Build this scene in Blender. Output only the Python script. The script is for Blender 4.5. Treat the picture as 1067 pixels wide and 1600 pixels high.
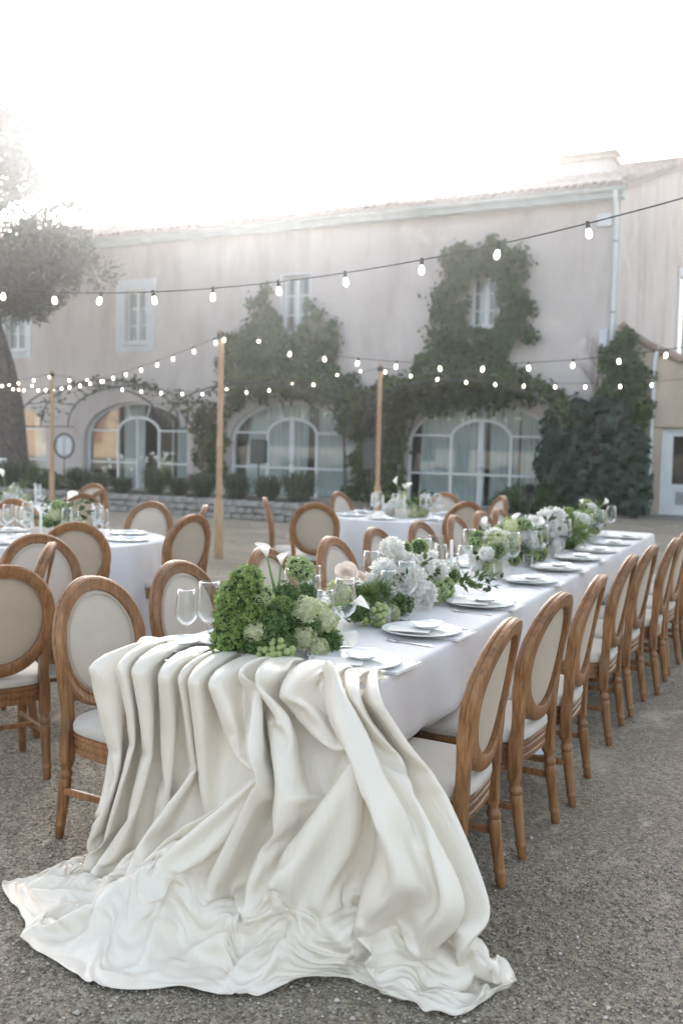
import bpy, bmesh, math, random
import numpy as np
from mathutils import Matrix, Vector

for o in list(bpy.data.objects):
    bpy.data.objects.remove(o)
SC = bpy.context.scene
COL = SC.collection
rnd = random.Random(11)
rng = np.random.default_rng(11)
R = math.radians

# ------------------------------------------------------------------ camera
# world: +Y runs along the long table towards the house, +X along the house front
YAW, PITCH, ROLL, EYE = R(27.4), R(-4.0), R(1.26), 1.55
fw = Vector((-math.sin(YAW) * math.cos(PITCH), math.cos(YAW) * math.cos(PITCH), math.sin(PITCH)))
r0 = Vector((math.cos(YAW), math.sin(YAW), 0)); u0 = r0.cross(fw)
rt = r0 * math.cos(ROLL) + u0 * math.sin(ROLL); up = u0 * math.cos(ROLL) - r0 * math.sin(ROLL)
cam_data = bpy.data.cameras.new('camera')
cam_data.sensor_fit = 'VERTICAL'; cam_data.sensor_height = 36.0; cam_data.sensor_width = 24.0
cam_data.lens = 33.75; cam_data.clip_start = 0.05; cam_data.clip_end = 2000
cam_data.dof.use_dof = True; cam_data.dof.focus_distance = 3.35; cam_data.dof.aperture_fstop = 2.8
cam = bpy.data.objects.new('camera', cam_data); COL.objects.link(cam)
cam.matrix_world = Matrix(((rt[0], up[0], -fw[0], 0), (rt[1], up[1], -fw[1], 0), (rt[2], up[2], -fw[2], EYE), (0, 0, 0, 1)))
SC.camera = cam

# ------------------------------------------------------------------ sky, sun, exposure
SUN_EL, SUN_AZ = R(15.3), R(-34.3)          # azimuth from +Y towards +X
world = bpy.data.worlds.new('World'); SC.world = world; world.use_nodes = True
wn = world.node_tree; wn.nodes.clear()
sky = wn.nodes.new('ShaderNodeTexSky'); sky.sky_type = 'NISHITA'; sky.sun_disc = False
sky.sun_elevation = SUN_EL; sky.sun_rotation = SUN_AZ
sky.air_density = 1.0; sky.dust_density = 4.0; sky.ozone_density = 1.0; sky.altitude = 100
bg = wn.nodes.new('ShaderNodeBackground'); bg.inputs['Strength'].default_value = 0.15
wo = wn.nodes.new('ShaderNodeOutputWorld')
hs = wn.nodes.new('ShaderNodeHueSaturation'); hs.inputs['Saturation'].default_value = 0.5
wn.links.new(sky.outputs[0], hs.inputs['Color']); wn.links.new(hs.outputs[0], bg.inputs[0]); wn.links.new(bg.outputs[0], wo.inputs[0])
sd = Vector((math.sin(SUN_AZ) * math.cos(SUN_EL), math.cos(SUN_AZ) * math.cos(SUN_EL), math.sin(SUN_EL)))
sun_data = bpy.data.lights.new('sun', 'SUN'); sun_data.energy = 4.0; sun_data.angle = R(0.5); sun_data.color = (1.0, 0.95, 0.89)
sun = bpy.data.objects.new('sun', sun_data); COL.objects.link(sun)
sun.rotation_euler = sd.to_track_quat('Z', 'Y').to_euler(); sun.location = sd * 80
vs = SC.view_settings
vs.view_transform = 'Standard'; vs.look = 'None'; vs.exposure = 1.95; vs.gamma = 1.0; vs.use_curve_mapping = False
SC.cycles.max_bounces = 6; SC.cycles.transparent_max_bounces = 20; SC.cycles.transmission_bounces = 4
SC.cycles.caustics_reflective = False; SC.cycles.caustics_refractive = False
SC.cycles.use_denoising = True
SC.cycles.sample_clamp_indirect = 6.0

# ------------------------------------------------------------------ materials
def nodemat(name):
    m = bpy.data.materials.new(name); m.use_nodes = True
    return m, m.node_tree, m.node_tree.nodes['Principled BSDF']

def mix(nt, fac, a, b, blend='MIX'):
    n = nt.nodes.new('ShaderNodeMix'); n.data_type = 'RGBA'; n.blend_type = blend
    for s, v in ((0, fac), (6, a), (7, b)):
        if hasattr(v, 'is_linked') or hasattr(v, 'links'): nt.links.new(v, n.inputs[s])
        else: n.inputs[s].default_value = v if s == 0 else (*v[:3], 1)
    return n.outputs[2]

def noise(nt, scale, detail=4, rough=.55, coord='Object', stretch=None, dist=0):
    tc = nt.nodes.new('ShaderNodeTexCoord'); v = tc.outputs[coord]
    if stretch:
        mp = nt.nodes.new('ShaderNodeMapping'); mp.inputs['Scale'].default_value = stretch
        nt.links.new(v, mp.inputs[0]); v = mp.outputs[0]
    n = nt.nodes.new('ShaderNodeTexNoise'); n.inputs['Scale'].default_value = scale
    n.inputs['Detail'].default_value = detail; n.inputs['Roughness'].default_value = rough; n.inputs['Distortion'].default_value = dist
    nt.links.new(v, n.inputs['Vector'])
    return n.outputs['Fac']

def ramp(nt, fac, stops):
    n = nt.nodes.new('ShaderNodeValToRGB'); e = n.color_ramp.elements
    while len(e) < len(stops): e.new(.5)
    for el, (p, c) in zip(e, stops):
        el.position = p; el.color = (c, c, c, 1) if isinstance(c, (int, float)) else (*c, 1)
    nt.links.new(fac, n.inputs[0]); return n.outputs[0]

def bump(nt, bsdf, height, strength, dist=.01):
    b = nt.nodes.new('ShaderNodeBump'); b.inputs['Strength'].default_value = strength; b.inputs['Distance'].default_value = dist
    nt.links.new(height, b.inputs['Height']); nt.links.new(b.outputs[0], bsdf.inputs['Normal'])

def simple(name, col, rough=.5, metal=0., var=.12, vscale=6., bs=0., bscale=60., spec=None, coord='Object', bdist=.004):
    m, nt, b = nodemat(name)
    c2 = tuple(max(0, x * (1 - var)) for x in col); c1 = tuple(min(1, x * (1 + var)) for x in col)
    f = ramp(nt, noise(nt, vscale, coord=coord), [(.3, 0.), (.7, 1.)])
    nt.links.new(mix(nt, f, c2, c1), b.inputs['Base Color'])
    b.inputs['Roughness'].default_value = rough; b.inputs['Metallic'].default_value = metal
    if spec is not None: b.inputs['Specular IOR Level'].default_value = spec
    if bs: bump(nt, b, noise(nt, bscale, coord=coord), bs, bdist)
    return m

def foliage(name, dark, light, rough=.5, trans=.25, sat=None):
    m, nt, b = nodemat(name)
    g = nt.nodes.new('ShaderNodeNewGeometry')
    c = ramp(nt, g.outputs['Random Per Island'], [(0, dark), (.6, tuple((a + b2) / 2 for a, b2 in zip(dark, light))), (1, light)])
    nt.links.new(c, b.inputs['Base Color']); b.inputs['Roughness'].default_value = rough
    b.inputs['Specular IOR Level'].default_value = .35
    t = nt.nodes.new('ShaderNodeBsdfTranslucent'); nt.links.new(c, t.inputs[0])
    mx = nt.nodes.new('ShaderNodeMixShader'); mx.inputs[0].default_value = trans
    out = nt.nodes['Material Output']
    nt.links.new(b.outputs[0], mx.inputs[1]); nt.links.new(t.outputs[0], mx.inputs[2]); nt.links.new(mx.outputs[0], out.inputs[0])
    return m

MAT = {}
def wood():
    m, nt, b = nodemat('chair wood')
    oi = nt.nodes.new('ShaderNodeObjectInfo')
    g = noise(nt, 9, 5, .6, stretch=(9, 9, .9), dist=.6)
    c = ramp(nt, g, [(.25, (.12, .055, .022)), (.5, (.315, .155, .062)), (.75, (.46, .25, .115))])
    wear = ramp(nt, noise(nt, 7, 6, .7), [(.56, 0.), (.78, .7)])
    c = mix(nt, wear, c, (.33, .22, .14))
    dk = ramp(nt, noise(nt, 3.1, 3), [(.35, .6), (.7, 1.15)])
    c = mix(nt, 1.0, c, dk, 'MULTIPLY')
    tint = ramp(nt, oi.outputs['Random'], [(0, (.82, .78, .74)), (1, (1.1, 1.05, 1.0))])
    c = mix(nt, 1.0, c, tint, 'MULTIPLY')
    nt.links.new(c, b.inputs['Base Color']); b.inputs['Roughness'].default_value = .42
    bump(nt, b, g, .18, .002)
    return m
MAT['wood'] = wood()
def weave(name, col, scale=420, var=.08, rough=.9, bs=.25, crease=0.):
    m, nt, b = nodemat(name)
    a = noise(nt, scale, 2, stretch=(1, .25, 1)); a2 = noise(nt, scale, 2, stretch=(.25, 1, .25))
    s = nt.nodes.new('ShaderNodeMath'); s.operation = 'ADD'; nt.links.new(a, s.inputs[0]); nt.links.new(a2, s.inputs[1])
    big = ramp(nt, noise(nt, 5, 3), [(.3, 0.), (.7, 1.)])
    c = mix(nt, big, tuple(x * (1 - var) for x in col), tuple(min(1, x * (1 + var * .6)) for x in col))
    fine = ramp(nt, a, [(.3, .9), (.7, 1.06)])
    c = mix(nt, 1.0, c, fine, 'MULTIPLY')
    nt.links.new(c, b.inputs['Base Color']); b.inputs['Roughness'].default_value = rough
    b.inputs['Sheen Weight'].default_value = .15; b.inputs['Specular IOR Level'].default_value = .2
    if crease:
        k = nt.nodes.new('ShaderNodeMath'); k.operation = 'MULTIPLY_ADD'; nt.links.new(noise(nt, 4.5, 5, .55, stretch=(1, .45, 1), dist=1.2), k.inputs[0]); k.inputs[1].default_value = crease; nt.links.new(s.outputs[0], k.inputs[2]); s = k
    bump(nt, b, s.outputs[0], bs, .002)
    return m
MAT['linen'] = weave('chair linen', (.55, .485, .41))
MAT['lining'] = weave('chair back lining', (.50, .42, .33))
MAT['seat'] = weave('seat linen', (.58, .55, .495), crease=3.)
MAT['cloth'] = weave('white tablecloth linen', (.70, .70, .71), var=.03, bs=.2, crease=9.)
MAT['napkin'] = weave('napkin linen', (.78, .77, .76), var=.03)
def satin():
    m, nt, b = nodemat('ivory satin')
    c = mix(nt, ramp(nt, noise(nt, 3, 3), [(.3, 0.), (.7, 1.)]), (.83, .765, .65), (.87, .815, .715))
    nt.links.new(c, b.inputs['Base Color'])
    b.inputs['Roughness'].default_value = .30; b.inputs['Specular IOR Level'].default_value = .8; b.inputs['Metallic'].default_value = .09
    b.inputs['Sheen Weight'].default_value = .25; b.inputs['Sheen Roughness'].default_value = .3
    n1 = noise(nt, 34, 5, .62, coord='UV', stretch=(1, .16, 1), dist=.4); n2 = noise(nt, 420, 2, coord='UV')
    s = nt.nodes.new('ShaderNodeMath'); s.operation = 'MULTIPLY_ADD'; nt.links.new(n1, s.inputs[0]); s.inputs[1].default_value = 5.; nt.links.new(n2, s.inputs[2])
    bump(nt, b, s.outputs[0], .35, .004)
    return m
MAT['satin'] = satin()
def glass(name, tint=(1, 1, 1), rough=0., base=.04, top=.75, power=3.2):
    m = bpy.data.materials.new(name); m.use_nodes = True; nt = m.node_tree; nt.nodes.clear()
    out = nt.nodes.new('ShaderNodeOutputMaterial'); mx = nt.nodes.new('ShaderNodeMixShader')
    t = nt.nodes.new('ShaderNodeBsdfTransparent'); t.inputs[0].default_value = (*tint, 1)
    g = nt.nodes.new('ShaderNodeBsdfGlossy'); g.inputs['Roughness'].default_value = rough; g.inputs[0].default_value = (.97, .98, 1, 1)
    lw = nt.nodes.new('ShaderNodeLayerWeight'); lw.inputs[0].default_value = .5
    p = nt.nodes.new('ShaderNodeMath'); p.operation = 'POWER'; p.inputs[1].default_value = power; nt.links.new(lw.outputs['Facing'], p.inputs[0])
    mr = nt.nodes.new('ShaderNodeMapRange'); mr.inputs[3].default_value = base; mr.inputs[4].default_value = top
    nt.links.new(p.outputs[0], mr.inputs[0])
    nt.links.new(mr.outputs[0], mx.inputs[0]); nt.links.new(t.outputs[0], mx.inputs[1]); nt.links.new(g.outputs[0], mx.inputs[2]); nt.links.new(mx.outputs[0], out.inputs[0])
    return m
MAT['glass'] = glass('clear drinking glass', (.97, .98, .98), .0, .03, 1.0, 2.2)
MAT['pane'] = glass('window pane glass', (.94, .97, .97), .02, .07, .9, 3.0)
MAT['china'] = simple('pale glazed china', (.74, .77, .77), .22, var=.04, vscale=9, bs=.08, bscale=35)
MAT['china_dish'] = simple('white glazed china', (.78, .81, .82), .18, var=.03)
MAT['silver'] = simple('brushed cutlery steel', (.55, .57, .6), .25, 1.0, var=.08)
MAT['paper'] = simple('menu card paper', (.80, .78, .74), .8, var=.03)
MAT['ink'] = simple('small grey print', (.35, .33, .31), .8, var=.1)
MAT['wax'] = simple('white candle wax', (.82, .81, .78), .45, var=.04)
MAT['wick'] = simple('candle wick', (.05, .045, .04), .9)
MAT['metal_dark'] = simple('weathered dark iron', (.075, .078, .075), .6, .3, var=.3, vscale=12, bs=.2)
MAT['black'] = simple('matt black plastic', (.02, .02, .022), .55, var=.2)
MAT['cable'] = simple('black rubber cable', (.03, .032, .033), .6, var=.2)
def bamboo():
    m, nt, b = nodemat('bamboo pole')
    g = noise(nt, 20, 4, stretch=(6, 6, .35))
    nt.links.new(ramp(nt, g, [(.25, (.28, .17, .09)), (.55, (.45, .30, .17)), (.8, (.55, .39, .23))]), b.inputs['Base Color'])
    b.inputs['Roughness'].default_value = .5; return m
MAT['bamboo'] = bamboo()
def bulb():
    m, nt, b = nodemat('lit festoon bulb')
    b.inputs['Base Color'].default_value = (1, .95, .88, 1)
    b.inputs['Emission Color'].default_value = (1, .86, .66, 1); b.inputs['Emission Strength'].default_value = 3.5
    m.cycles.emission_sampling = 'NONE'
    return m
MAT['bulb'] = bulb()

def plaster(name, col, stain=(.32, .26, .22), patch=(.62, .55, .51)):
    m, nt, b = nodemat(name)
    f = ramp(nt, noise(nt, .45, 6, .62), [(.3, 0.), (.7, 1.)])
    c = mix(nt, f, tuple(x * .9 for x in col), tuple(min(1, x * 1.07) for x in col))
    st = ramp(nt, noise(nt, 1.3, 7, .66, stretch=(1, 1, .28)), [(.47, 0.), (.75, .75)])
    c = mix(nt, st, c, stain)
    pt = ramp(nt, noise(nt, .8, 4, .5, dist=.8), [(.60, 0.), (.68, .5)])
    c = mix(nt, pt, c, patch)
    nt.links.new(c, b.inputs['Base Color']); b.inputs['Roughness'].default_value = .93; b.inputs['Specular IOR Level'].default_value = .15
    bump(nt, b, noise(nt, 22, 6, .6), .35, .012)
    return m
MAT['plaster'] = plaster('pink limewashed plaster', (.58, .54, .525), stain=(.39, .35, .33), patch=(.67, .635, .615))
MAT['plaster_annex'] = plaster('beige render', (.55, .47, .38), stain=(.38, .31, .24), patch=(.60, .53, .45))
MAT['plaster_warm'] = plaster('ochre render', (.50, .39, .28), patch=(.52, .42, .31))
MAT['trim'] = simple('weathered pale window surround', (.62, .66, .70), .6, var=.06, vscale=4)
MAT['whitepaint'] = simple('white painted joinery', (.72, .76, .78), .45, var=.05, vscale=5)
MAT['gutter'] = simple('grey green zinc gutter', (.30, .38, .39), .5, .2, var=.15, vscale=3)
MAT['pipe'] = simple('pale painted downspout', (.62, .68, .70), .5, var=.08, vscale=3)
def tiles():
    m, nt, b = nodemat('old clay roof tile')
    g = nt.nodes.new('ShaderNodeNewGeometry')
    oi = nt.nodes.new('ShaderNodeObjectInfo')
    a = nt.nodes.new('ShaderNodeMath'); a.operation = 'ADD'; nt.links.new(g.outputs['Random Per Island'], a.inputs[0]); nt.links.new(oi.outputs['Random'], a.inputs[1])
    fr = nt.nodes.new('ShaderNodeMath'); fr.operation = 'FRACT'; nt.links.new(a.outputs[0], fr.inputs[0])
    c = ramp(nt, fr.outputs[0], [(0, (.17, .12, .095)), (.5, (.26, .19, .155)), (1, (.34, .26, .22))])
    l = ramp(nt, noise(nt, 6, 5), [(.5, 0.), (.7, .7)])
    c = mix(nt, l, c, (.30, .29, .25))
    nt.links.new(c, b.inputs['Base Color']); b.inputs['Roughness'].default_value = .9
    bump(nt, b, noise(nt, 30), .3, .006); return m
MAT['tile'] = tiles()
MAT['stone'] = simple('grey rubble stone', (.27, .265, .245), .95, var=.35, vscale=5, bs=.6, bscale=18, coord='Object', bdist=.02)
MAT['mortar'] = simple('dusty mortar', (.20, .19, .175), .95, var=.2, bs=.4, bscale=25)
MAT['soil'] = simple('dark garden soil', (.07, .06, .045), .97, var=.3, bs=.5, bscale=14, bdist=.03)
MAT['curtain'] = simple('sheer grey curtain', (.62, .68, .67), .95, var=.06, vscale=3)
MAT['room'] = simple('darkened room lining', (.12, .115, .11), .95, var=.1)  # dark wall colour stands in for the unlit interior
MAT['dark_pane'] = glass('dark door glass', (.05, .06, .06), .03, .06, .7, 3.0)
MAT['vent'] = simple('grey louvre vent', (.35, .37, .38), .5, var=.1)
MAT['bark'] = simple('pine bark', (.10, .085, .075), .95, var=.45, vscale=8, bs=1.0, bscale=14, bdist=.05)
MAT['stem'] = simple('woody vine stem', (.14, .11, .085), .9, var=.3, vscale=10, bs=.4, bscale=30)
MAT['ivy'] = foliage('ivy leaf', (.018, .04, .012), (.085, .15, .042), .5, .22)
MAT['vine'] = foliage('vine leaf', (.035, .055, .02), (.13, .17, .06), .5, .3)
MAT['bigleaf'] = foliage('dark glossy broad leaf', (.010, .024, .016), (.035, .065, .038), .38, .15)
MAT['needle'] = foliage('pine needles', (.022, .03, .02), (.06, .072, .048), .6, .10)
MAT['lavender'] = foliage('grey green lavender', (.05, .06, .04), (.20, .21, .14), .7, .25)
MAT['box'] = foliage('clipped box leaf', (.05, .075, .025), (.14, .18, .06), .55, .2)
MAT['petal_white'] = foliage('white petal', (.84, .84, .80), (.93, .93, .90), .6, .55)
MAT['petal_cream'] = foliage('cream green petal', (.48, .53, .27), (.76, .78, .54), .6, .4)
MAT['petal_green'] = foliage('bright green petal', (.10, .21, .035), (.38, .50, .16), .55, .4)
MAT['petal_dark'] = foliage('deep green ruffle', (.045, .11, .025), (.17, .29, .08), .5, .3)
MAT['petal_pale'] = foliage('pale lime petal', (.30, .42, .16), (.52, .62, .32), .55, .35)
MAT['petal_rose'] = foliage('blush rose petal', (.80, .68, .58), (.90, .82, .74), .55, .35)
MAT['frond'] = foliage('feathery green frond', (.07, .13, .03), (.22, .33, .09), .5, .3)
MAT['leaf'] = foliage('arrangement leaf', (.03, .06, .02), (.10, .17, .06), .45, .25)
MAT['flowerstem'] = simple('green flower stem', (.16, .27, .07), .5, var=.15)
MAT['core'] = simple('inner flower green', (.03, .06, .015), .9)
def grape():
    m, nt, b = nodemat('green grape skin')
    c = mix(nt, ramp(nt, noise(nt, 18, 3), [(.3, 0.), (.7, 1.)]), (.22, .30, .09), (.38, .46, .20))
    nt.links.new(c, b.inputs['Base Color']); b.inputs['Roughness'].default_value = .35
    b.inputs['Subsurface Weight'].default_value = .25; b.inputs['Subsurface Radius'].default_value = (.01, .012, .004); b.inputs['Subsurface Scale'].default_value = .5
    return m
MAT['grape'] = grape()
MAT['lime_rind'] = simple('lime rind', (.10, .20, .03), .4, var=.15, vscale=40)
MAT['lime_flesh'] = simple('lime flesh', (.33, .42, .16), .35, var=.2, vscale=60)
MAT['spadix'] = simple('yellow spadix', (.55, .42, .08), .7)

# ------------------------------------------------------------------ mesh helpers
def A(v): return np.asarray(v, float).reshape(-1, 3)
def join(parts):
    V, F, n = [], [], 0
    for v, f in parts:
        V.append(A(v)); F += [tuple(i + n for i in q) for q in f]; n += len(V[-1])
    return np.vstack(V), F
def mv(p, loc=(0, 0, 0), rot=None, sc=1.):
    v, f = p; v = A(v) * sc
    if rot is not None:
        m = np.array((rot if isinstance(rot, Matrix) else Matrix.Rotation(rot, 3, 'Z')).to_3x3()); v = v @ m.T
    return v + np.array(loc), f
def loft(rings, cap0=True, cap1=True, closed=True):
    n = len(rings[0]); V = np.vstack([A(r) for r in rings]); F = []
    for j in range(len(rings) - 1):
        for i in range(n if closed else n - 1):
            k = (i + 1) % n
            F.append((j * n + i, j * n + k, (j + 1) * n + k, (j + 1) * n + i))
    if cap0: F.append(tuple(range(n))[::-1])
    if cap1: F.append(tuple((len(rings) - 1) * n + i for i in range(n)))
    return V, F
def lathe(prof, n=20, cap0=True, cap1=True, flute=0., fz=(0, 0)):
    rings = []
    for r, z in prof:
        a = np.arange(n) * 2 * math.pi / n
        rr = np.full(n, r)
        if flute and fz[0] < z < fz[1]: rr = rr * (1 - flute * (np.arange(n) % 2))
        rings.append(np.stack([rr * np.cos(a), rr * np.sin(a), np.full(n, z)], 1))
    return loft(rings, cap0, cap1)
def tube(path, r, n=8, caps=True):
    P = A(path); m = len(P); rs = np.full(m, r) if np.isscalar(r) else np.asarray(r, float)
    T = np.gradient(P, axis=0); T /= np.linalg.norm(T, axis=1)[:, None] + 1e-12
    rings = []; ref = np.array((0, 0, 1.)) if abs(T[0][2]) < .9 else np.array((1., 0, 0))
    x = np.cross(ref, T[0]); x /= np.linalg.norm(x)
    a = np.arange(n) * 2 * math.pi / n
    for p, t, rr in zip(P, T, rs):
        x = x - t * (x @ t); x /= np.linalg.norm(x) + 1e-12; y = np.cross(t, x)
        rings.append(p + rr * (np.cos(a)[:, None] * x + np.sin(a)[:, None] * y))
    return loft(rings, caps, caps)
def box(lo, hi, bev=0.):
    lo, hi = np.minimum(lo, hi).astype(float), np.maximum(lo, hi).astype(float)
    if bev <= 0:
        v = [(x, y, z) for x in (lo[0], hi[0]) for y in (lo[1], hi[1]) for z in (lo[2], hi[2])]
        return A(v), [(0, 1, 3, 2), (4, 6, 7, 5), (0, 4, 5, 1), (2, 3, 7, 6), (0, 2, 6, 4), (1, 5, 7, 3)]
    b = min(bev, *( (hi - lo) * .45))
    def ring(i, z):
        x0, y0, x1, y1 = lo[0] + i, lo[1] + i, hi[0] - i, hi[1] - i; c = b
        return [(x0 + c, y0, z), (x1 - c, y0, z), (x1, y0 + c, z), (x1, y1 - c, z), (x1 - c, y1, z), (x0 + c, y1, z), (x0, y1 - c, z), (x0, y0 + c, z)]
    def small(z):
        x0, y0, x1, y1 = lo[0] + b, lo[1] + b, hi[0] - b, hi[1] - b; e = 1e-4
        return [(x0 + e, y0, z), (x1 - e, y0, z), (x1, y0 + e, z), (x1, y1 - e, z), (x1 - e, y1, z), (x0 + e, y1, z), (x0, y1 - e, z), (x0, y0 + e, z)]
    return loft([small(lo[2]), ring(0, lo[2] + b), ring(0, hi[2] - b), small(hi[2])])
def prism(poly, y0, y1):
    """poly: (x,z) outline extruded from y0 to y1"""
    return loft([[(x, y0, z) for x, z in poly], [(x, y1, z) for x, z in poly]])
def mesh(name, parts, mat, smooth=True, angle=40):
    V, F = join(parts) if isinstance(parts, list) else parts
    me = bpy.data.meshes.new(name); me.from_pydata(V.tolist(), [], F)
    for q in (mat if isinstance(mat, (list, tuple)) else [mat]): me.materials.append(q)
    if smooth:
        me.shade_smooth()
        if angle: me.set_sharp_from_angle(angle=R(angle))
    return me
def quadmesh(name, V, n, mat, smooth=False):
    """V: (k*n,3) verts, every n in a row make one face"""
    V = np.ascontiguousarray(V, dtype=np.float32).reshape(-1, 3); k = len(V) // n
    me = bpy.data.meshes.new(name); me.vertices.add(len(V)); me.vertices.foreach_set('co', V.ravel())
    me.loops.add(len(V)); me.loops.foreach_set('vertex_index', np.arange(len(V), dtype=np.int32))
    me.polygons.add(k); me.polygons.foreach_set('loop_start', np.arange(0, len(V), n, dtype=np.int32))
    me.polygons.foreach_set('loop_total', np.full(k, n, dtype=np.int32))
    me.materials.append(mat); me.update(calc_edges=True)
    if smooth: me.shade_smooth()
    return me
def link(name, data, parent=None, loc=None, rotz=None):
    o = bpy.data.objects.new(name, data); COL.objects.link(o)
    if parent is not None: o.parent = parent
    if loc is not None: o.location = loc
    if rotz is not None: o.rotation_euler = (0, 0, rotz)
    return o
def obj(name, parts, mat, parent=None, loc=None, rotz=None, smooth=True, angle=40):
    return link(name, mesh(name, parts, mat, smooth, angle), parent, loc, rotz)
def tag(o, label=None, cat=None, group=None, kind=None):
    if label: o['label'] = label
    if cat: o['category'] = cat
    if group: o['group'] = group
    if kind: o['kind'] = kind
    return o
def thing(name, label, cat, loc=(0, 0, 0), rotz=0., group=None):
    return tag(link(name, None, None, loc, rotz), label, cat, group)
def copy_tree(o, parent=None, loc=None, rotz=None, label=None):
    c = o.copy(); COL.objects.link(c); c.parent = parent
    if loc is not None: c.location = loc
    if rotz is not None: c.rotation_euler = (0, 0, rotz)
    if label: c['label'] = label
    for ch in list(o.children): copy_tree(ch, c)
    return c
ORD = ['first', 'second', 'third', 'fourth', 'fifth', 'sixth', 'seventh', 'eighth', 'ninth', 'tenth', 'eleventh', 'twelfth', 'thirteenth', 'fourteenth', 'fifteenth', 'sixteenth', 'seventeenth', 'eighteenth', 'nineteenth', 'twentieth', 'twenty first', 'twenty second', 'twenty third', 'twenty fourth', 'twenty fifth']
def inpoly(P, poly):
    x, y = P[:, 0], P[:, 1]; inside = np.zeros(len(P), bool); n = len(poly)
    for i in range(n):
        x1, y1 = poly[i]; x2, y2 = poly[(i + 1) % n]
        c = ((y1 > y) != (y2 > y)) & (x < (x2 - x1) * (y - y1) / (y2 - y1 + 1e-12) + x1)
        inside ^= c
    return inside
def unit(v): return v / (np.linalg.norm(v, axis=-1, keepdims=True) + 1e-9)
def leaf_quads(P, N, size, aspect=.75, droop=.6, jit=.7, fold=.25):
    """one folded four-cornered leaf per point"""
    k = len(P); N = unit(N + rng.normal(0, jit, (k, 3)))
    T = unit(np.cross(N, rng.normal(0, 1, (k, 3))) + np.array((0, 0, -droop)))
    T = unit(T - N * np.sum(T * N, 1, keepdims=True)); B = np.cross(N, T)
    s = (size * rng.uniform(.6, 1.35, k))[:, None]
    v = np.stack([P - T * s * .5, P + B * s * aspect * .5 + N * s * fold, P + T * s * .55, P - B * s * aspect * .5 + N * s * fold], 1)
    tri = v[:, [0, 1, 2, 0, 2, 3]]     # two triangles share the midrib, kept as one four-corner face
    return v
# ================================================================== SETTING
def gravel():
    m, nt, b = nodemat('grey brown gravel')
    tc = nt.nodes.new('ShaderNodeTexCoord')
    vo = nt.nodes.new('ShaderNodeTexVoronoi'); vo.inputs['Scale'].default_value = 85; nt.links.new(tc.outputs['Object'], vo.inputs['Vector'])
    vo2 = nt.nodes.new('ShaderNodeTexVoronoi'); vo2.inputs['Scale'].default_value = 190; nt.links.new(tc.outputs['Object'], vo2.inputs['Vector'])
    sep = nt.nodes.new('ShaderNodeSeparateColor'); nt.links.new(vo.outputs['Color'], sep.inputs[0])
    st = ramp(nt, sep.outputs[0], [(0, (.15, .13, .105)), (.45, (.30, .272, .225)), (.8, (.43, .392, .33)), (1, (.58, .54, .47))])
    sp = nt.nodes.new('ShaderNodeSeparateColor'); nt.links.new(vo2.outputs['Color'], sp.inputs[0])
    c = mix(nt, .4, st, ramp(nt, sp.outputs[1], [(0, (.13, .115, .095)), (1, (.52, .475, .405))]))
    big = ramp(nt, noise(nt, .55, 5, .6), [(.3, .80), (.7, 1.12)])
    c = mix(nt, 1., c, big, 'MULTIPLY')
    dust = ramp(nt, noise(nt, 1.7, 6, .62, dist=.5), [(.58, 0.), (.68, .85)])
    c = mix(nt, dust, c, (.54, .50, .435))
    d2 = ramp(nt, noise(nt, 5.5, 5, .6, dist=.3, stretch=(1, .6, 1)), [(.63, 0.), (.70, .7)])
    c = mix(nt, d2, c, (.56, .53, .48))
    c = mix(nt, 1., c, (1.22, 1.17, 1.08), 'MULTIPLY')
    dark = ramp(nt, noise(nt, 2.6, 5, .6), [(.3, .5), (.42, 0.)])
    c = mix(nt, dark, c, (.17, .15, .125))
    nt.links.new(c, b.inputs['Base Color']); b.inputs['Roughness'].default_value = .92; b.inputs['Specular IOR Level'].default_value = .25
    h = nt.nodes.new('ShaderNodeMath'); h.operation = 'ADD'; nt.links.new(vo.outputs['Distance'], h.inputs[0]); nt.links.new(vo2.outputs['Distance'], h.inputs[1])
    inv = nt.nodes.new('ShaderNodeMath'); inv.operation = 'MULTIPLY'; nt.links.new(h.outputs[0], inv.inputs[0]); inv.inputs[1].default_value = -1
    bump(nt, b, inv.outputs[0], .8, .012)
    return m
MAT['gravel'] = gravel()
def ground_sheet():
    xs = np.r_[-420, -200, -90, -40, np.linspace(-26, 6, 33), 20, 60, 160, 420]; ys = np.r_[-420, -200, -90, -40, -12, np.linspace(-2, 24, 27), 40, 80, 160, 420]
    V = [(x, y, .012 * math.sin(x * .9) * math.cos(y * .7) * (1 if 3 < y < 22 and -20 < x < 4 else 0) * .6) for y in ys for x in xs]
    n = len(xs)
    F = [(j * n + i, j * n + i + 1, (j + 1) * n + i + 1, (j + 1) * n + i) for j in range(len(ys) - 1) for i in range(n - 1)]
    return A(V), F
tag(obj('ground', ground_sheet(), MAT['gravel'], angle=0), kind='structure')

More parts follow.
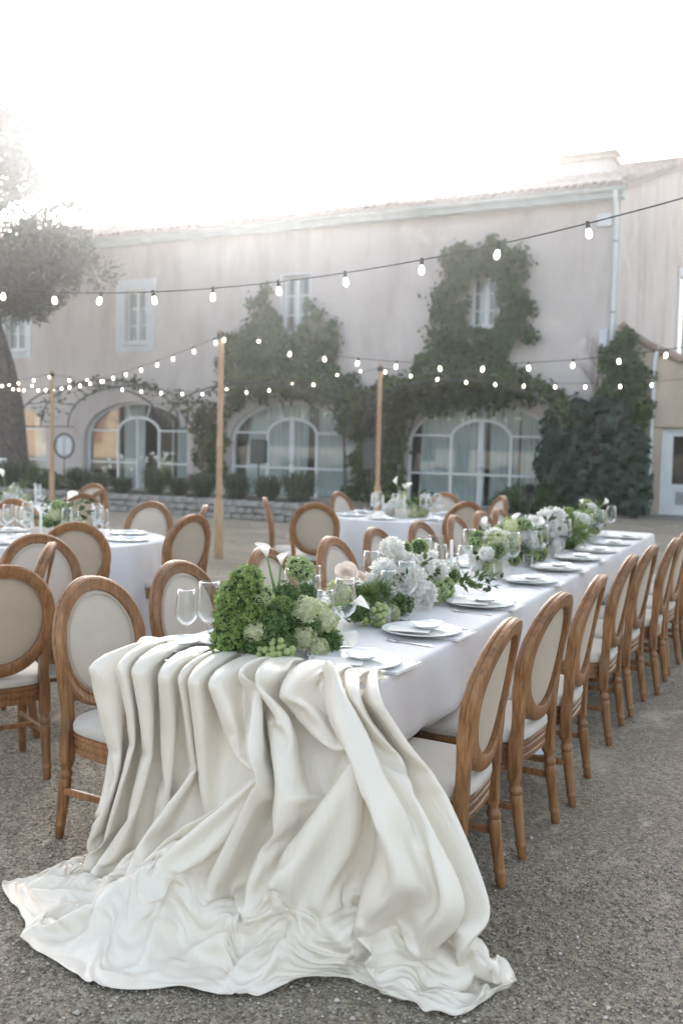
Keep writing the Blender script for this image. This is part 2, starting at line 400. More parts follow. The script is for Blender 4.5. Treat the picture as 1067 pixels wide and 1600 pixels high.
# loose stones lying on the gravel near the camera
def pebbles():
    base = np.array([(1, 0, 0), (0, 1, 0), (-1, 0, 0), (0, -1, 0), (0, 0, .8), (0, 0, -.5)], float)
    fac = np.array([(0, 1, 4), (1, 2, 4), (2, 3, 4), (3, 0, 4), (1, 0, 5), (2, 1, 5), (3, 2, 5), (0, 3, 5)])
    n = 60000
    dd = 1.75 + 5.2 * rng.random(n) ** 1.25; ax = rng.uniform(-.52, .50, n) * dd
    X = ax * math.cos(YAW) - dd * math.sin(YAW); Y = ax * math.sin(YAW) + dd * math.cos(YAW)
    s = rng.gamma(5, .0006, n) * (1 + .9 * (rng.random(n) > .985)) + .0012
    V = base[None] * (1 + rng.uniform(-.35, .35, (n, 6, 3)))
    a = rng.uniform(0, 6.28, n); ca, sa = np.cos(a), np.sin(a)
    V = np.stack([V[..., 0] * ca[:, None] - V[..., 1] * sa[:, None], V[..., 0] * sa[:, None] + V[..., 1] * ca[:, None], V[..., 2] * .75], -1) * s[:, None, None]
    V += np.stack([X, Y, s * .25 + .001], 1)[:, None]
    F = (np.arange(n) * 6)[:, None, None] + fac[None]
    me = bpy.data.meshes.new('loose_gravel'); me.vertices.add(n * 6); me.vertices.foreach_set('co', V.astype(np.float32).ravel())
    me.loops.add(n * 24); me.loops.foreach_set('vertex_index', F.astype(np.int32).ravel())
    me.polygons.add(n * 8); me.polygons.foreach_set('loop_start', np.arange(0, n * 24, 3, dtype=np.int32)); me.polygons.foreach_set('loop_total', np.full(n * 8, 3, dtype=np.int32))
    m, nt, b = nodemat('loose gravel stones'); g = nt.nodes.new('ShaderNodeNewGeometry')
    nt.links.new(ramp(nt, g.outputs['Random Per Island'], [(0, (.14, .12, .098)), (.5, (.31, .28, .235)), (.86, (.46, .42, .36)), (1, (.68, .645, .58))]), b.inputs['Base Color'])
    b.inputs['Roughness'].default_value = .9; me.materials.append(m); me.update(calc_edges=True)
    o = link('loose_gravel', me)
    tag(o, 'small loose grey stones scattered over the courtyard ground', 'gravel', kind='stuff')
pebbles()

# ------------------------------------------------------------------ the house
FY = 24.0; FX0, FX1 = -34.0, -5.05; EAVE = 7.9
ARCH_X = [-8.45, -14.2, -19.85, -25.6]; AW = 2.06; SPR = 1.62; ATOP = 2.76
def arch_pts(cx, hw, z0, spr, top, n=22):
    p = [(cx - hw, z0)] + [(cx - hw * math.cos(t), spr + (top - spr) * math.sin(t)) for t in np.linspace(0, math.pi, n)] + [(cx + hw, z0)]
    return p
def wall_holes(outer, holes, y, depth):
    bm = bmesh.new(); edges = []
    for loop in [outer] + holes:
        vs_ = [bm.verts.new((x, y, z)) for x, z in loop]
        edges += [bm.edges.new((vs_[i], vs_[(i + 1) % len(vs_)])) for i in range(len(vs_))]
    bmesh.ops.triangle_fill(bm, use_beauty=True, use_dissolve=False, edges=edges, normal=(0, -1, 0))
    bmesh.ops.recalc_face_normals(bm, faces=bm.faces)
    bm.verts.index_update()
    V = A([v.co for v in bm.verts]); F = [tuple(v.index for v in f.verts) for f in bm.faces]; bm.free()
    parts = [(V, F)]
    for loop in holes:
        n = len(loop)
        parts.append((A([(x, y, z) for x, z in loop] + [(x, y + depth, z) for x, z in loop]), [(i, (i + 1) % n, n + (i + 1) % n, n + i) for i in range(n)]))
    return parts
house = thing('house', 'long two storey pink plastered house with three arched glazed doorways and tiled roof', 'building', (0, 0, 0))
holes = [arch_pts(cx, AW, .02, SPR, ATOP) for cx in ARCH_X]
WIN = [(-8.38, .40, 4.68, 5.98, .0), (-14.06, .44, 4.69, 6.34, .0), (-19.85, .41, 4.61, 6.23, .0), (-25.0, .45, 4.5, 6.2, 0)]
holes += [[(cx - hw, z0), (cx + hw, z0), (cx + hw, z1), (cx - hw, z1)] for cx, hw, z0, z1, _ in WIN]
wp = wall_holes([(FX0, -.2), (FX1, -.2), (FX1, EAVE + .25), (FX0, EAVE + .25)], holes, FY, .42)
obj('front_wall', wp, MAT['plaster'], house, smooth=False)
# gable end: one face following the roof slope
SL = .312; EY0 = 23.62; RY, RZ = 34.5, 0
def roofz(y): return EAVE + .05 + (y - EY0) * SL
RZ = roofz(RY)
g = [(FX1 - .002, FY + .001, -.2), (FX1 - .002, RY * 2 - FY, -.2), (FX1 - .002, RY * 2 - FY, roofz(FY) - .1), (FX1 - .002, RY, RZ - .1), (FX1 - .002, FY + .001, roofz(FY) - .1)]
obj('gable_wall', (A(g + [(x - .4, y, z) for x, y, z in g]), [(0, 1, 2, 3, 4), (9, 8, 7, 6, 5), (0, 5, 6, 1), (2, 7, 8, 3), (3, 8, 9, 4)]), MAT['plaster'], house, smooth=False)
obj('rear_wall', box((FX0, RY * 2 - FY, -.2), (FX1, RY * 2 - FY + .4, EAVE)), MAT['plaster'], house, smooth=False)
g2 = [(FX0, y, z) for _, y, z in g]
obj('far_gable_wall', (A(g2 + [(x + .4, y, z) for x, y, z in g2]), [(0, 1, 2, 3, 4), (9, 8, 7, 6, 5), (0, 5, 6, 1), (2, 7, 8, 3), (3, 8, 9, 4)]), MAT['plaster'], house, smooth=False)
# rooms behind the arches: floor, ceiling, back
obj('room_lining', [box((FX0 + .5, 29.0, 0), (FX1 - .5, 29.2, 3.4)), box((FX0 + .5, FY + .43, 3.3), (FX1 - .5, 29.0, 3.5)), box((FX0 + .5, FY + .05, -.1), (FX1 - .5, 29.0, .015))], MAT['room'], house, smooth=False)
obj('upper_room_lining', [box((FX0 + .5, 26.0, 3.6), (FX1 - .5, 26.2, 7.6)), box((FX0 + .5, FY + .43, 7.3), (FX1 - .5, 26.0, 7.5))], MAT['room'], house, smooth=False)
# stone surround of each arch (slightly proud)
for cx in ARCH_X:
    o_, i_ = arch_pts(cx, AW + .24, .0, SPR, ATOP + .24), arch_pts(cx, AW + .003, .0, SPR, ATOP + .003)
    n = len(o_)
    V = A([(x, FY - .035, z) for x, z in o_] + [(x, FY - .035, z) for x, z in i_] + [(x, FY + .02, z) for x, z in o_] + [(x, FY + .1, z) for x, z in i_])
    F = [(i, i + 1, n + i + 1, n + i) for i in range(n - 1)] + [(2 * n + i, 2 * n + i + 1, i + 1, i) for i in range(n - 1)] + [(n + i, n + i + 1, 3 * n + i + 1, 3 * n + i) for i in range(n - 1)]
    obj('arch_surround', (V, F), MAT['plaster'], house)
# string course between the storeys
obj('string_course', [box((a, FY - .03, 1.78), (b, FY + .01, 1.9), .008) for a, b in ((-12.0, -10.9), (-17.6, -16.6), (-23.3, -22.3))], MAT['plaster'], house)

def curtain(cx0, cx1, z0, z1, y, parent, waves, lean=0., amp=.045):
    n = max(24, int(waves * 10)); rows = 8; V = []
    ph = rnd.random() * 6
    for j in range(rows + 1):
        t = j / rows
        for i in range(n + 1):
            s = i / n; x = cx0 + (cx1 - cx0) * s + lean * t * (1 - s)
            V.append((x, y + amp * math.sin(s * waves * 6.283 + ph + .8 * math.sin(s * 9 + ph)) * (1 - .25 * t) + .02 * math.sin(5 * s + 3 * t), z0 + (z1 - z0) * t))
    F = [(j * (n + 1) + i, j * (n + 1) + i + 1, (j + 1) * (n + 1) + i + 1, (j + 1) * (n + 1) + i) for j in range(rows) for i in range(n)]
    return obj('curtain', (A(V), F), MAT['curtain'], parent, angle=0)
DH, DSPR, DTOP = .82, 1.80, 2.27
def arched_window(cx, open_leaf, curtains):
    y0, y1 = FY + .16, FY + .22
    root = link('arched_window', None, house, (0, 0, 0))
    W = MAT['whitepaint']
    def arcbar(hw, spr, top, w, z0=.02):
        o_, i_ = arch_pts(cx, hw, z0, spr, top, 28), arch_pts(cx, hw - w, z0, spr, top - w, 28); n = len(o_)
        V = A([(x, y0, z) for x, z in o_] + [(x, y0, z) for x, z in i_] + [(x, y1, z) for x, z in o_] + [(x, y1, z) for x, z in i_])
        F = [(i, i + 1, n + i + 1, n + i) for i in range(n - 1)] + [(n + i, n + i + 1, 3 * n + i + 1, 3 * n + i) for i in range(n - 1)] + [(2 * n + i, 2 * n + i + 1, i + 1, i) for i in range(n - 1)]
        return V, F
    obj('frame', arcbar(AW - .002, SPR, ATOP - .004, .075), W, root)
    obj('door_frame', arcbar(DH + .04, DSPR, DTOP + .04, .08), W, root)
    e = .004
    for z in (.84, 1.86):
        for a, b in ((-AW + .07, -DH - .035), (DH + .035, AW - .07)):
            obj('transom', box((cx + a, y0 - e, z - .03), (cx + b, y1 - e, z + .03), .006), W, root)
    for s in (-1, 1):
        x0, z0, x1, z1 = cx + s * .33, 2.27, cx + s * .48, 2.70
        obj('radial_bar', tube([(x0, y0 + .03, z0), (x1, y0 + .03, z1)], .032, 6), W, root)
    # side panes and lunette
    def pane(poly, mat='pane'):
        return obj('pane', prism(poly, y0 + .028, y0 + .034), MAT[mat], root, smooth=False)
    for s in (-1, 1):
        xa, xb = sorted((cx + s * (DH + .03), cx + s * (AW - .05)))
        pane([(xa, .04), (xb, .04), (xb, .815), (xa, .815)])
        top_in = 1.84
        pane([(xa, .865), (xb, .865), (xb, top_in), (xa, top_in)])
    # one glazed fan light above the bars, split round the door arch
    fan = [(cx - (AW - .09) * math.cos(t), SPR + (ATOP - .09 - SPR) * math.sin(t)) for t in np.linspace(.22, math.pi - .22, 24)]
    fan = [(x, max(z, 1.885)) for x, z in fan]
    inner = [(cx + (DH + .01) * math.cos(t), DSPR + (DTOP + .01 - DSPR) * math.sin(t)) for t in np.linspace(.17, math.pi - .17, 16)]
    pane(fan + inner)
    for s in (-1, 1):
        xa, xb = sorted((cx + s * .012, cx + s * (DH - .042)))
        zt = lambda x: DSPR - .02 + (DTOP - .05 - DSPR) * math.sqrt(max(0, 1 - ((x - cx) / DH) ** 2))
        outl = [(xa, .05), (xb, .05)] + [(x, zt(x)) for x in np.linspace(xb, xa, 9)]
        if s == open_leaf:
            # leaf swung into the room
            hx = cx + s * (DH - .04)
            lf = obj('door_leaf', [box((hx - .025, y1 + .01, .04), (hx + .025, y1 + .07, 2.0), .005), box((hx - .025, y1 + .70, .04), (hx + .025, y1 + .76, 2.2), .005), box((hx - .02, y1 + .07, .84), (hx + .02, y1 + .7, .9)), box((hx - .02, y1 + .07, .04), (hx + .02, y1 + .7, .14))], W, root)
            lf['label'] = 'glazed door leaf swung open into the room'
            continue
        obj('door_leaf', [box((min(cx + s * .004, cx + s * .075), y0 + .004, .03), (max(cx + s * .004, cx + s * .075), y1 + .006, 2.245), .005), box((min(cx + s * .076, cx + s * DH), y0 + .006, .81), (max(cx + s * .076, cx + s * DH), y1 - .004, .87), .005)], W, root)
        obj('pane', prism(outl, y0 + .028, y0 + .034), MAT['pane'], root, smooth=False)
        obj('door_handle', tube([(cx + s * .04, y0 - .03, 1.05), (cx + s * .04, y0 - .035, .98), (cx + s * .10, y0 - .035, .98)], .008, 6), MAT['metal_dark'], root)
    for a, b, wv, ln in curtains: curtain(cx + a, cx + b, .03, 2.72, FY + .62, root, wv, ln)
    return root
arched_window(ARCH_X[0], 0, [(-1.95, -.9, 7, .1), (-.95, -.02, 6, 0), (.12, .9, 5, 0), (.95, 1.95, 6, 0)])['label'] = 'arched glazed doorway beside the broad leaved shrub'
arched_window(ARCH_X[1], 0, [(-1.95, -.75, 8, .25), (-.8, .3, 7, 0), (.62, 1.95, 9, 0)])['label'] = 'arched glazed doorway behind the loudspeaker'
arched_window(ARCH_X[2], 1, [(-.95, -.1, 5, 0), (1.2, 1.9, 5, 0)])['label'] = 'arched doorway with one leaf open'
arched_window(ARCH_X[3], 0, [(.9, 1.9, 5, 0)])['label'] = 'arched doorway half hidden by the pine trunk'

def upper_window(cx, hw, z0, z1, surround, parent=house, y=FY, lean=None):
    root = link('window', None, parent)
    W = MAT['whitepaint']; fy0, fy1 = y + .12, y + .17
    obj('frame', [box((cx - hw + .001, fy0, z0 + .001), (cx - hw + .07, fy1, z1), .006), box((cx + hw - .07, fy0, z0 + .001), (cx + hw - .001, fy1, z1), .006), box((cx - hw + .07, fy0, z1 - .07), (cx + hw - .07, fy1, z1 - .001), .006), box((cx - hw + .07, fy0, z0 + .001), (cx + hw - .07, fy1, z0 + .08), .006)], W, root)
    obj('mullion', box((cx - .06, fy0 - .012, z0 + .08), (cx + .06, fy1 - .01, z1 - .07), .006), W, root)
    for k in (1, 2):
        z = z0 + (z1 - z0) * k / 3
        obj('glazing_bar', [box((cx - hw + .07, fy0 + .008, z - .014), (cx - .06, fy1 - .012, z + .014)), box((cx + .06, fy0 + .008, z - .014), (cx + hw - .07, fy1 - .012, z + .014))], W, root)
    for s in (-1, 1):
        for k in range(3):
            za, zb = z0 + (z1 - z0) * k / 3 + .02, z0 + (z1 - z0) * (k + 1) / 3 - .02
            a, b = sorted((cx + s * .062, cx + s * (hw - .072)))
            obj('pane', box((a, fy0 + .02, max(za, z0 + .085)), (b, fy0 + .026, min(zb, z1 - .075))), MAT['pane'], root, smooth=False)
    obj('sill', box((cx - hw - .1, y - .09, z0 - .09), (cx + hw + .1, y + .118, z0 - .004), .012), MAT['trim'], root)
    curtain(cx - hw + .05, cx - .05, z0, z1, y + .5, root, 4); curtain(cx + .15, cx + hw - .05, z0, z1, y + .5, root, 3)
    if surround:
        sw, st, sb = surround
        for a, b, c, d in ((cx - hw - sw, cx - hw - .002, z0 - sb, z1 + st), (cx + hw + .002, cx + hw + sw, z0 - sb, z1 + st), (cx - hw - .002, cx + hw + .002, z1 + .002, z1 + st), (cx - hw - .002, cx + hw + .002, z0 - sb, z0 - .095)):
            obj('surround', box((a, y - .03, c), (b, y + .005, d), .006), MAT['trim'], root)
    return root
for (cx, hw, z0, z1, _), sr in zip(WIN, [None, (.06, .05, .1), (.36, .33, .27), (.3, .3, .25)]):
    upper_window(cx, hw, z0, z1, sr)

# roof: deck, one tile per piece along the eave, the other courses joined
deck = [(FX0 - .4, EY0 + .05, roofz(EY0) - .08), (FX1 + .22, EY0 + .05, roofz(EY0) - .08), (FX1 + .22, RY, RZ - .08), (FX0 - .4, RY, RZ - .08)]
roof = obj('roof', (A(deck + [(x, y, z - .12) for x, y, z in deck]), [(0, 1, 2, 3), (7, 6, 5, 4), (0, 4, 5, 1), (1, 5, 6, 2), (2, 6, 7, 3), (3, 7, 4, 0)]), MAT['tile'], house, smooth=False)
deck2 = [(x, 2 * RY - y, z) for x, y, z in deck]
obj('rear_roof_slope', (A(deck2 + [(x, y, z - .12) for x, y, z in deck2]), [(3, 2, 1, 0), (4, 5, 6, 7), (1, 5, 4, 0), (2, 6, 5, 1), (3, 7, 6, 2), (0, 4, 7, 3)]), MAT['tile'], house, smooth=False)
def tile_shape(L=.46, r0=.105, r1=.085, n=7):
    ring = lambda y, r, t: [(-(r - t) * math.cos(a), y, (r - t) * math.sin(a) + y * SL) for a in np.linspace(0, math.pi, n)]
    a, b, c, d = ring(0, r0, 0), ring(L, r1, 0), ring(0, r0, .018), ring(L, r1, .018)
    V = A(a + b + c + d); F = []
    for i in range(n - 1):
        F += [(i, i + 1, n + i + 1, n + i), (2 * n + i + 1, 2 * n + i, 3 * n + i, 3 * n + i + 1), (i + 1, i, 2 * n + i, 2 * n + i + 1)]
    return V, F
TP = .225
tile_me = mesh('roof_tile', tile_shape(), MAT['tile'])
ncol = int((FX1 + .2 - (FX0 - .3)) / TP)
for i in range(ncol):
    x = FX1 + .12 - i * TP
    o_ = link('roof_tile', tile_me, roof, (x + rnd.uniform(-.012, .012), EY0 - .02 + rnd.uniform(-.02, .02), roofz(EY0) - .075 + rnd.uniform(-.006, .012)))
    o_.rotation_euler = (0, rnd.uniform(-.05, .05), rnd.uniform(-.03, .03))
tv, tf = tile_shape(.46, .105, .088, 5); tf = [f for k, f in enumerate(tf) if k % 3 != 1]
tfa = np.array(tf); allv, allf = [], []
courses = int((RY - EY0) / .40)
cnt = 0
for j in range(1, courses + 1):
    for i in range(ncol):
        y = EY0 + j * .40
        off = np.array((FX1 + .12 - i * TP + rnd.uniform(-.012, .012), y, roofz(y) - .07 + rnd.uniform(-.006, .012)))
        allv.append(tv + off); allf.append(tfa + cnt); cnt += len(tv)
allv = np.vstack(allv); allf = np.vstack(allf)
tag(obj('upper_roof_tiles', (allv, [tuple(q) for q in allf.tolist()]), MAT['tile'], roof), kind='stuff')
obj('ridge_tiles', [tube([(FX0 - .3 + k * .45, RY, RZ + .0), (FX0 - .3 + k * .45 + .47, RY, RZ + .015)], .13, 10) for k in range(int((FX1 - FX0 + .5) / .45))], MAT['tile'], roof)
# verge tiles down the gable end
obj('verge_tiles', [tube([(FX1 + .16, EY0 + k * .42, roofz(EY0 + k * .42) + .0), (FX1 + .16, EY0 + k * .42 + .46, roofz(EY0 + k * .42 + .46) + .02)], .095, 8) for k in range(26)], MAT['tile'], roof)
ga = np.linspace(math.pi, 2 * math.pi, 9)
gr = lambda x: [(x, EY0 - .03 + .085 * math.cos(a), roofz(EY0) - .15 + .085 * math.sin(a)) for a in ga] + [(x, EY0 - .03 + .075 * math.cos(a), roofz(EY0) - .15 + .075 * math.sin(a)) for a in ga[::-1]]
obj('gutter', loft([gr(FX0 - .4), gr(FX1 + .2)]), MAT['gutter'], house)
obj('fascia', box((FX0 - .3, EY0 + .062, roofz(EY0) - .36), (FX1 + .12, FY - .002, roofz(EY0) - .20), .01), MAT['gutter'], house)
dp = link('downspout', None, house)
obj('pipe', tube([(FX1 - .05, EY0 - .03, roofz(EY0) - .2), (FX1 - .05, EY0 - .03, roofz(EY0) - .34), (FX1 - .06, FY - .10, roofz(EY0) - .75), (FX1 - .07, FY - .075, roofz(EY0) - .95), (FX1 - .07, FY - .075, 4.2), (FX1 - .07, FY - .075, .02)], .055, 10), MAT['pipe'], dp)
for z in (6.6, 4.9, 3.2, 1.4): obj('pipe_bracket', tube([(FX1 - .07, FY - .075, z - .025), (FX1 - .07, FY - .075, z + .025)], .064, 10), MAT['gutter'], dp)
obj('junction_box', box((-5.58, FY - .09, 6.98), (-5.22, FY + .001, 7.28), .01), MAT['trim'], house)
obj('meter_box', box((-5.42, FY - .1, 4.0), (-5.22, FY + .001, 4.5), .01), MAT['trim'], house)
ch = obj('chimney', box((-8.45, 30.6, 9.4), (-6.75, 31.3, 10.56), .02), MAT['plaster'], house)
obj('chimney_cap', [box((-8.55, 30.5, 10.562), (-6.65, 31.4, 10.63), .01), box((-8.3, 30.65, 10.631), (-6.9, 31.25, 10.74), .01), box((-8.6, 30.5, 10.741), (-6.6, 31.4, 10.80), .015)], MAT['plaster_annex'], ch)
# higher wing at the left behind the ridge
tw = link('upper_wing', None, house); tw['label'] = 'taller plastered wing rising behind the ridge'
obj('wall', prism([(-29.6, 6), (-20.2, 6), (-20.2, 12.35), (-29.6, 13.0)], 35.0, 41.0), MAT['plaster'], tw, smooth=False)
obj('roof', prism([(-30.0, 12.98), (-19.8, 12.28), (-19.8, 12.42), (-30.0, 13.14)], 34.5, 41.5), MAT['tile'], tw, smooth=False)
obj('cornice', box((-29.75, 34.86, 12.1), (-20.1, 34.995, 12.22), .01), MAT['plaster'], tw)

# ------------------------------------------------------------------ annex with the white service door
annex = thing('annex', 'low beige lean-to with sloping tiled coping beside the pink house', 'building')
ao = [(FX1 + .05, -.2), (.8, -.2), (.8, 2.6), (-1.2, 3.05), (-2.4, 3.32), (-3.44, 3.62), (-4.1, 3.90), (-4.55, 4.18), (-4.86, 4.45), (FX1 + .05, 4.62)]
AY = FY - .06
obj('wall', wall_holes(ao, [[(-3.86, .02), (-2.80, .02), (-2.80, 2.12), (-3.86, 2.12)]], AY, .3), MAT['plaster_annex'], annex, smooth=False)
obj('side_wall', box((.8, AY, -.2), (1.1, FY + 8, 2.6)), MAT['plaster_annex'], annex, smooth=False)
ap = ao[2:-1]
rf = obj('roof', loft([[(x, AY - .06, z + .0), (x, AY + 8, z + .0), (x, AY + 8, z + .09), (x, AY - .06, z + .09)] for x, z in ap]), MAT['tile'], annex, smooth=False)
k = 0
for (xa, za), (xb, zb) in zip(ap[1:-1], ap[2:]):
    L = math.hypot(xb - xa, zb - za); m_ = max(1, round(L / .38))
    for q in range(m_):
        t0, t1 = q / m_, (q + 1.12) / m_
        obj('coping_tile', tube([(xa + (xb - xa) * t0, AY - .02, za + (zb - za) * t0 + .10), (xa + (xb - xa) * t1, AY - .02, za + (zb - za) * t1 + .125)], .10, 10), MAT['tile'], rf)
dr = link('service_door', None, annex); dr['label'] = 'white door with a black glass panel and grey vent'
fy = AY + .12
obj('frame', [box((-3.858, fy, .022), (-3.76, fy + .09, 2.118), .006), box((-2.90, fy, .022), (-2.802, fy + .09, 2.118), .006), box((-3.758, fy, 2.03), (-2.902, fy + .09, 2.118), .006)], MAT['whitepaint'], dr)
obj('stile', [box((-3.755, fy + .03, .03), (-3.60, fy + .08, 2.025), .005), box((-3.06, fy + .03, .03), (-2.905, fy + .08, 2.025), .005), box((-3.598, fy + .03, .66), (-3.062, fy + .08, .78), .005), box((-3.598, fy + .03, .03), (-3.062, fy + .08, .24), .005), box((-3.598, fy + .03, 1.93), (-3.062, fy + .08, 2.025), .005)], MAT['whitepaint'], dr)
obj('pane', box((-3.598, fy + .05, .782), (-3.062, fy + .06, 1.928)), MAT['dark_pane'], dr, smooth=False)
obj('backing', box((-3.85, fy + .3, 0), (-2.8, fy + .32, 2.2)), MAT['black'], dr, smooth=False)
obj('panel', box((-3.598, fy + .055, .242), (-3.062, fy + .07, .658)), MAT['whitepaint'], dr, smooth=False)
vt = obj('vent', box((-3.5, fy + .035, .30), (-3.15, fy + .054, .60), .004), MAT['vent'], dr)
for q in range(6): obj('slat', box((-3.48, fy + .022, .325 + q * .045), (-3.17, fy + .034, .35 + q * .045)), MAT['vent'], dr, smooth=False)
obj('hood_mould', box((-3.98, AY - .05, 2.14), (-2.7, AY + .001, 2.2), .008), MAT['plaster_annex'], annex)
obj('waste_pipe', tube([(-4.0, AY + .3, 4.05), (-4.0, AY - .08, 4.0), (-4.06, AY - .08, 3.82), (-4.08, AY - .08, 3.6), (-4.08, AY - .08, .0)], .05, 10), MAT['pipe'], annex)
# gable window above the annex
gw = link('window', None, house); gw['label'] = 'tall pale window in the gable end'
gx = FX1 + .0
obj('surround', [box((gx, 33.2, 4.7), (gx + .06, 33.45, 7.6), .01), box((gx, 34.75, 4.7), (gx + .06, 35.0, 7.6), .01), box((gx, 33.45, 7.35), (gx + .06, 34.75, 7.6), .01), box((gx, 33.45, 4.7), (gx + .06, 34.75, 4.85), .01)], MAT['trim'], gw)
obj('pane', box((gx + .005, 33.45, 4.85), (gx + .012, 34.75, 7.35)), MAT['dark_pane'], gw, smooth=False)
tag(obj('door_step', box((-4.9, 22.6, -.02), (1.0, AY - .002, .055), .015), MAT['mortar']), kind='structure')

# ------------------------------------------------------------------ house across the courtyard, behind the camera (seen mirrored in the panes)
opp = thing('opposite_house', 'sunlit ochre house behind the viewer, mirrored in the left arched panes', 'building')
oh = [[(x - .7, 1.2), (x + .7, 1.2), (x + .7, 3.2), (x - .7, 3.2)] for x in (-82, -75, -68.5, -63, -57.5)]
obj('wall', wall_holes([(-86, -.2), (-55, -.2), (-55, 9), (-86, 9)], oh, -16.0, -.3), MAT['plaster_warm'], opp, smooth=False)
for x in (-82, -75, -68.5, -63, -57.5): obj('shutter', [box((x - .69, -16.12, 1.21), (x - .02, -16.06, 3.19), .01), box((x + .02, -16.12, 1.21), (x + .69, -16.06, 3.19), .01)], simple('red brown shutter', (.22, .09, .06), .6) if x == -82 else bpy.data.materials['red brown shutter'], opp)
obj('roof', prism([(-86.5, 9.02), (-54.5, 9.02), (-54.5, 9.25), (-86.5, 9.25)], -26, -15.4), MAT['tile'], opp, smooth=False)
obj('rear_wall', box((-86, -26, -.2), (-55, -25.7, 9)), MAT['plaster_warm'], opp, smooth=False)

# ------------------------------------------------------------------ planted bed with its rubble wall
WX0, WX1, WY, WH = -27.0, -9.4, 16.25, .40
rw = thing('retaining_wall', 'low grey rubble stone wall edging the planted bed', 'wall', (0, 0, 0))
obj('core', box((WX0, WY + .06, -.1), (WX1 - .03, WY + .30, WH - .03)), MAT['mortar'], rw, smooth=False)
obj('end_core', box((WX1 - .33, WY + .305, -.1), (WX1 - .05, 18.6, WH - .035)), MAT['mortar'], rw, smooth=False)
def stone(w, d, h, seed):
    q = random.Random(seed); v, f = box((-w / 2, -d / 2, 0), (w / 2, d / 2, h), min(w, h) * .22)
    v = v + np.array([[q.uniform(-.012, .012) for _ in range(3)] for _ in v]); return v, f
stones = [mesh('stone', stone(w, .2, h, k), MAT['stone'], angle=30) for k, (w, h) in enumerate(((.30, .12), (.22, .125), (.38, .115), (.17, .12), (.26, .135), (.34, .13)))]
SWD = (.30, .22, .38, .17, .26, .34)
for c in range(3):
    x = WX1 - .02 - (.1 if c == 1 else 0)
    while x > -21.5:
        k = rnd.randrange(6); w = SWD[k]
        o_ = link('stone', stones[k], rw, (x - w / 2, WY + .10 + rnd.uniform(-.02, .02), c * .128 + rnd.uniform(-.006, .006)))
        o_.rotation_euler = (rnd.uniform(-.05, .05), rnd.uniform(-.05, .05), rnd.uniform(-.08, .08)); o_.scale = (1, 1, rnd.uniform(.92, 1.02))
        x -= w + .012
tag(obj('planting_bed', box((WX0, WY + .302, -.05), (WX1 - .34, 18.4, WH - .06), .02), MAT['soil']), kind='structure')
# ------------------------------------------------------------------ climbing plants on the house
def climber(name, label, poly, hole, y, depth, n, size, mat, droop=.7, stems=(), cat='climbing plant', edge=.0):
    lo, hi = np.min(poly, 0), np.max(poly, 0); P = np.empty((0, 2))
    while len(P) < n:
        q = rng.uniform(lo - .15, hi + .15, (n, 2)); w = q + rng.normal(0, .10, q.shape) + .10 * np.sin(q[:, ::-1] * 7)
        k = inpoly(w, poly)
        if hole is not None: k &= ~inpoly(q + rng.normal(0, .04, q.shape), hole)
        k &= (np.sin(q[:, 0] * 5.1 + 1.3 * np.sin(q[:, 1] * 4)) * np.sin(q[:, 1] * 6.3 + np.sin(q[:, 0] * 3)) + rng.normal(0, .45, len(q))) > -.62
        P = np.vstack([P, q[k]])
    P = P[:n]
    bul = .45 + .55 * np.abs(np.sin(P[:, 0] * 2.7) * np.sin(P[:, 1] * 2.3 + P[:, 0]))
    Y = y - rng.random(n) ** .6 * depth * bul - .02
    t = thing(name, label, cat, (float(np.mean(P[:, 0])), y, 0.))
    o0 = np.array(t.location)
    pts = np.stack([P[:, 0], Y, P[:, 1]], 1) - o0
    v = leaf_quads(pts, np.tile((0, -1., .35), (n, 1)), size, .8, droop, .55)
    tag(link('foliage', quadmesh('foliage', v, 4, mat), t), kind='stuff')
    for st, r in stems:
        st = A(st) - o0
        # wander a little between the given points
        m = 14; tt = np.linspace(0, len(st) - 1, m); pp = np.stack([np.interp(tt, np.arange(len(st)), st[:, c]) for c in range(3)], 1)
        pp[1:-1] += rng.normal(0, .03, (m - 2, 3))
        obj('stem', tube(pp, np.linspace(r, r * .35, m), 6), MAT['stem'], t)
    return t
ivyR = [(-9.4, 6.62), (-8.61, 6.72), (-8.1, 6.84), (-7.67, 6.54), (-7.16, 6.38), (-7.4, 6.08), (-7.3, 5.59), (-7.08, 4.95), (-7.12, 4.39), (-7.58, 4.08), (-7.73, 3.68), (-7.3, 3.35), (-6.88, 3.19), (-6.9, 2.87), (-8.21, 2.62), (-9.27, 2.62), (-10.18, 2.45), (-11.12, 2.25), (-11.51, 2.53), (-11.14, 3.23), (-10.39, 3.39), (-9.99, 3.64), (-9.95, 4.23), (-9.61, 4.72), (-9.8, 5.23), (-9.55, 5.88)]
climber('climbing_ivy', 'thick dark ivy wrapped round the right upper window', ivyR, [(-8.80, 5.75), (-8.6, 5.98), (-8.2, 5.98), (-7.98, 5.75), (-7.95, 4.62), (-8.82, 4.62)], FY, .50, 9500, .13, MAT['ivy'], stems=[([(-10.6, FY - .2, .1), (-10.5, FY - .2, 1.6), (-10.0, FY - .2, 2.8), (-9.3, FY - .12, 4.2), (-9.2, FY - .1, 5.8)], .05)])
ivyM = [(-16.51, 4.13), (-16.36, 4.59), (-15.62, 4.76), (-15.41, 5.49), (-15.03, 6.2), (-14.76, 5.27), (-14.42, 4.72), (-13.58, 4.69), (-13.39, 5.75), (-13.1, 4.67), (-12.56, 4.92), (-12.74, 3.95), (-12.23, 3.41), (-11.92, 3.06), (-12.2, 2.66), (-13.11, 2.80), (-14.38, 2.95), (-15.25, 2.86), (-16.03, 2.6), (-16.39, 3.28)]
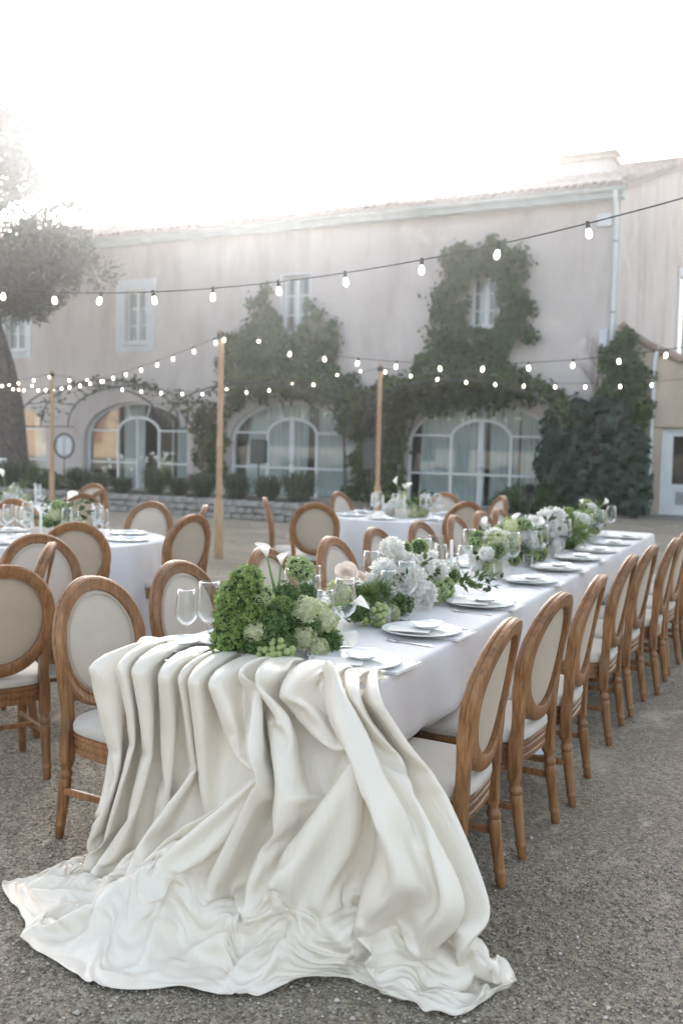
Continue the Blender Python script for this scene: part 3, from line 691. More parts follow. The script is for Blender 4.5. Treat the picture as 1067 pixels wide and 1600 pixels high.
climber('climbing_ivy', 'ivy with two pointed tips under the middle upper window', ivyM, None, FY, .45, 7000, .13, MAT['ivy'], stems=[([(-12.2, FY - .15, .1), (-12.3, FY - .2, 1.8), (-12.6, FY - .2, 3.0), (-13.2, FY - .1, 4.6)], .045), ([(-16.6, FY - .15, .1), (-16.6, FY - .15, 2.2), (-16.0, FY - .15, 3.2), (-15.2, FY - .1, 4.9)], .04)])
ivyA = [(-5.22, 3.78), (-5.0, 4.35), (-4.75, 4.3), (-4.39, 3.77), (-4.25, 3.16), (-4.12, 2.55), (-4.32, 1.94), (-4.91, 1.77), (-5.25, 2.39), (-5.19, 3.01)]
climber('climbing_ivy', 'ivy hanging over the annex corner beside the downspout', ivyA, None, AY, .40, 3200, .13, MAT['ivy'], 1.2, stems=[([(-4.9, AY - .12, .1), (-4.8, AY - .15, 2.0), (-4.7, AY - .1, 3.9)], .04)])
vineMid = [(-12.08, 2.87), (-11.03, 3.3), (-10.28, 3.2), (-10.35, 2.53), (-10.5, 1.9), (-10.62, .9), (-10.62, .02), (-11.9, .02), (-11.96, .6), (-11.85, 1.47), (-12.3, 2.34)]
climber('trained_vine', 'leafy vine filling the pier between the middle and right arches', vineMid, None, FY - .1, .5, 3800, .14, MAT['vine'], stems=[([(-11.4, FY - .35, .02), (-11.35, FY - .4, 1.2), (-11.2, FY - .5, 2.2), (-11.6, FY - .9, 3.0)], .05), ([(-11.1, FY - .35, .02), (-11.0, FY - .4, 1.4), (-10.9, FY - .6, 2.4), (-10.2, FY - 1.0, 3.1)], .045)])
vineL = [(-17.4, 2.2), (-16.95, 2.75), (-16.2, 2.5), (-16.35, 1.56), (-16.3, .3), (-17.2, .24), (-17.3, 1.36)]
climber('trained_vine', 'sparse vine on the pier between the left and middle arches', vineL, None, FY - .05, .45, 900, .15, MAT['vine'], stems=[([(-16.9, FY - .5, .02), (-16.9, FY - .5, .9), (-16.95, FY - .6, 1.6), (-17.4, FY - .9, 2.5)], .06), ([(-16.92, FY - .5, 1.2), (-16.6, FY - .6, 1.9), (-16.2, FY - .9, 2.6)], .04)])
# bare twigs beside the downspout
tw_ = thing('bare_creeper', 'leafless creeper twigs on the wall left of the downspout', 'climbing plant', (-5.4, FY, 3))
pr = []
for k in range(16):
    p = np.array((rnd.uniform(-.15, .1), -.02, rnd.uniform(-.3, .6))); pth = [p.copy()]; a = rnd.uniform(.6, 2.4)
    for s in range(9):
        a += rnd.uniform(-.6, .6); p = p + .13 * np.array((math.cos(a) * .8, rnd.uniform(-.05, .04), math.sin(a))); p[1] = min(-.008, max(-.12, p[1])); pth.append(p.copy())
    pr.append(tube(pth, np.linspace(.009, .003, 10), 5))
obj('twigs', pr, MAT['stem'], tw_)

# ------------------------------------------------------------------ broad leaved shrub at the corner
def blob_points(n, blobs):
    w = np.array([b[3] * b[4] * b[5] for b in blobs]) ** .7; k = rng.choice(len(blobs), n, p=w / w.sum()); B = np.array(blobs)[k]
    d = unit(rng.normal(0, 1, (n, 3))); r = (.55 + .45 * rng.random(n)) ** .7
    return B[:, :3] + d * B[:, 3:6] * r[:, None], d
sh = thing('broad_leaf_shrub', 'large dark broad leaved shrub beside the white service door', 'shrub', (-5.2, 22.9, 0))
P, N = blob_points(3600, [(-.1, 0, 1.2, 1.15, .7, 1.1), (-.6, .1, 2.1, .75, .5, .7), (.6, -.1, .9, .8, .6, .8), (.75, -.1, 1.6, .55, .5, .55), (-.9, -.1, 1.2, .5, .5, .9), (.2, .1, 2.35, .55, .45, .5), (.95, -.1, .45, .45, .45, .45), (-.3, -.2, .5, .9, .6, .5)])
P[:, 2] = np.maximum(P[:, 2], .06)
v = leaf_quads(P, N + np.array((0, -.4, .5)), .25, .62, 1.1, .35, .12)
tag(link('foliage', quadmesh('foliage', v, 4, MAT['bigleaf']), sh), kind='stuff')
for k in range(9):
    a = k * .7; obj('stem', tube([(.15 * math.cos(a), .1 * math.sin(a), 0), (.4 * math.cos(a), .25 * math.sin(a), .9), (.75 * math.cos(a), .4 * math.sin(a), 1.7 + .08 * k)], [.035, .025, .012], 6), MAT['stem'], sh)
# low juniper-like shrub in front of the right arch
sp = thing('spiky_low_shrub', 'low feathery evergreen shrub at the foot of the broad leaved shrub', 'shrub', (-6.6, 22.2, 0))
P, N = blob_points(1500, [(0, 0, .35, .7, .5, .4), (.5, 0, .3, .5, .4, .35), (-.5, 0, .25, .4, .4, .3)]); P[:, 2] = np.maximum(P[:, 2], .03)
tag(link('foliage', quadmesh('foliage', leaf_quads(P, N, .22, .12, -.9, .6, .02), 4, MAT['ivy']), sp), kind='stuff')

# ------------------------------------------------------------------ lavender and clipped plants of the bed
def blades(n, h, spread, w=.012):
    a = rng.uniform(0, 6.283, n); r0_ = rng.random(n) ** .5 * spread * .35; r1 = r0_ + rng.random(n) * spread * .8
    H = h * rng.uniform(.55, 1.05, n); ca, sa = np.cos(a), np.sin(a)
    b = np.stack([r0_ * ca, r0_ * sa, np.zeros(n)], 1); t = np.stack([r1 * ca, r1 * sa, H], 1)
    sd_ = np.stack([-sa, ca, np.zeros(n)], 1) * w
    m_ = b * .45 + t * .55 + np.array((0, 0, .03))
    return np.stack([b - sd_ * .5, b + sd_ * .5, t + sd_ * .2, t - sd_ * .2], 1), np.stack([m_ - sd_, m_ + sd_, t + sd_ * .6, t - sd_ * .6], 1)
lav = []
for k in range(3):
    b1, b2 = blades(420, .72 + .06 * k, .55, .014); P, N = blob_points(420, [(0, 0, .28, .42, .4, .26)])
    lav.append(quadmesh('foliage', np.concatenate([b1, b2, leaf_quads(P, N, .10, .3, -.5, .7)]), 4, MAT['lavender']))
x = -9.95; k = 0
while x > -23.5:
    t = thing('lavender_bush', 'grey green lavender bush, ' + ORD[k] + ' from the right end of the rubble wall', 'shrub', (x, WY + rnd.uniform(.85, 1.25), WH - .07), rnd.uniform(0, 6), 'lavender bushes in the planted bed')
    f_ = link('foliage', lav[k % 3], t); s = rnd.uniform(.55, .85); f_.scale = (s, s, s * rnd.uniform(.8, 1.1)); tag(f_, kind='stuff')
    x -= rnd.uniform(.55, .85); k += 1
bx_ = thing('clipped_shrub', 'rounded yellow green clipped shrub behind the far round table', 'shrub', (-16.9, 17.0, WH - .08))
P, N = blob_points(1500, [(0, 0, .25, .62, .45, .28), (.55, 0, .2, .45, .4, .2)]); tag(link('foliage', quadmesh('foliage', leaf_quads(P, N, .06, .7, 0, .5), 4, MAT['box']), bx_), kind='stuff')
wr = thing('white_flower_stems', 'tall stems with small white flowers before the left arch', 'flowers', (-14.3, 17.4, WH - .07))
st_, fl = [], []
for q in range(13):
    a, s = rnd.uniform(-1.1, 1.1), rnd.uniform(-.3, .3); h = rnd.uniform(.5, .95)
    st_.append(tube([(a, s, 0), (a + rnd.uniform(-.1, .1), s, h)], .006, 5)); fl.append((a, s, h))
obj('stems', st_, MAT['flowerstem'], wr)
P = np.repeat(np.array(fl), 9, 0) + rng.normal(0, .025, (117, 3)); tag(link('blooms', quadmesh('blooms', leaf_quads(P, rng.normal(0, 1, (117, 3)), .07, .8, 0, .5), 4, MAT['petal_white']), wr), kind='stuff')

# ------------------------------------------------------------------ pine tree
pine = thing('pine_tree', 'tall pine with dark trunk leaning out of the left edge', 'tree', (-20.9, 20.0, 0))
trunk = [(.05, 0, -.1), (0, 0, 1.2), (-.12, 0, 2.4), (-.42, 0, 3.6), (-.85, 0, 4.8), (-1.3, .1, 6.2), (-1.6, .2, 8.0), (-1.7, .2, 10.2)]
tv_, tf_ = tube(trunk, [.46, .37, .34, .31, .27, .24, .19, .1], 18); tv_ = tv_ + .02 * np.sin(tv_[:, [1, 2, 0]] * 31); obj('trunk', (tv_, tf_), MAT['bark'], pine)
clumps = []
def limb(p0, p1, r, sag=.2):
    p0, p1 = np.array(p0, float), np.array(p1, float); m_ = 7; t = np.linspace(0, 1, m_)[:, None]
    pp = p0 + (p1 - p0) * t; pp[:, 2] += sag * np.sin(math.pi * t[:, 0]); pp[1:-1] += rng.normal(0, .08, (m_ - 2, 3))
    obj('limb', tube(pp, np.linspace(r, r * .25, m_), 7), MAT['bark'], pine)
    for s in np.linspace(.45, 1.05, 6): clumps.append(p0 + (p1 - p0) * s + rng.normal(0, .25, 3))
for e, r in (((.9, -.3, 9.6), .1), ((2.2, .2, 8.9), .11), ((2.7, -.3, 7.9), .1), ((1.4, .5, 10.4), .1), ((-.5, -.4, 11.2), .1), ((.3, -.9, 8.5), .09), ((1.9, -.6, 6.6), .1), ((2.4, .3, 6.1), .09), ((.9, -.8, 5.9), .09), ((1.2, .6, 6.9), .09), ((.6, -.2, 7.0), .09), ((-3.4, 0, 9.5), .11), ((-3.6, .4, 7.6), .1), ((-2.8, -.5, 11), .1), ((.2, .2, 10.9), .09), ((1.9, -.2, 9.6), .08), ((.5, -.5, 5.4), .07), ((1.0, -.4, 9.0), .08)):
    z0 = max(4.9, min(9.8, e[2] - 1.2)); limb((float(np.interp(z0, [4.8, 6.2, 8, 10.2], [-.85, -1.3, -1.6, -1.7])), .15, z0), e, r)
for c in ((1.5, 0, 9.9), (2.5, -.2, 9.2), (2.95, 0, 8.4), (.6, -.3, 10.4), (-.1, .2, 10.9), (-.6, -.3, 10.3), (1.3, .3, 9.0), (.4, .1, 9.4), (2.1, .1, 8.1), (1.0, 0, 8.2), (0, -.4, 9.9), (-.9, 0, 11.4), (-.6, .3, 9.2), (2.2, 0, 6.9), (1.6, -.3, 7.2), (1.0, .2, 7.4), (.3, -.2, 7.3), (2.5, -.1, 6.3), (1.7, .2, 6.0), (.9, -.3, 6.4), (.2, .1, 6.5), (-.4, -.2, 7.1), (-.3, -.4, 6.2), (.9, 0, 5.4), (1.4, -.3, 5.2), (.5, .1, 5.0)):
    clumps.append(np.array(c, float))
C = np.array(clumps); n = 30000; kk = rng.integers(0, len(C), n)
rad = rng.uniform(.38, .62, len(C))
d = unit(rng.normal(0, 1, (n, 3))); P = C[kk] + d * (rad[kk] * (.25 + .75 * rng.random(n) ** .6))[:, None] * np.array((1.15, 1, .72))
P += .10 * np.sin(P[:, [1, 2, 0]] * 6)
nd = unit(d + rng.normal(0, .5, (n, 3)) + np.array((0, 0, .3))); sdv = unit(np.cross(nd, rng.normal(0, 1, (n, 3))))
L = rng.uniform(.10, .20, n)[:, None]; w = .017
v = np.stack([P - sdv * w, P + sdv * w, P + nd * L + sdv * w * 1.2, P + nd * L - sdv * w * 1.2], 1)
tag(link('crown', quadmesh('crown', v, 4, MAT['needle']), pine), kind='stuff')

# ------------------------------------------------------------------ iron vine pergola in front of the arches
for idx, (cx, lab) in enumerate(((-8.45, 'curved dark iron vine frame over the right arch'), (-14.2, 'curved dark iron vine frame over the middle arch'), (-19.85, 'curved dark iron vine frame over the left arch'))):
    pg = thing('iron_pergola', lab, 'pergola', (cx, FY, 0), 0, 'iron vine frames over the arches')
    hoops = []
    for yo, hw, zb, zt in ((-.25, 2.55, 1.95, 3.25), (-1.3, 2.7, 1.95, 3.35), (-2.2, 2.75, 1.9, 3.15)):
        pts = [(-hw * math.cos(t), yo, zb + (zt - zb) * math.sin(t) ** .85) for t in np.linspace(0, math.pi, 26)]
        obj('hoop', tube(pts, .024, 7), MAT['metal_dark'], pg); hoops.append(pts)
    for q in (4, 9, 16, 21): obj('purlin', tube([h[q] for h in hoops] , .014, 6), MAT['metal_dark'], pg)
    for s in (-1, 1): obj('wall_bar', tube([(s * 2.55, -.02, 1.95), (s * 2.75, -2.2, 1.9)], .02, 6), MAT['metal_dark'], pg)
    n = (1900, 1500, 260)[idx]
    t = rng.uniform(.12, 3.02, n) if idx else rng.uniform(.5, 3.02, n); hw = 2.7
    if idx == 1: t = np.where(rng.random(n) < .75, rng.uniform(1.3, 3.0, n), t)
    yy = -rng.uniform(.1, 1.9, n); P = np.stack([-hw * np.cos(t), yy, 1.95 + 1.36 * np.sin(t) ** .85], 1) + rng.normal(0, .12, (n, 3))
    tag(link('vine_leaves', quadmesh('vine_leaves', leaf_quads(P, np.tile((0, -.5, .8), (n, 1)), .14, .8, .8, .6), 4, MAT['vine']), pg), kind='stuff')
    vs_ = []
    for q in range(3):
        a0 = rnd.uniform(0, 3.1); tt = np.linspace(a0, a0 + rnd.choice((-1.2, 1.2)), 12)
        vs_.append(tube([(-2.7 * math.cos(min(3.1, max(.04, a))) + rnd.uniform(-.03, .03), -1.3 + .04 * j * (q - 1) + rnd.uniform(-.03, .03), 1.98 + 1.4 * math.sin(min(3.1, max(.04, a))) ** .85) for j, a in enumerate(tt)], np.linspace(.022, .008, 12), 5))
    obj('vine_stem', vs_, MAT['stem'], pg)

# folded satin sheet: for x, y and z one row of 0.9 mm steps per line, first value absolute
DRAPE = [
[
[-2522,29,8,-11,-10,11,32,27,5,-13,-8,17,34,-1,-1,44,-24,15,34,0,-19,8,34,25,-8,-16,15,34,22,6,-9,-9,5,23,29,22,3,-9,-9,7,24,33,-16,19,22,-26,40,19,-15,-7,33,29,-10,-13,24,32,15,-5,-12,-1,20,32,22,2,-12,-7,14,34,10,-19,46,-7,1,36,12,-13,-10,17,34,22,-8,-14,8,29,28,13,-3,-10,-4,9,25,28,20,4,-8,-8,3,19,35,12,-25,30,22,-21,20,35,3,-17,2,33,28,-5,-15,9,43,-4,-5,34,-19,24],
[-2522,29,8,-11,-10,11,32,27,5,-13,-8,17,34,-1,-1,44,-24,15,34,0,-19,8,34,25,-8,-16,15,34,22,6,-9,-9,5,23,29,22,3,-9,-9,7,24,33,-16,19,22,-26,40,19,-15,-7,33,29,-10,-13,24,32,15,-5,-12,-1,20,32,22,2,-12,-7,14,34,10,-19,46,-7,1,36,12,-13,-10,17,34,22,-8,-14,8,29,28,13,-3,-10,-4,9,25,28,20,4,-8,-8,3,19,35,12,-25,30,22,-21,20,35,3,-17,2,33,28,-5,-15,9,43,-4,-5,34,-19,24],
[-2520,27,2,-10,-5,14,29,26,7,-13,-6,13,34,0,-1,44,-21,15,33,-1,-20,9,33,24,-5,-16,13,33,23,6,-8,-10,5,22,29,22,5,-9,-10,7,24,31,-16,21,23,-26,37,18,-10,-8,32,29,-9,-12,23,32,9,-4,-10,2,20,31,21,4,-11,-6,13,30,9,-16,46,-6,0,34,14,-15,-7,17,33,22,-7,-14,8,28,28,6,0,-7,-3,10,24,28,19,6,-5,-11,4,19,33,7,-20,30,22,-19,20,34,-1,-15,3,32,27,-3,-14,8,42,-5,-3,35,-19,23],
[-2516,17,-4,-7,9,15,22,26,9,-8,-11,9,34,3,-1,44,-16,12,31,1,-22,9,33,25,-7,-14,12,31,21,9,-3,-11,3,20,28,19,10,-4,-13,2,24,30,-16,24,25,-28,37,19,-7,-10,31,30,-6,-13,24,29,8,-9,-7,4,22,28,22,3,-7,-6,13,27,8,-14,44,-3,1,34,5,-14,-2,18,32,23,-8,-10,10,25,19,9,0,-1,-1,10,19,27,17,6,7,-13,2,19,31,5,-21,31,22,-14,20,31,-7,-12,6,30,26,-5,-11,8,41,-10,5,34,-16,12],
[-2521,8,1,2,16,16,14,24,10,-3,-14,6,34,3,1,44,-15,10,32,2,-22,8,33,25,-4,-17,11,32,15,9,10,-11,-3,19,28,16,10,2,-12,-4,24,30,-16,25,26,-29,38,22,-10,-10,31,30,-2,-13,23,29,13,-11,-3,7,6,29,22,7,-9,-4,12,28,10,-18,43,1,1,36,5,-14,-4,16,31,24,0,-13,10,25,22,-2,8,-3,1,4,19,27,17,5,12,-8,-1,17,33,10,-34,30,27,-9,20,25,1,-15,4,26,27,-7,-10,10,42,-11,10,33,-15,8],
[-2527,13,-6,14,18,10,18,16,11,2,-14,3,34,4,0,45,-13,8,34,1,-22,8,31,26,0,-19,8,32,18,12,10,-8,-8,15,28,20,7,3,-9,-9,24,29,-16,27,25,-28,39,21,-11,-9,31,30,0,-13,23,32,12,-11,-10,1,14,30,21,10,-7,-6,11,30,9,-19,41,2,4,36,9,-15,-7,17,28,23,11,-16,8,26,25,-3,0,-3,-5,10,18,27,16,6,12,4,-5,13,33,3,-35,21,35,1,22,31,-4,-14,2,31,17,-2,-9,6,41,-2,7,33,-16,10],
[-2531,13,-3,16,4,8,20,21,13,9,-14,1,35,4,0,44,-8,6,35,-4,-17,5,33,25,3,-20,6,32,22,13,3,-9,-5,13,29,21,8,-2,-7,-8,23,28,-16,29,25,-27,39,19,-13,-7,32,29,5,-13,22,32,14,-12,-15,-7,20,31,21,10,2,-11,9,33,8,-21,39,4,7,38,10,-14,-9,17,30,21,10,-9,3,29,24,7,-8,-8,-4,0,22,27,16,9,11,11,-2,9,31,-10,-28,18,28,15,28,30,-11,-8,5,31,22,-8,-15,9,40,2,8,33,-16,14],
[-2540,16,-3,-4,-9,3,23,28,19,19,6,3,28,7,2,41,-6,10,27,-3,-10,3,32,23,3,-10,-1,30,20,8,-3,-8,1,18,28,18,9,-1,-5,-6,18,28,-9,24,21,-16,31,15,-9,-4,30,28,4,-3,19,30,12,-10,-16,-13,17,30,22,10,7,-1,6,31,11,-17,29,6,11,34,14,1,-5,20,29,16,-2,2,-2,21,22,17,-6,-11,-12,0,20,25,19,9,11,10,7,12,20,2,5,21,17,-1,15,30,3,4,9,28,20,-17,-20,-5,34,20,34,29,-28,-11],
[-2545,18,-10,-12,-5,0,25,27,23,27,12,2,23,12,7,40,-7,6,25,-2,-6,6,30,22,1,-10,-1,27,19,1,-3,-1,11,14,24,20,7,0,-5,-5,14,29,-2,22,17,-13,25,16,-6,-1,28,28,5,3,16,27,7,-2,-15,-12,14,28,19,10,9,4,9,29,6,1,25,-9,15,32,16,14,-4,14,19,13,4,-1,5,20,23,3,10,-11,-5,-1,18,23,11,6,11,16,17,16,5,22,20,22,13,-13,-3,29,15,12,14,30,12,-22,-25,-15,33,35,50,25,-42,-32],
[-2546,22,-8,-15,-7,13,22,29,25,22,5,-4,27,14,11,41,-10,-1,28,2,-7,8,29,23,-2,-14,-2,27,19,4,-4,0,8,17,26,20,7,-1,-8,-6,16,30,0,24,18,-21,26,18,-6,2,28,28,6,2,18,28,10,-4,-10,-12,12,28,22,9,4,1,12,28,3,21,27,-21,5,33,22,15,-6,5,7,6,9,11,14,22,24,9,-3,0,-9,11,19,21,17,10,6,11,19,17,-6,14,38,18,14,-12,-11,20,25,16,14,30,6,-26,-23,-14,33,42,48,24,-50,-36],
[-2546,23,-4,-13,-7,10,28,29,26,18,-4,-5,29,17,15,41,-15,-5,29,7,-6,8,29,22,-3,-18,-3,26,21,6,-4,0,8,18,26,20,7,-3,-10,-6,17,32,4,25,16,-27,28,19,-4,2,29,28,6,3,20,28,11,-7,-8,-6,11,28,23,9,-1,2,16,24,5,34,29,-29,-5,31,25,14,2,6,19,-2,0,9,14,22,24,18,1,-6,-2,11,21,23,21,14,3,5,20,15,-12,2,45,25,15,-11,-14,8,26,23,18,31,-4,-22,-26,-14,34,46,50,22,-55,-41],
[-2546,24,1,-12,-6,12,27,29,27,12,-11,-4,30,21,17,42,-20,-8,30,10,-3,7,29,22,-6,-22,-3,25,22,8,-2,-1,8,19,26,21,6,-5,-12,-5,18,32,8,27,15,-33,28,21,-2,3,28,29,6,3,22,29,14,-7,-8,-3,11,27,24,8,-3,6,13,19,16,29,37,-31,-14,25,28,18,8,11,26,2,-9,-2,13,22,24,19,15,-1,-3,4,21,24,21,19,7,2,18,12,-13,-9,42,39,18,-11,-18,0,22,28,24,33,-12,-18,-28,-17,34,49,54,20,-58,-47],
[-2547,26,4,-9,-4,14,27,29,24,6,-17,-3,32,25,20,42,-26,-11,31,14,-1,7,29,21,-9,-24,-4,24,22,10,1,-1,7,19,27,21,6,-7,-14,-5,19,34,11,29,13,-37,28,22,0,3,29,29,6,4,24,29,17,-4,-7,-4,9,28,25,5,-2,11,8,14,31,16,42,-29,-17,22,17,36,16,8,25,12,-16,-9,9,21,24,20,21,13,1,0,12,24,22,21,5,10,13,10,-14,-16,43,43,25,-13,-21,-4,19,32,26,34,-12,-24,-33,-15,34,52,57,18,-60,-52],
[-2548,27,8,-6,-2,15,27,27,22,0,-22,0,33,28,23,42,-32,-13,32,16,2,7,29,20,-11,-26,-5,24,22,11,3,-1,7,20,27,20,6,-9,-15,-4,19,34,14,32,11,-40,27,23,3,4,28,29,6,6,26,29,21,2,-9,-5,5,28,26,5,1,14,1,10,36,17,43,-28,-18,22,2,37,33,14,16,25,-17,-17,5,20,23,22,20,22,13,2,5,17,22,23,7,16,9,7,-13,-23,42,45,31,-12,-23,-7,17,36,26,34,-15,-28,-35,-15,35,55,60,16,-63,-54],
[-2549,28,11,-4,-1,15,27,27,20,-6,-24,2,33,34,22,41,-35,-14,31,19,4,7,28,21,-14,-28,-5,23,22,13,5,-2,7,21,26,22,5,-11,-16,-3,20,34,16,34,10,-43,26,25,4,5,28,29,6,8,27,30,23,7,-8,-6,0,27,27,5,7,15,-5,6,37,20,42,-27,-16,22,0,20,34,25,25,25,-11,-19,0,19,23,21,17,23,23,10,4,10,19,22,17,17,8,5,-11,-28,38,45,36,-10,-21,-11,16,34,29,34,-19,-29,-35,-13,32,56,63,14,-64,-56],
[-2550,28,15,-1,-1,15,27,27,17,-11,-27,5,34,30,27,43,-38,-15,31,21,5,8,28,19,-15,-29,-6,23,22,13,7,-1,7,21,26,22,4,-13,-16,-2,20,35,19,35,9,-45,25,25,6,6,27,29,7,10,29,30,24,11,-5,-6,-2,20,27,9,12,15,-8,1,34,27,40,-27,-13,23,0,14,37,26,24,27,-5,-18,-5,18,23,21,20,18,22,22,9,7,15,20,20,21,8,3,-11,-30,32,45,40,-7,-23,-6,12,31,30,36,-24,-29,-34,-13,31,57,65,12,-66,-56],
[-2551,28,17,3,0,16,26,26,14,-17,-27,7,34,28,31,44,-40,-17,32,21,10,6,28,19,-17,-31,-5,21,22,14,9,0,6,21,28,21,3,-14,-17,-1,21,35,21,38,7,-48,24,26,9,7,25,29,8,13,30,30,26,13,-3,-3,-2,11,26,14,17,15,-8,-4,27,33,39,-26,-10,23,1,7,34,30,25,28,1,-14,-9,14,24,23,23,20,18,19,16,12,13,18,13,29,12,0,-13,-29,26,45,45,-11,-28,12,6,27,28,34,-24,-29,-33,-12,29,57,67,10,-67,-56],
[-2552,28,19,4,3,17,26,25,9,-21,-27,10,33,27,34,45,-43,-17,31,21,14,6,28,18,-19,-31,-6,21,22,14,11,2,5,21,27,21,2,-15,-17,0,21,36,24,39,6,-49,22,26,11,9,23,29,9,16,31,30,27,19,1,-3,-2,6,21,19,20,15,-6,-9,18,39,37,-22,-9,24,3,2,26,30,31,26,6,-13,-9,15,24,22,25,26,18,18,17,16,12,10,14,25,22,-1,-14,-25,16,45,47,-10,-29,5,23,24,27,23,-20,-28,-33,-12,28,57,70,7,-68,-55],
[-2554,29,19,5,7,20,25,24,3,-25,-26,12,34,25,38,44,-46,-16,31,18,10,16,29,16,-21,-32,-5,19,22,15,12,4,6,19,27,21,1,-16,-17,1,22,36,27,41,4,-51,20,28,13,10,21,29,10,19,33,30,26,24,8,-3,-1,4,15,21,21,16,-2,-13,8,42,37,-17,-10,24,10,-5,18,28,31,29,10,-15,-4,16,24,22,25,27,24,18,14,18,14,12,12,18,25,6,-18,-21,6,44,48,-6,-27,1,29,28,26,5,-12,-28,-32,-11,26,58,68,7,-67,-55],
[-2555,29,23,10,5,20,26,21,-3,-27,-26,14,34,24,40,42,-46,-15,31,15,12,22,28,14,-24,-31,-5,18,22,15,13,5,7,18,27,21,0,-17,-17,2,23,36,30,44,0,-51,17,29,16,12,19,28,12,21,34,30,26,27,14,0,1,4,10,19,22,16,2,-13,0,41,36,-14,-8,23,15,-7,9,24,31,32,14,-13,-2,16,24,22,25,27,24,20,19,15,12,17,12,13,22,15,-13,-23,-4,45,49,-4,-23,-4,33,34,21,-13,0,-27,-32,-11,25,58,68,5,-66,-55],
[-2556,29,25,15,7,18,25,19,-9,-29,-25,17,33,25,33,44,-44,-13,30,18,17,19,27,12,-26,-31,-5,18,22,15,14,7,8,17,26,20,-1,-17,-17,4,23,36,34,45,-1,-54,15,30,19,15,16,28,12,25,34,30,26,28,21,6,2,4,6,14,22,18,6,-11,-8,38,34,-13,-4,24,17,-4,0,18,30,32,21,-7,-4,17,23,23,24,26,21,18,20,23,16,14,18,13,11,14,2,-24,-17,46,51,-4,-19,-5,34,36,17,-8,-8,-25,-32,-9,23,57,67,6,-67,-54],
[-2558,29,26,23,10,12,26,16,-15,-30,-23,18,34,26,28,43,-42,-10,29,15,17,17,30,13,-26,-32,-5,19,21,16,15,8,10,16,25,20,-2,-18,-17,6,23,36,40,46,-5,-55,12,30,22,17,15,27,13,29,35,29,26,26,27,17,3,5,4,7,19,19,10,-7,-14,33,31,-5,-4,22,19,1,-5,10,27,30,27,-1,-3,16,23,23,24,22,20,22,20,15,14,22,18,14,11,14,9,-18,-32,49,50,4,-19,-4,32,37,7,-7,-5,-21,-32,-8,22,55,68,5,-66,-54],
[-2559,28,25,24,24,5,24,12,-19,-30,-21,20,33,29,22,42,-40,-8,28,17,13,16,30,15,-25,-32,-5,19,21,16,16,12,9,16,24,18,-3,-19,-16,7,24,37,34,39,6,-49,7,30,23,17,17,26,16,31,35,29,25,26,25,20,19,7,3,4,10,19,11,-5,-11,28,22,7,-4,20,19,-3,3,0,24,26,31,8,-1,16,21,22,20,24,26,22,15,19,12,2,28,16,15,11,18,-14,-37,46,49,13,-17,-6,31,36,7,-11,-9,-14,-31,-7,20,56,67,4,-65,-54],
[-2560,28,25,27,19,13,22,5,-21,-30,-18,22,33,32,16,40,-38,-5,27,16,13,14,29,16,-24,-31,-5,19,21,16,16,15,11,16,21,17,-4,-19,-16,9,24,41,31,27,14,-36,-4,30,25,18,19,26,18,32,35,28,24,25,25,18,19,20,11,5,3,13,14,3,-12,22,25,5,-4,19,17,-7,0,4,19,28,29,16,1,16,20,20,22,27,24,19,14,5,2,18,30,11,16,17,25,-14,-35,41,49,20,-11,-9,29,36,12,-11,-15,-18,-26,-7,19,56,67,3,-65,-54],
[-2562,28,25,28,24,16,17,-2,-22,-29,-15,23,32,28,15,40,-35,-4,27,16,12,14,28,16,-23,-31,-3,18,21,16,15,15,15,18,19,15,-5,-20,-14,10,25,39,26,24,17,-31,-5,32,29,18,19,25,20,34,34,28,23,24,23,17,18,21,19,12,10,6,10,8,-8,15,21,7,2,15,15,-7,-7,3,21,27,28,25,6,16,18,21,23,24,19,12,1,-1,11,26,33,4,24,13,32,-2,-36,34,48,24,-3,-12,27,37,13,-17,-17,-16,-21,-5,16,57,65,4,-66,-54],
[-2563,27,21,27,25,17,19,-5,-22,-28,-12,24,32,27,11,39,-32,-2,26,16,11,13,28,17,-23,-30,-3,18,21,16,12,13,15,20,23,15,-7,-20,-13,13,24,38,19,22,18,-32,4,32,32,21,19,24,23,35,33,26,22,22,22,16,16,18,16,12,13,12,14,8,6,6,19,4,12,16,11,-8,-7,-2,17,29,32,28,15,16,18,18,20,18,10,0,-3,9,21,28,32,0,25,14,32,16,-36,26,47,19,11,-12,27,36,14,-15,-16,-17,-20,-6,13,56,65,3,-66,-53],
[-2564,27,21,26,25,13,20,-6,-23,-25,-9,24,32,26,7,38,-30,1,26,15,10,12,28,17,-23,-29,-2,19,20,15,12,10,15,20,26,17,-9,-21,-10,14,25,35,12,21,20,-31,9,32,36,25,19,21,27,35,31,25,20,20,20,14,12,13,12,12,21,22,14,8,0,6,26,13,16,9,11,-12,-10,-3,19,29,31,20,15,22,23,24,17,8,-1,-4,4,21,24,29,30,-3,26,14,30,33,-31,16,46,14,20,-6,26,30,21,-9,-15,-17,-21,-9,8,57,64,3,-66,-54],
[-2565,28,24,26,18,12,19,-8,-21,-24,-5,25,31,23,4,38,-26,2,26,13,10,12,28,16,-22,-28,-2,19,20,16,12,8,13,21,27,19,-11,-21,-8,16,25,32,4,21,21,-28,14,32,36,33,20,17,18,41,31,24,18,19,16,9,9,11,15,22,23,10,16,13,-8,9,32,14,16,5,15,-13,-8,2,20,28,27,13,21,29,27,22,6,-1,-4,0,17,26,25,29,27,-3,24,16,28,39,-16,5,46,9,21,9,24,22,25,0,-12,-17,-21,-12,3,57,63,2,-66,-53],
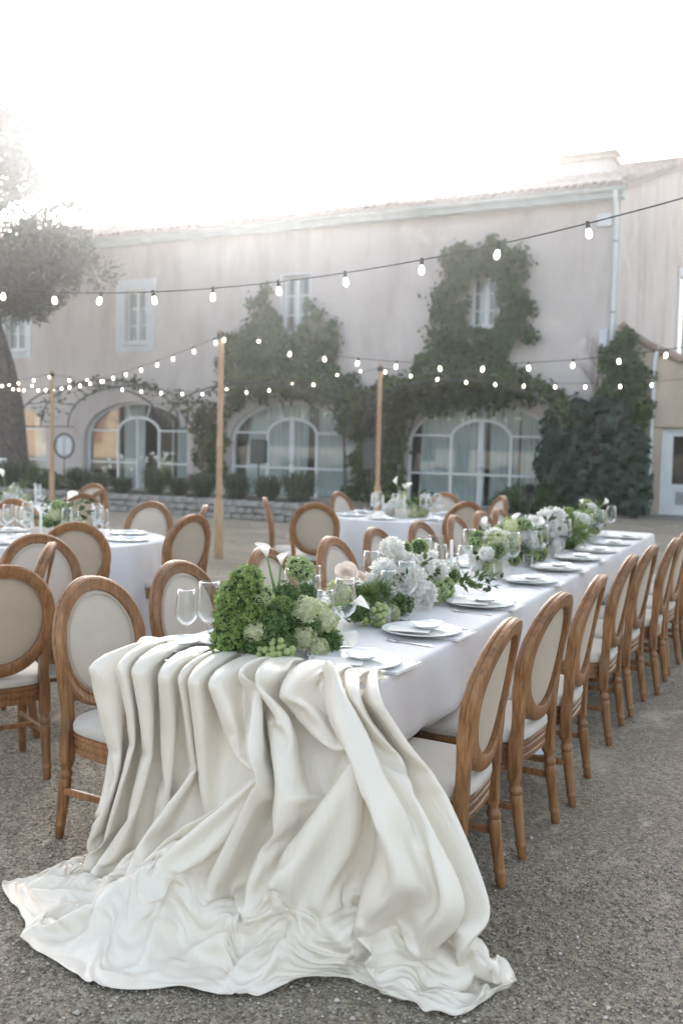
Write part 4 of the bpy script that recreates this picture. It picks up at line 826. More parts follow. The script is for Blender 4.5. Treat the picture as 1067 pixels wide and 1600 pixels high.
[-2565,27,26,25,15,11,16,-8,-21,-20,-2,25,30,19,2,38,-22,3,25,12,8,13,29,15,-22,-27,0,19,20,16,11,6,14,22,26,20,-12,-21,-6,17,25,28,-2,21,22,-25,18,32,37,32,24,16,16,37,33,24,16,15,11,7,7,17,25,21,9,18,11,18,-5,5,33,5,15,13,22,-13,-6,7,19,27,24,16,18,27,28,17,0,-4,-2,10,24,29,25,28,25,-4,22,17,27,44,-8,3,46,8,11,31,20,15,27,8,-8,-15,-20,-13,-3,56,62,2,-66,-53],
[-2565,27,26,24,14,10,12,-8,-19,-18,1,25,29,14,1,38,-20,5,25,10,9,14,28,14,-22,-25,0,19,20,16,13,5,14,23,24,17,-11,-20,-3,18,25,25,-6,18,22,-21,22,31,32,27,22,23,27,34,29,21,12,11,8,6,11,27,25,10,12,20,8,23,-3,2,33,3,13,18,25,-12,-2,11,18,23,21,16,19,29,27,5,-3,-4,6,18,28,30,24,29,22,-4,21,18,24,47,2,2,46,11,4,40,20,11,28,12,-1,-12,-18,-13,-12,55,62,1,-66,-53],
[-2563,24,27,18,8,15,11,-6,-17,-17,5,24,28,10,-1,37,-17,7,26,10,15,6,23,16,-20,-22,0,19,20,16,15,7,11,24,20,16,-11,-20,0,20,23,22,-11,17,23,-16,25,31,32,15,24,30,31,31,24,16,11,8,8,11,20,27,16,6,20,16,8,27,-1,-1,34,1,11,21,28,-10,5,17,13,15,15,16,28,31,16,-2,-4,2,14,24,31,28,24,30,19,-4,19,20,20,50,13,1,45,18,1,37,20,12,29,15,3,-9,-16,-17,-13,55,60,0,-65,-52],
[-2558,20,23,12,6,18,10,-4,-14,-15,7,24,26,7,-3,37,-14,7,27,14,20,5,6,20,-16,-19,-1,18,21,16,16,12,6,16,23,17,-13,-18,4,20,23,17,-17,19,22,-10,28,31,31,5,28,30,29,30,22,14,8,8,16,19,19,23,5,11,24,12,11,29,1,-4,35,2,7,23,29,-4,15,6,7,16,10,25,28,29,6,-4,-1,9,22,28,32,25,24,31,16,-3,18,20,18,49,25,0,44,25,2,30,21,13,30,19,5,-8,-20,-20,-7,56,59,-1,-65,-51],
[-2564,23,16,8,9,19,10,-2,-14,-7,8,24,24,4,-5,35,-9,7,27,17,17,-8,10,23,-7,-19,-3,18,21,16,15,15,10,6,19,19,-11,-16,7,20,22,11,-20,20,20,-2,30,31,27,1,28,28,28,27,20,13,8,15,23,19,20,9,7,17,23,9,15,29,3,-6,36,2,6,25,28,7,9,-7,13,12,18,29,29,19,-1,-2,4,17,27,31,29,24,26,30,13,-3,19,21,14,48,37,0,41,33,4,23,23,13,29,23,9,-12,-23,-18,-2,56,58,-2,-65,-49],
[-2574,19,9,9,17,20,10,1,-10,-9,15,24,22,-1,-7,35,-4,6,28,20,6,-12,13,25,-1,-17,-2,16,22,15,15,8,7,10,23,12,-11,-11,12,21,21,7,-24,20,15,10,33,29,23,-3,28,26,25,25,18,13,13,23,25,19,10,5,11,21,20,11,19,26,5,-8,37,2,6,24,28,14,-5,-6,18,18,26,26,24,8,-3,2,11,23,30,33,24,25,27,29,10,-2,19,24,10,44,47,3,37,40,8,17,25,11,29,26,12,-16,-25,-16,4,55,57,-3,-65,-45],
[-2576,19,5,14,11,17,9,2,-5,-7,20,23,16,-12,1,35,-1,6,30,19,-4,-12,15,27,4,-15,0,15,21,16,11,4,7,13,22,9,-12,-5,17,20,21,2,-26,20,12,21,31,29,19,-7,28,24,21,22,19,17,23,24,25,11,5,5,16,23,17,15,20,23,8,-10,37,4,5,24,26,12,-10,1,20,29,20,24,21,0,-1,6,18,28,33,30,20,28,27,27,7,0,19,26,8,37,56,10,30,45,13,14,25,10,27,29,15,-21,-25,-7,2,55,55,-4,-64,-41],
[-2571,21,8,2,1,17,9,-1,-6,6,25,23,17,-21,1,32,-7,17,30,16,-12,-11,17,28,9,-10,1,13,21,14,10,4,6,16,14,9,-9,-2,20,21,20,-2,-29,21,14,29,25,30,14,-9,25,17,21,23,22,29,22,25,19,6,2,8,21,22,16,19,20,19,9,-10,39,4,4,24,25,10,-11,7,28,27,9,30,15,-3,3,11,27,28,33,25,20,30,26,25,4,2,20,27,7,29,59,15,27,39,30,11,27,8,24,32,15,-21,-27,3,-3,56,54,-6,-63,-35],
[-2565,23,5,-16,4,15,4,0,6,13,23,23,17,-27,2,27,-12,27,29,13,-20,-9,20,28,13,-2,0,11,19,15,9,9,6,2,10,11,-3,4,21,21,19,-5,-31,21,33,26,13,30,9,-7,16,14,21,27,34,27,23,23,12,3,1,12,25,20,18,21,19,15,9,-8,40,4,4,23,23,8,-7,16,27,19,12,31,7,-1,7,22,26,27,32,19,22,31,26,21,1,4,20,28,8,19,59,20,27,29,30,29,25,6,21,35,16,-23,-27,9,-3,49,58,-7,-59,-24],
[-2563,23,6,-23,-5,16,13,4,17,8,18,23,15,-30,-11,24,-4,33,27,9,-23,-8,22,27,12,-5,3,19,20,13,8,5,1,0,12,9,4,12,22,21,19,-9,-31,21,42,9,23,28,15,1,8,3,18,37,32,28,24,16,8,1,1,18,26,19,22,21,18,9,11,-6,40,5,3,23,20,7,1,19,28,8,21,28,0,4,18,24,22,27,28,15,25,31,25,18,-2,6,20,29,9,9,57,25,26,27,34,31,22,8,19,35,19,-23,-27,11,-6,48,58,-6,-50,-12],
[-2562,19,5,-25,-6,15,13,16,13,12,21,18,13,-33,-22,20,3,39,25,4,-21,-10,22,26,12,-3,4,24,19,13,8,-6,-2,2,14,16,13,16,17,18,20,-12,-30,21,45,1,28,26,11,3,1,4,27,36,34,29,14,12,11,0,2,23,26,19,24,22,15,5,11,-3,41,6,2,22,15,8,12,21,24,8,27,24,-4,13,22,19,19,30,23,14,27,30,24,13,-4,8,20,30,11,2,50,29,26,36,23,27,26,12,18,30,26,-23,-26,11,-15,55,58,-5,-34,-9],
[-2544,9,-13,-19,-5,15,16,16,8,23,22,13,10,-33,-33,11,18,41,19,-1,-14,-12,20,24,9,-2,13,25,20,11,4,-9,-6,6,20,20,15,15,15,19,18,-12,-26,27,40,-7,32,20,2,0,4,16,31,35,36,16,12,15,10,-2,7,27,24,22,25,21,11,-1,14,2,42,5,2,23,20,9,13,20,21,11,32,23,4,7,9,19,27,31,19,13,30,29,23,6,-2,18,12,30,21,-9,39,32,26,42,13,30,24,17,21,19,30,-16,-25,11,-5,50,51,-2,-20,-6],
[-2525,-3,-20,-14,-8,12,17,10,11,30,21,13,7,-31,-39,-5,35,36,12,-5,-4,-11,16,21,4,5,19,26,20,8,2,-9,-8,9,23,22,11,16,18,20,13,-9,-20,31,28,-7,34,17,-6,0,12,28,30,30,31,4,15,17,7,0,12,28,25,24,25,19,3,-2,17,7,42,4,3,24,24,15,13,18,14,20,31,7,15,2,15,21,28,30,15,16,30,29,20,2,7,19,6,30,31,-11,20,35,25,41,11,33,24,20,23,10,32,-12,-22,-2,21,44,37,16,-8,-9],
[-2508,-10,-14,-16,-17,3,17,18,16,22,16,14,5,-25,-32,-12,40,31,7,-13,-5,-2,16,11,3,18,16,24,18,6,-6,-4,1,9,21,18,12,19,19,15,10,-2,-11,33,14,-4,32,10,-4,4,26,24,22,25,34,-3,17,16,8,1,16,29,26,25,24,13,-3,-1,21,13,42,2,5,23,26,23,15,16,14,23,31,8,14,-3,17,22,26,28,13,19,30,29,16,3,22,-3,15,32,37,-9,1,36,24,37,15,33,26,22,27,4,27,-10,-17,-1,33,40,21,28,0,-27],
[-2495,-5,-13,-16,-17,-12,9,19,17,15,15,15,0,-15,-26,-14,44,37,8,-19,-21,2,19,12,5,17,14,21,12,2,-1,2,6,7,13,20,17,14,15,11,11,7,-1,27,3,4,29,9,3,11,22,12,19,30,32,4,8,17,9,0,20,29,28,27,17,6,-6,3,23,21,40,1,13,16,23,30,22,15,15,26,22,7,10,7,19,24,23,24,12,22,30,29,13,13,21,-11,22,32,35,-2,-6,26,24,29,31,32,24,25,26,3,21,4,-18,8,27,40,8,26,3,-24],
[-2490,0,-19,-19,-15,-13,1,17,19,18,16,13,-7,-18,-21,-11,47,43,8,-21,-16,-7,16,23,10,6,8,18,15,3,-6,0,5,12,15,23,18,12,6,11,12,11,2,24,18,-3,27,13,-3,8,16,17,25,29,32,-3,13,8,2,11,22,30,29,26,9,0,-5,6,27,32,42,6,13,8,12,25,26,23,25,23,24,14,5,17,6,26,19,23,10,25,33,27,18,20,12,-12,25,21,35,8,-15,24,36,21,35,24,23,26,21,14,25,12,-11,10,27,28,1,22,5,1],
[-2486,-2,-21,-19,-20,-14,2,14,18,20,17,15,-13,-24,-15,1,38,39,11,-14,-15,-8,13,20,9,7,7,18,12,8,-4,-6,4,15,21,20,18,6,2,12,13,11,3,28,29,-1,19,17,2,1,9,28,29,22,29,-10,17,10,0,6,27,29,23,26,13,8,-13,6,29,34,41,11,20,13,12,18,17,23,31,27,22,19,7,12,4,17,16,26,17,24,31,30,20,18,15,-5,22,9,30,11,-11,20,30,27,40,27,14,22,25,26,31,10,-5,10,29,5,0,20,6,-2],
[-2478,-8,-25,-22,-15,-9,-4,8,20,23,17,14,-15,-28,-19,8,38,40,9,-11,-19,-8,10,19,11,6,12,18,10,6,-4,-6,2,14,23,20,18,6,4,15,15,7,6,28,21,2,20,17,4,10,2,27,29,23,28,-9,26,12,-5,3,26,27,24,18,13,16,-3,0,31,27,35,12,27,26,16,12,19,24,23,24,22,15,17,4,17,6,15,22,27,29,23,32,15,10,14,8,25,10,29,9,-15,20,34,20,42,29,18,15,22,28,42,13,-5,3,34,-1,3,19,-1,12],
[-2478,-7,-24,-22,-17,-12,-1,5,17,26,18,12,-14,-29,-24,4,37,48,12,-20,-23,-5,10,17,15,6,12,20,10,5,-5,-5,1,13,24,20,17,9,5,17,20,9,5,24,17,-2,24,17,6,10,6,25,20,24,34,4,19,12,-1,-6,25,28,24,20,10,11,7,4,28,25,40,20,17,27,24,16,16,18,17,22,26,17,14,13,21,1,9,27,33,29,16,29,15,10,10,13,26,17,30,5,-16,21,33,20,42,36,18,13,15,33,43,16,-4,3,33,3,3,17,-8,16],
[-2487,-3,-19,-23,-23,-15,2,8,18,29,20,9,-14,-30,-30,2,40,47,11,-24,-24,-5,10,14,14,8,16,20,11,4,-2,-6,0,16,25,18,15,11,8,16,24,12,4,14,19,-3,26,23,16,-4,13,25,13,20,36,21,8,2,3,4,17,29,28,13,8,15,10,7,28,24,45,24,16,24,23,25,12,5,23,23,22,20,14,21,20,-1,9,33,34,31,7,27,16,12,3,17,24,26,31,4,-16,20,38,18,34,41,18,15,11,38,47,16,-3,3,31,8,-1,14,-5,9],
[-2487,-5,-19,-26,-23,-7,1,4,21,29,20,4,-14,-34,-31,3,42,45,7,-22,-25,-9,10,14,14,10,17,22,12,4,-2,-6,0,21,28,19,9,10,10,16,24,17,-2,9,23,-5,34,24,17,0,4,30,10,14,34,24,9,-1,4,8,18,30,26,10,-3,14,22,18,21,29,42,22,26,24,27,21,8,-3,25,24,26,16,19,25,18,-3,15,36,32,23,12,25,18,17,2,15,22,32,31,1,-10,13,31,30,32,41,15,9,16,45,46,17,-1,7,27,7,-2,13,-1,0],
[-2481,-10,-20,-25,-23,-12,0,9,17,28,21,3,-13,-34,-35,4,45,43,1,-24,-25,-10,11,17,12,13,19,20,13,3,-4,-4,5,21,30,21,8,7,10,16,22,18,0,11,23,-7,33,26,14,9,-2,29,3,16,34,24,8,4,4,9,21,30,24,15,-10,7,25,26,24,25,46,24,26,27,30,7,9,3,23,24,26,18,17,26,18,0,21,33,27,16,21,26,18,16,8,12,24,33,33,-2,-9,13,25,31,39,41,15,8,26,43,41,17,-1,8,31,7,-2,8,0,-9],
[-2472,-15,-19,-25,-21,-13,-8,4,17,28,21,4,-15,-36,-33,8,47,40,-2,-26,-27,-9,9,17,12,18,19,18,10,6,-9,-2,10,22,30,21,13,9,7,11,21,21,6,14,23,-14,31,27,14,8,5,24,-2,16,35,22,10,7,7,8,22,31,24,14,-8,3,17,33,26,29,46,28,26,32,30,4,4,1,25,25,22,21,17,24,19,2,27,27,19,15,30,28,21,12,12,17,23,28,33,-1,-6,13,22,30,44,37,13,9,28,45,40,20,1,9,31,6,-5,13,-3,-22],
[-2466,-13,-21,-25,-21,-16,-8,-2,18,25,16,4,-15,-34,-31,8,44,37,2,-25,-28,-10,7,16,15,20,18,12,10,6,-7,2,10,23,31,23,12,15,10,8,17,17,8,15,23,-11,28,28,14,3,13,23,-6,11,35,25,13,7,7,9,25,31,24,13,-10,4,13,35,29,31,46,27,26,37,31,7,0,0,24,27,17,17,19,22,20,14,23,19,18,18,33,31,22,12,12,20,23,25,30,-6,4,8,19,36,49,34,10,8,32,47,38,16,4,13,34,-2,-1,19,-5,-32],
[-2465,-10,-19,-28,-26,-22,-6,2,19,26,10,4,-13,-34,-32,6,44,35,2,-23,-25,-11,4,15,15,22,16,7,9,7,-1,1,11,25,32,25,13,11,15,11,19,10,7,18,17,-5,27,30,9,-4,24,20,-6,11,36,22,15,10,6,13,20,27,16,16,8,-7,16,37,26,34,47,29,26,37,27,3,2,10,21,27,17,10,18,18,32,14,21,17,18,21,32,31,23,14,12,21,26,22,26,-9,10,7,19,37,53,33,6,8,36,45,34,13,6,21,35,-9,1,20,-5,-31],
[-2468,-10,-20,-25,-23,-21,-11,0,20,26,10,1,-11,-33,-38,5,47,35,0,-23,-23,-11,4,11,14,23,17,6,9,6,0,2,14,27,32,28,16,8,11,14,23,16,-2,20,8,-1,30,31,13,-10,25,22,-4,6,35,23,13,10,10,10,25,28,13,4,10,1,23,33,29,35,45,28,29,33,23,-4,8,18,21,26,18,9,11,21,32,22,18,16,25,14,32,31,25,17,13,20,26,23,17,-7,12,2,20,40,54,31,0,14,38,43,29,13,4,25,35,-13,7,22,-7,-28],
[-2463,-16,-21,-26,-18,-13,-16,-3,21,23,3,0,-10,-31,-40,4,48,35,0,-22,-22,-9,3,5,15,24,17,8,6,4,2,6,14,26,30,28,20,14,7,14,25,24,-7,13,5,4,33,28,11,-5,26,17,2,-1,33,21,19,12,5,12,25,27,22,1,9,0,23,31,30,33,48,31,30,32,17,3,8,15,25,25,17,12,10,22,19,30,21,15,23,13,34,33,21,19,18,17,23,23,16,-7,7,2,24,42,51,29,4,16,37,42,26,8,2,25,34,-11,13,21,-14,-17],
[-2462,-15,-25,-27,-13,-11,-13,-7,15,22,1,-1,-10,-28,-33,0,44,34,-2,-20,-18,-8,-1,5,14,25,16,3,6,6,5,6,14,26,29,25,20,18,15,14,24,24,-6,11,12,-1,33,24,5,0,28,20,4,-11,29,27,22,16,8,4,26,29,22,5,10,3,17,28,33,28,47,32,35,29,12,10,13,12,23,26,12,13,16,20,20,29,20,16,22,13,33,34,21,20,16,15,20,28,15,-7,1,5,29,43,45,31,3,18,38,41,25,6,5,22,28,-7,18,20,-21,-6],
[-2462,-16,-23,-26,-12,-11,-8,-8,7,17,1,-1,-10,-26,-25,-6,39,38,-5,-21,-18,-7,1,4,13,25,14,-3,10,8,7,5,15,25,27,25,20,17,19,19,25,18,-7,15,18,0,33,24,3,-4,29,25,2,-16,27,31,22,14,14,5,23,28,20,3,17,6,16,23,31,28,47,36,34,28,7,10,19,16,20,23,16,9,13,20,28,22,19,20,20,17,34,32,21,22,13,13,21,28,11,-5,3,6,27,43,45,29,3,24,40,41,24,5,4,19,25,-3,20,18,-21,-3],
[-2464,-18,-19,-23,-14,-14,-6,-7,4,13,-1,2,-10,-29,-21,-10,39,37,-3,-17,-19,-4,-3,0,13,31,5,-1,12,11,3,8,14,25,25,26,19,18,19,21,25,16,-9,19,23,2,35,22,0,-4,28,33,-4,-16,23,33,24,14,12,12,20,27,12,4,22,14,15,19,28,27,48,39,34,31,7,6,16,21,23,23,16,9,13,18,30,19,14,22,16,24,34,31,23,22,11,12,20,29,7,-10,4,10,29,44,44,21,13,27,38,42,25,2,0,20,24,0,18,18,-17,-2],
[-2467,-14,-19,-24,-14,-12,-12,-8,5,10,0,1,-8,-28,-18,-11,35,34,-1,-18,-18,-4,-3,0,14,27,5,2,13,9,3,8,15,22,26,27,21,16,20,24,27,10,-11,19,29,8,35,21,-8,2,29,31,-13,-11,29,32,24,14,11,15,20,26,11,8,10,24,17,18,31,25,47,37,35,30,17,4,10,21,23,24,12,14,15,18,28,10,20,19,23,26,31,28,25,23,9,11,22,25,-3,0,0,17,28,40,38,29,17,30,35,41,26,1,-2,17,22,6,21,12,-18,5],
[-2472,-10,-19,-22,-14,-9,-14,-13,7,9,-5,-1,-6,-27,-17,-8,34,31,0,-18,-19,-5,-2,3,11,19,9,6,11,9,4,7,14,21,27,27,22,19,20,25,24,8,-11,17,31,17,35,13,-8,3,33,28,-8,-9,30,35,20,13,12,13,22,24,12,15,8,21,18,15,27,30,46,31,37,29,20,13,12,20,18,20,16,8,14,25,29,4,21,18,25,33,29,25,28,23,12,7,19,22,-11,12,1,20,28,32,39,33,18,33,32,38,29,1,-8,9,27,14,23,10,-22,10],
[-2479,-7,-19,-18,-11,-12,-15,-18,8,8,-8,1,-5,-26,-18,-8,34,30,1,-14,-17,-10,-5,6,12,17,9,2,10,10,8,6,12,20,29,29,20,20,22,25,22,9,-7,11,30,25,36,3,-8,6,35,25,-4,-4,30,34,20,13,13,11,21,24,14,18,10,17,19,19,19,32,44,34,36,28,17,17,20,19,15,14,19,9,14,26,29,5,19,17,22,36,33,24,27,24,13,5,17,17,-10,19,1,19,31,31,41,30,18,35,32,36,31,1,-7,3,23,21,24,9,-21,9],
[-2482,-9,-15,-18,-12,-12,-18,-20,5,8,-4,5,-7,-23,-19,-12,35,27,4,-13,-15,-16,-4,6,16,14,7,-2,9,11,9,8,10,22,31,31,21,18,22,27,20,8,-1,5,25,33,36,0,-9,10,34,23,0,0,31,30,19,15,13,10,22,22,16,16,17,12,19,21,16,37,38,38,35,31,13,17,25,20,16,11,12,18,14,24,28,9,17,22,16,33,39,25,23,23,11,4,17,11,-3,26,1,13,35,31,41,26,24,35,31,36,28,5,-6,2,20,24,24,7,-20,9],
[-2488,-6,-10,-16,-17,-12,-18,-21,3,8,-5,8,-8,-23,-19,-13,37,26,-1,-11,-18,-14,0,3,16,16,-1,-4,10,12,9,9,11,24,32,31,23,21,22,23,19,7,-2,7,24,36,31,-2,-4,13,32,22,3,5,33,32,14,17,9,11,22,22,20,16,19,8,13,24,18,39,35,39,37,34,13,17,23,18,10,13,18,17,13,23,25,8,20,24,23,30,36,30,21,15,16,7,15,3,4,29,2,15,34,30,38,22,30,31,32,42,28,5,-6,-1,21,25,24,6,-17,6],
[-2480,-17,-10,-12,-16,-15,-16,-18,-2,10,-8,4,-6,-18,-24,-15,35,28,-3,-12,-19,-5,-2,-1,13,13,-2,-3,10,14,9,9,12,26,33,31,23,24,23,18,20,10,-7,9,23,35,28,-2,0,17,31,25,7,6,31,35,15,15,5,13,22,20,25,17,18,7,13,19,23,40,33,34,38,35,23,18,18,14,7,16,19,12,17,22,17,17,18,23,27,31,33,33,23,12,13,13,9,-3,14,29,2,21,34,29,39,20,29,30,29,41,34,6,-5,-4,19,27,26,6,-14,1],
[-2476,-21,-10,-12,-15,-17,-16,-19,-3,8,-7,3,-5,-15,-27,-15,33,29,-3,-17,-19,0,-4,-2,12,11,-4,-3,11,14,10,9,14,28,33,31,24,24,24,16,20,9,-7,11,22,35,23,0,3,18,31,31,13,3,26,36,20,14,8,9,21,24,22,17,18,8,13,18,24,41,34,29,38,34,28,22,15,11,6,17,14,14,20,24,10,22,23,21,27,25,35,31,23,15,6,20,1,-4,26,31,3,19,34,26,40,25,30,29,29,35,36,5,-4,-2,16,27,29,6,-13,-1],
[-2477,-22,-10,-10,-16,-16,-15,-24,-5,7,-5,2,-5,-13,-26,-15,33,25,-2,-18,-19,1,-7,-1,10,10,-3,-5,11,14,10,10,16,30,34,31,25,22,23,16,20,8,-7,11,24,36,16,5,8,18,28,32,11,8,29,34,21,16,12,8,18,25,20,19,18,7,15,18,24,40,36,25,38,35,27,24,16,8,8,15,13,20,18,22,8,21,24,24,28,25,35,31,16,15,2,17,1,6,33,31,-2,22,32,24,35,35,34,28,28,35,33,3,-3,2,17,25,28,5,-12,-1],
[-2479,-23,-9,-5,-17,-17,-15,-25,-8,7,-3,-3,-4,-13,-25,-12,30,20,0,-16,-15,-5,-8,1,6,10,-4,-5,10,14,10,11,20,32,35,31,24,21,20,17,20,6,-4,9,26,36,10,9,12,19,27,32,13,11,30,31,21,19,11,7,18,27,20,21,17,6,17,20,23,38,39,22,38,34,28,24,14,5,13,17,14,20,15,22,9,21,18,23,29,33,37,31,12,4,5,13,1,20,36,26,-6,24,33,22,32,41,37,29,29,35,29,4,-3,4,18,25,25,5,-13,-2],
[-2482,-19,-11,-7,-13,-21,-15,-23,-7,3,-5,-2,-5,-12,-25,-11,29,18,1,-15,-11,-8,-5,-4,5,10,-8,-2,7,14,10,12,23,32,34,32,25,23,19,16,18,1,-1,14,24,35,8,11,14,19,29,36,19,12,22,31,23,16,9,10,19,26,21,23,15,9,16,19,26,37,41,21,37,34,29,21,14,9,12,16,15,18,18,18,13,20,21,18,24,34,38,33,13,-1,10,10,5,23,36,23,-5,26,32,22,33,38,34,28,33,37,24,7,-2,4,19,24,23,6,-13,-3],
[-2482,-17,-12,-13,-12,-20,-15,-25,-7,3,-3,-4,-6,-12,-25,-8,30,16,-1,-16,-11,-6,-5,-5,3,9,-9,-5,8,14,11,14,25,31,34,32,27,25,19,16,16,-4,1,16,22,34,8,14,14,19,31,32,22,20,21,30,26,12,5,14,21,26,23,22,13,11,16,18,28,37,41,22,35,35,28,17,12,15,16,16,16,14,19,17,15,14,23,23,21,30,35,36,18,0,1,17,8,23,35,21,-2,27,32,18,35,38,31,28,34,39,21,6,-3,6,18,23,23,6,-12,-3],
[-2484,-15,-14,-12,-16,-18,-13,-24,-12,1,-2,-4,-3,-8,-28,-9,30,11,-4,-11,-13,-2,-7,-2,-3,8,-8,-6,7,15,11,16,25,31,34,33,27,25,21,16,15,-2,-3,16,21,31,11,15,14,21,32,30,20,25,26,30,24,15,6,13,20,25,25,21,13,11,18,19,27,36,42,22,33,35,31,16,11,12,17,18,20,13,15,16,19,13,17,27,25,28,31,35,22,3,1,15,9,23,34,21,-3,27,34,17,34,39,29,28,32,39,22,6,-2,5,15,22,23,6,-12,2],
[-2486,-15,-14,-11,-15,-16,-17,-23,-11,-4,-4,-1,-4,-3,-27,-14,27,8,-4,-5,-12,-8,-6,-2,-3,5,-9,-3,9,12,10,18,26,31,34,33,29,25,22,15,14,0,-5,17,18,28,14,16,13,23,32,31,22,25,31,29,24,13,10,11,22,24,23,18,15,16,20,21,26,34,43,21,30,36,29,15,18,12,13,18,22,14,15,13,19,9,18,23,30,32,29,32,19,1,12,13,11,20,28,23,-2,25,36,19,32,41,29,29,29,36,25,7,0,5,10,21,23,8,-11,4],
[-2487,-14,-15,-12,-12,-17,-18,-26,-12,-4,-6,0,-3,-3,-23,-13,19,7,0,-6,-14,-9,-3,2,-5,-4,-9,-2,8,11,14,21,26,32,33,33,29,26,23,16,10,4,-6,16,16,23,18,16,15,23,33,31,24,26,32,30,23,12,11,14,21,25,23,16,13,17,22,24,28,32,43,22,29,36,28,15,16,17,11,17,19,17,14,14,16,8,22,22,26,29,33,33,20,2,7,10,19,23,24,19,0,29,35,23,32,37,30,28,30,35,24,8,1,4,9,22,22,8,-12,7],
[-2491,-13,-12,-15,-15,-18,-15,-22,-15,-7,-4,0,-3,-4,-23,-10,17,2,1,-6,-14,-10,-2,3,-7,-4,-8,-5,7,11,17,22,27,31,34,32,30,26,24,17,7,11,-1,6,14,19,22,16,16,24,35,33,25,24,32,32,22,15,11,15,20,24,23,15,12,16,23,28,30,30,42,24,28,36,28,20,13,15,12,18,16,17,14,14,13,9,25,24,25,24,29,34,23,8,8,4,19,24,23,15,7,30,32,25,32,36,30,28,32,33,23,8,2,3,10,17,23,10,-13,8],
[-2494,-13,-11,-14,-19,-16,-15,-21,-15,-11,-2,0,-4,-6,-20,-11,17,1,3,-7,-13,-13,-4,3,-9,-3,-8,-6,5,14,19,23,28,30,33,33,30,26,23,18,7,14,7,-1,10,18,22,16,18,25,34,32,27,28,31,33,22,14,13,15,21,24,22,15,12,16,22,30,30,30,42,28,26,34,26,22,16,14,15,18,12,14,15,16,8,11,25,26,27,23,27,30,21,14,13,6,16,23,23,12,9,28,29,26,33,36,30,29,33,33,21,10,3,1,11,13,21,11,-11,7],
[-2494,-16,-12,-14,-16,-13,-16,-22,-19,-13,0,0,-1,-8,-18,-11,13,0,4,-8,-11,-14,-8,3,-8,-5,-9,-6,8,16,18,22,28,31,33,33,30,27,23,15,12,11,10,-1,11,14,21,17,19,26,33,31,28,30,33,33,24,14,12,17,20,24,21,16,13,16,23,29,31,31,40,31,26,34,27,19,16,13,18,18,14,10,10,15,8,17,22,24,28,30,25,27,20,14,17,11,15,20,22,9,10,31,26,25,35,34,30,29,32,33,22,10,4,-1,11,13,21,9,-9,8],
[-2496,-12,-13,-16,-11,-12,-22,-23,-20,-16,-1,2,0,-9,-17,-11,13,0,0,-9,-7,-8,-13,-2,-8,-9,-8,-4,8,18,20,22,25,32,33,33,31,27,24,15,12,12,9,0,12,16,16,16,21,26,32,32,30,31,34,33,25,16,13,17,19,22,20,16,15,19,24,27,30,33,39,31,27,33,29,21,14,13,16,18,16,11,6,9,15,19,21,21,24,30,27,28,21,16,17,15,15,17,22,10,11,29,29,27,34,31,27,29,32,33,21,11,6,-1,7,14,19,10,-6,10],
[-2499,-12,-11,-11,-9,-13,-28,-25,-21,-17,-2,1,-1,-9,-12,-10,8,0,-1,-5,-5,-10,-13,-6,-8,-14,-7,-4,9,18,21,24,25,31,34,34,31,27,24,19,12,11,5,3,13,13,16,17,21,26,32,32,31,32,35,32,26,19,14,18,18,21,19,16,16,20,24,28,30,32,37,30,30,33,28,22,17,12,14,16,15,11,11,11,15,18,20,21,23,24,27,26,25,19,15,17,16,18,19,17,9,26,30,29,33,31,25,27,32,33,19,12,7,1,7,15,14,8,-2,12],
[-2505,-11,-12,-8,-8,-14,-26,-26,-23,-12,-1,-2,-2,-11,-12,-7,0,0,-1,-2,-10,-11,-11,-6,-8,-14,-8,-5,10,19,21,25,28,30,34,35,32,27,23,20,15,8,3,6,14,12,14,17,21,26,32,33,32,32,35,32,27,21,17,17,18,19,19,17,17,20,25,28,30,31,35,31,31,33,28,23,18,14,13,16,12,10,12,13,14,16,20,23,24,25,22,24,25,23,17,16,16,18,20,19,12,25,29,28,32,31,24,27,32,30,15,10,10,6,5,16,14,6,1,6],
[-2511,-7,-10,-11,-7,-18,-25,-25,-25,-11,6,1,-2,-13,-17,-11,-3,-1,-1,0,-7,-13,-11,-11,-11,-12,-6,1,5,18,22,27,29,30,35,35,32,28,23,19,15,10,3,8,14,11,11,16,21,27,32,33,34,33,34,32,27,24,19,18,17,17,17,18,18,22,25,29,29,31,34,32,32,33,28,23,18,17,12,13,13,11,11,14,15,14,16,19,27,30,24,23,24,25,19,17,17,18,19,16,17,24,28,26,32,28,28,27,31,27,16,9,9,8,4,10,19,7,4,0],
[-2511,-8,-3,-17,-7,-10,-32,-27,-29,-10,4,3,2,-8,-18,-16,-9,-5,0,-2,2,-12,-15,-13,-15,-15,11,-4,5,11,22,28,31,31,35,35,31,30,24,19,15,9,8,11,5,13,9,15,22,26,31,35,35,36,33,31,28,25,21,20,16,14,16,18,20,23,27,28,30,29,32,34,34,32,29,24,16,17,13,10,8,10,17,18,14,15,16,14,21,33,29,24,25,26,21,19,18,18,19,12,18,24,28,28,31,26,28,28,31,21,16,14,9,8,6,0,18,14,1,8],
],
[
[3122,0,0,0,0,0,0,0,0,0,0,0,0,0,0,0,0,0,0,0,0,0,0,0,0,0,0,0,0,0,0,0,0,0,0,0,0,0,0,0,0,0,0,0,0,0,0,0,0,0,0,0,0,0,0,0,0,0,0,0,0,0,0,0,0,0,0,0,0,0,0,0,0,0,0,0,0,0,0,0,0,0,0,0,0,0,0,0,0,0,0,0,0,0,0,0,0,0,0,0,0,0,0,0,0,0,0,0,0,0,0,0,0,0,0,0,0,0,0,0],
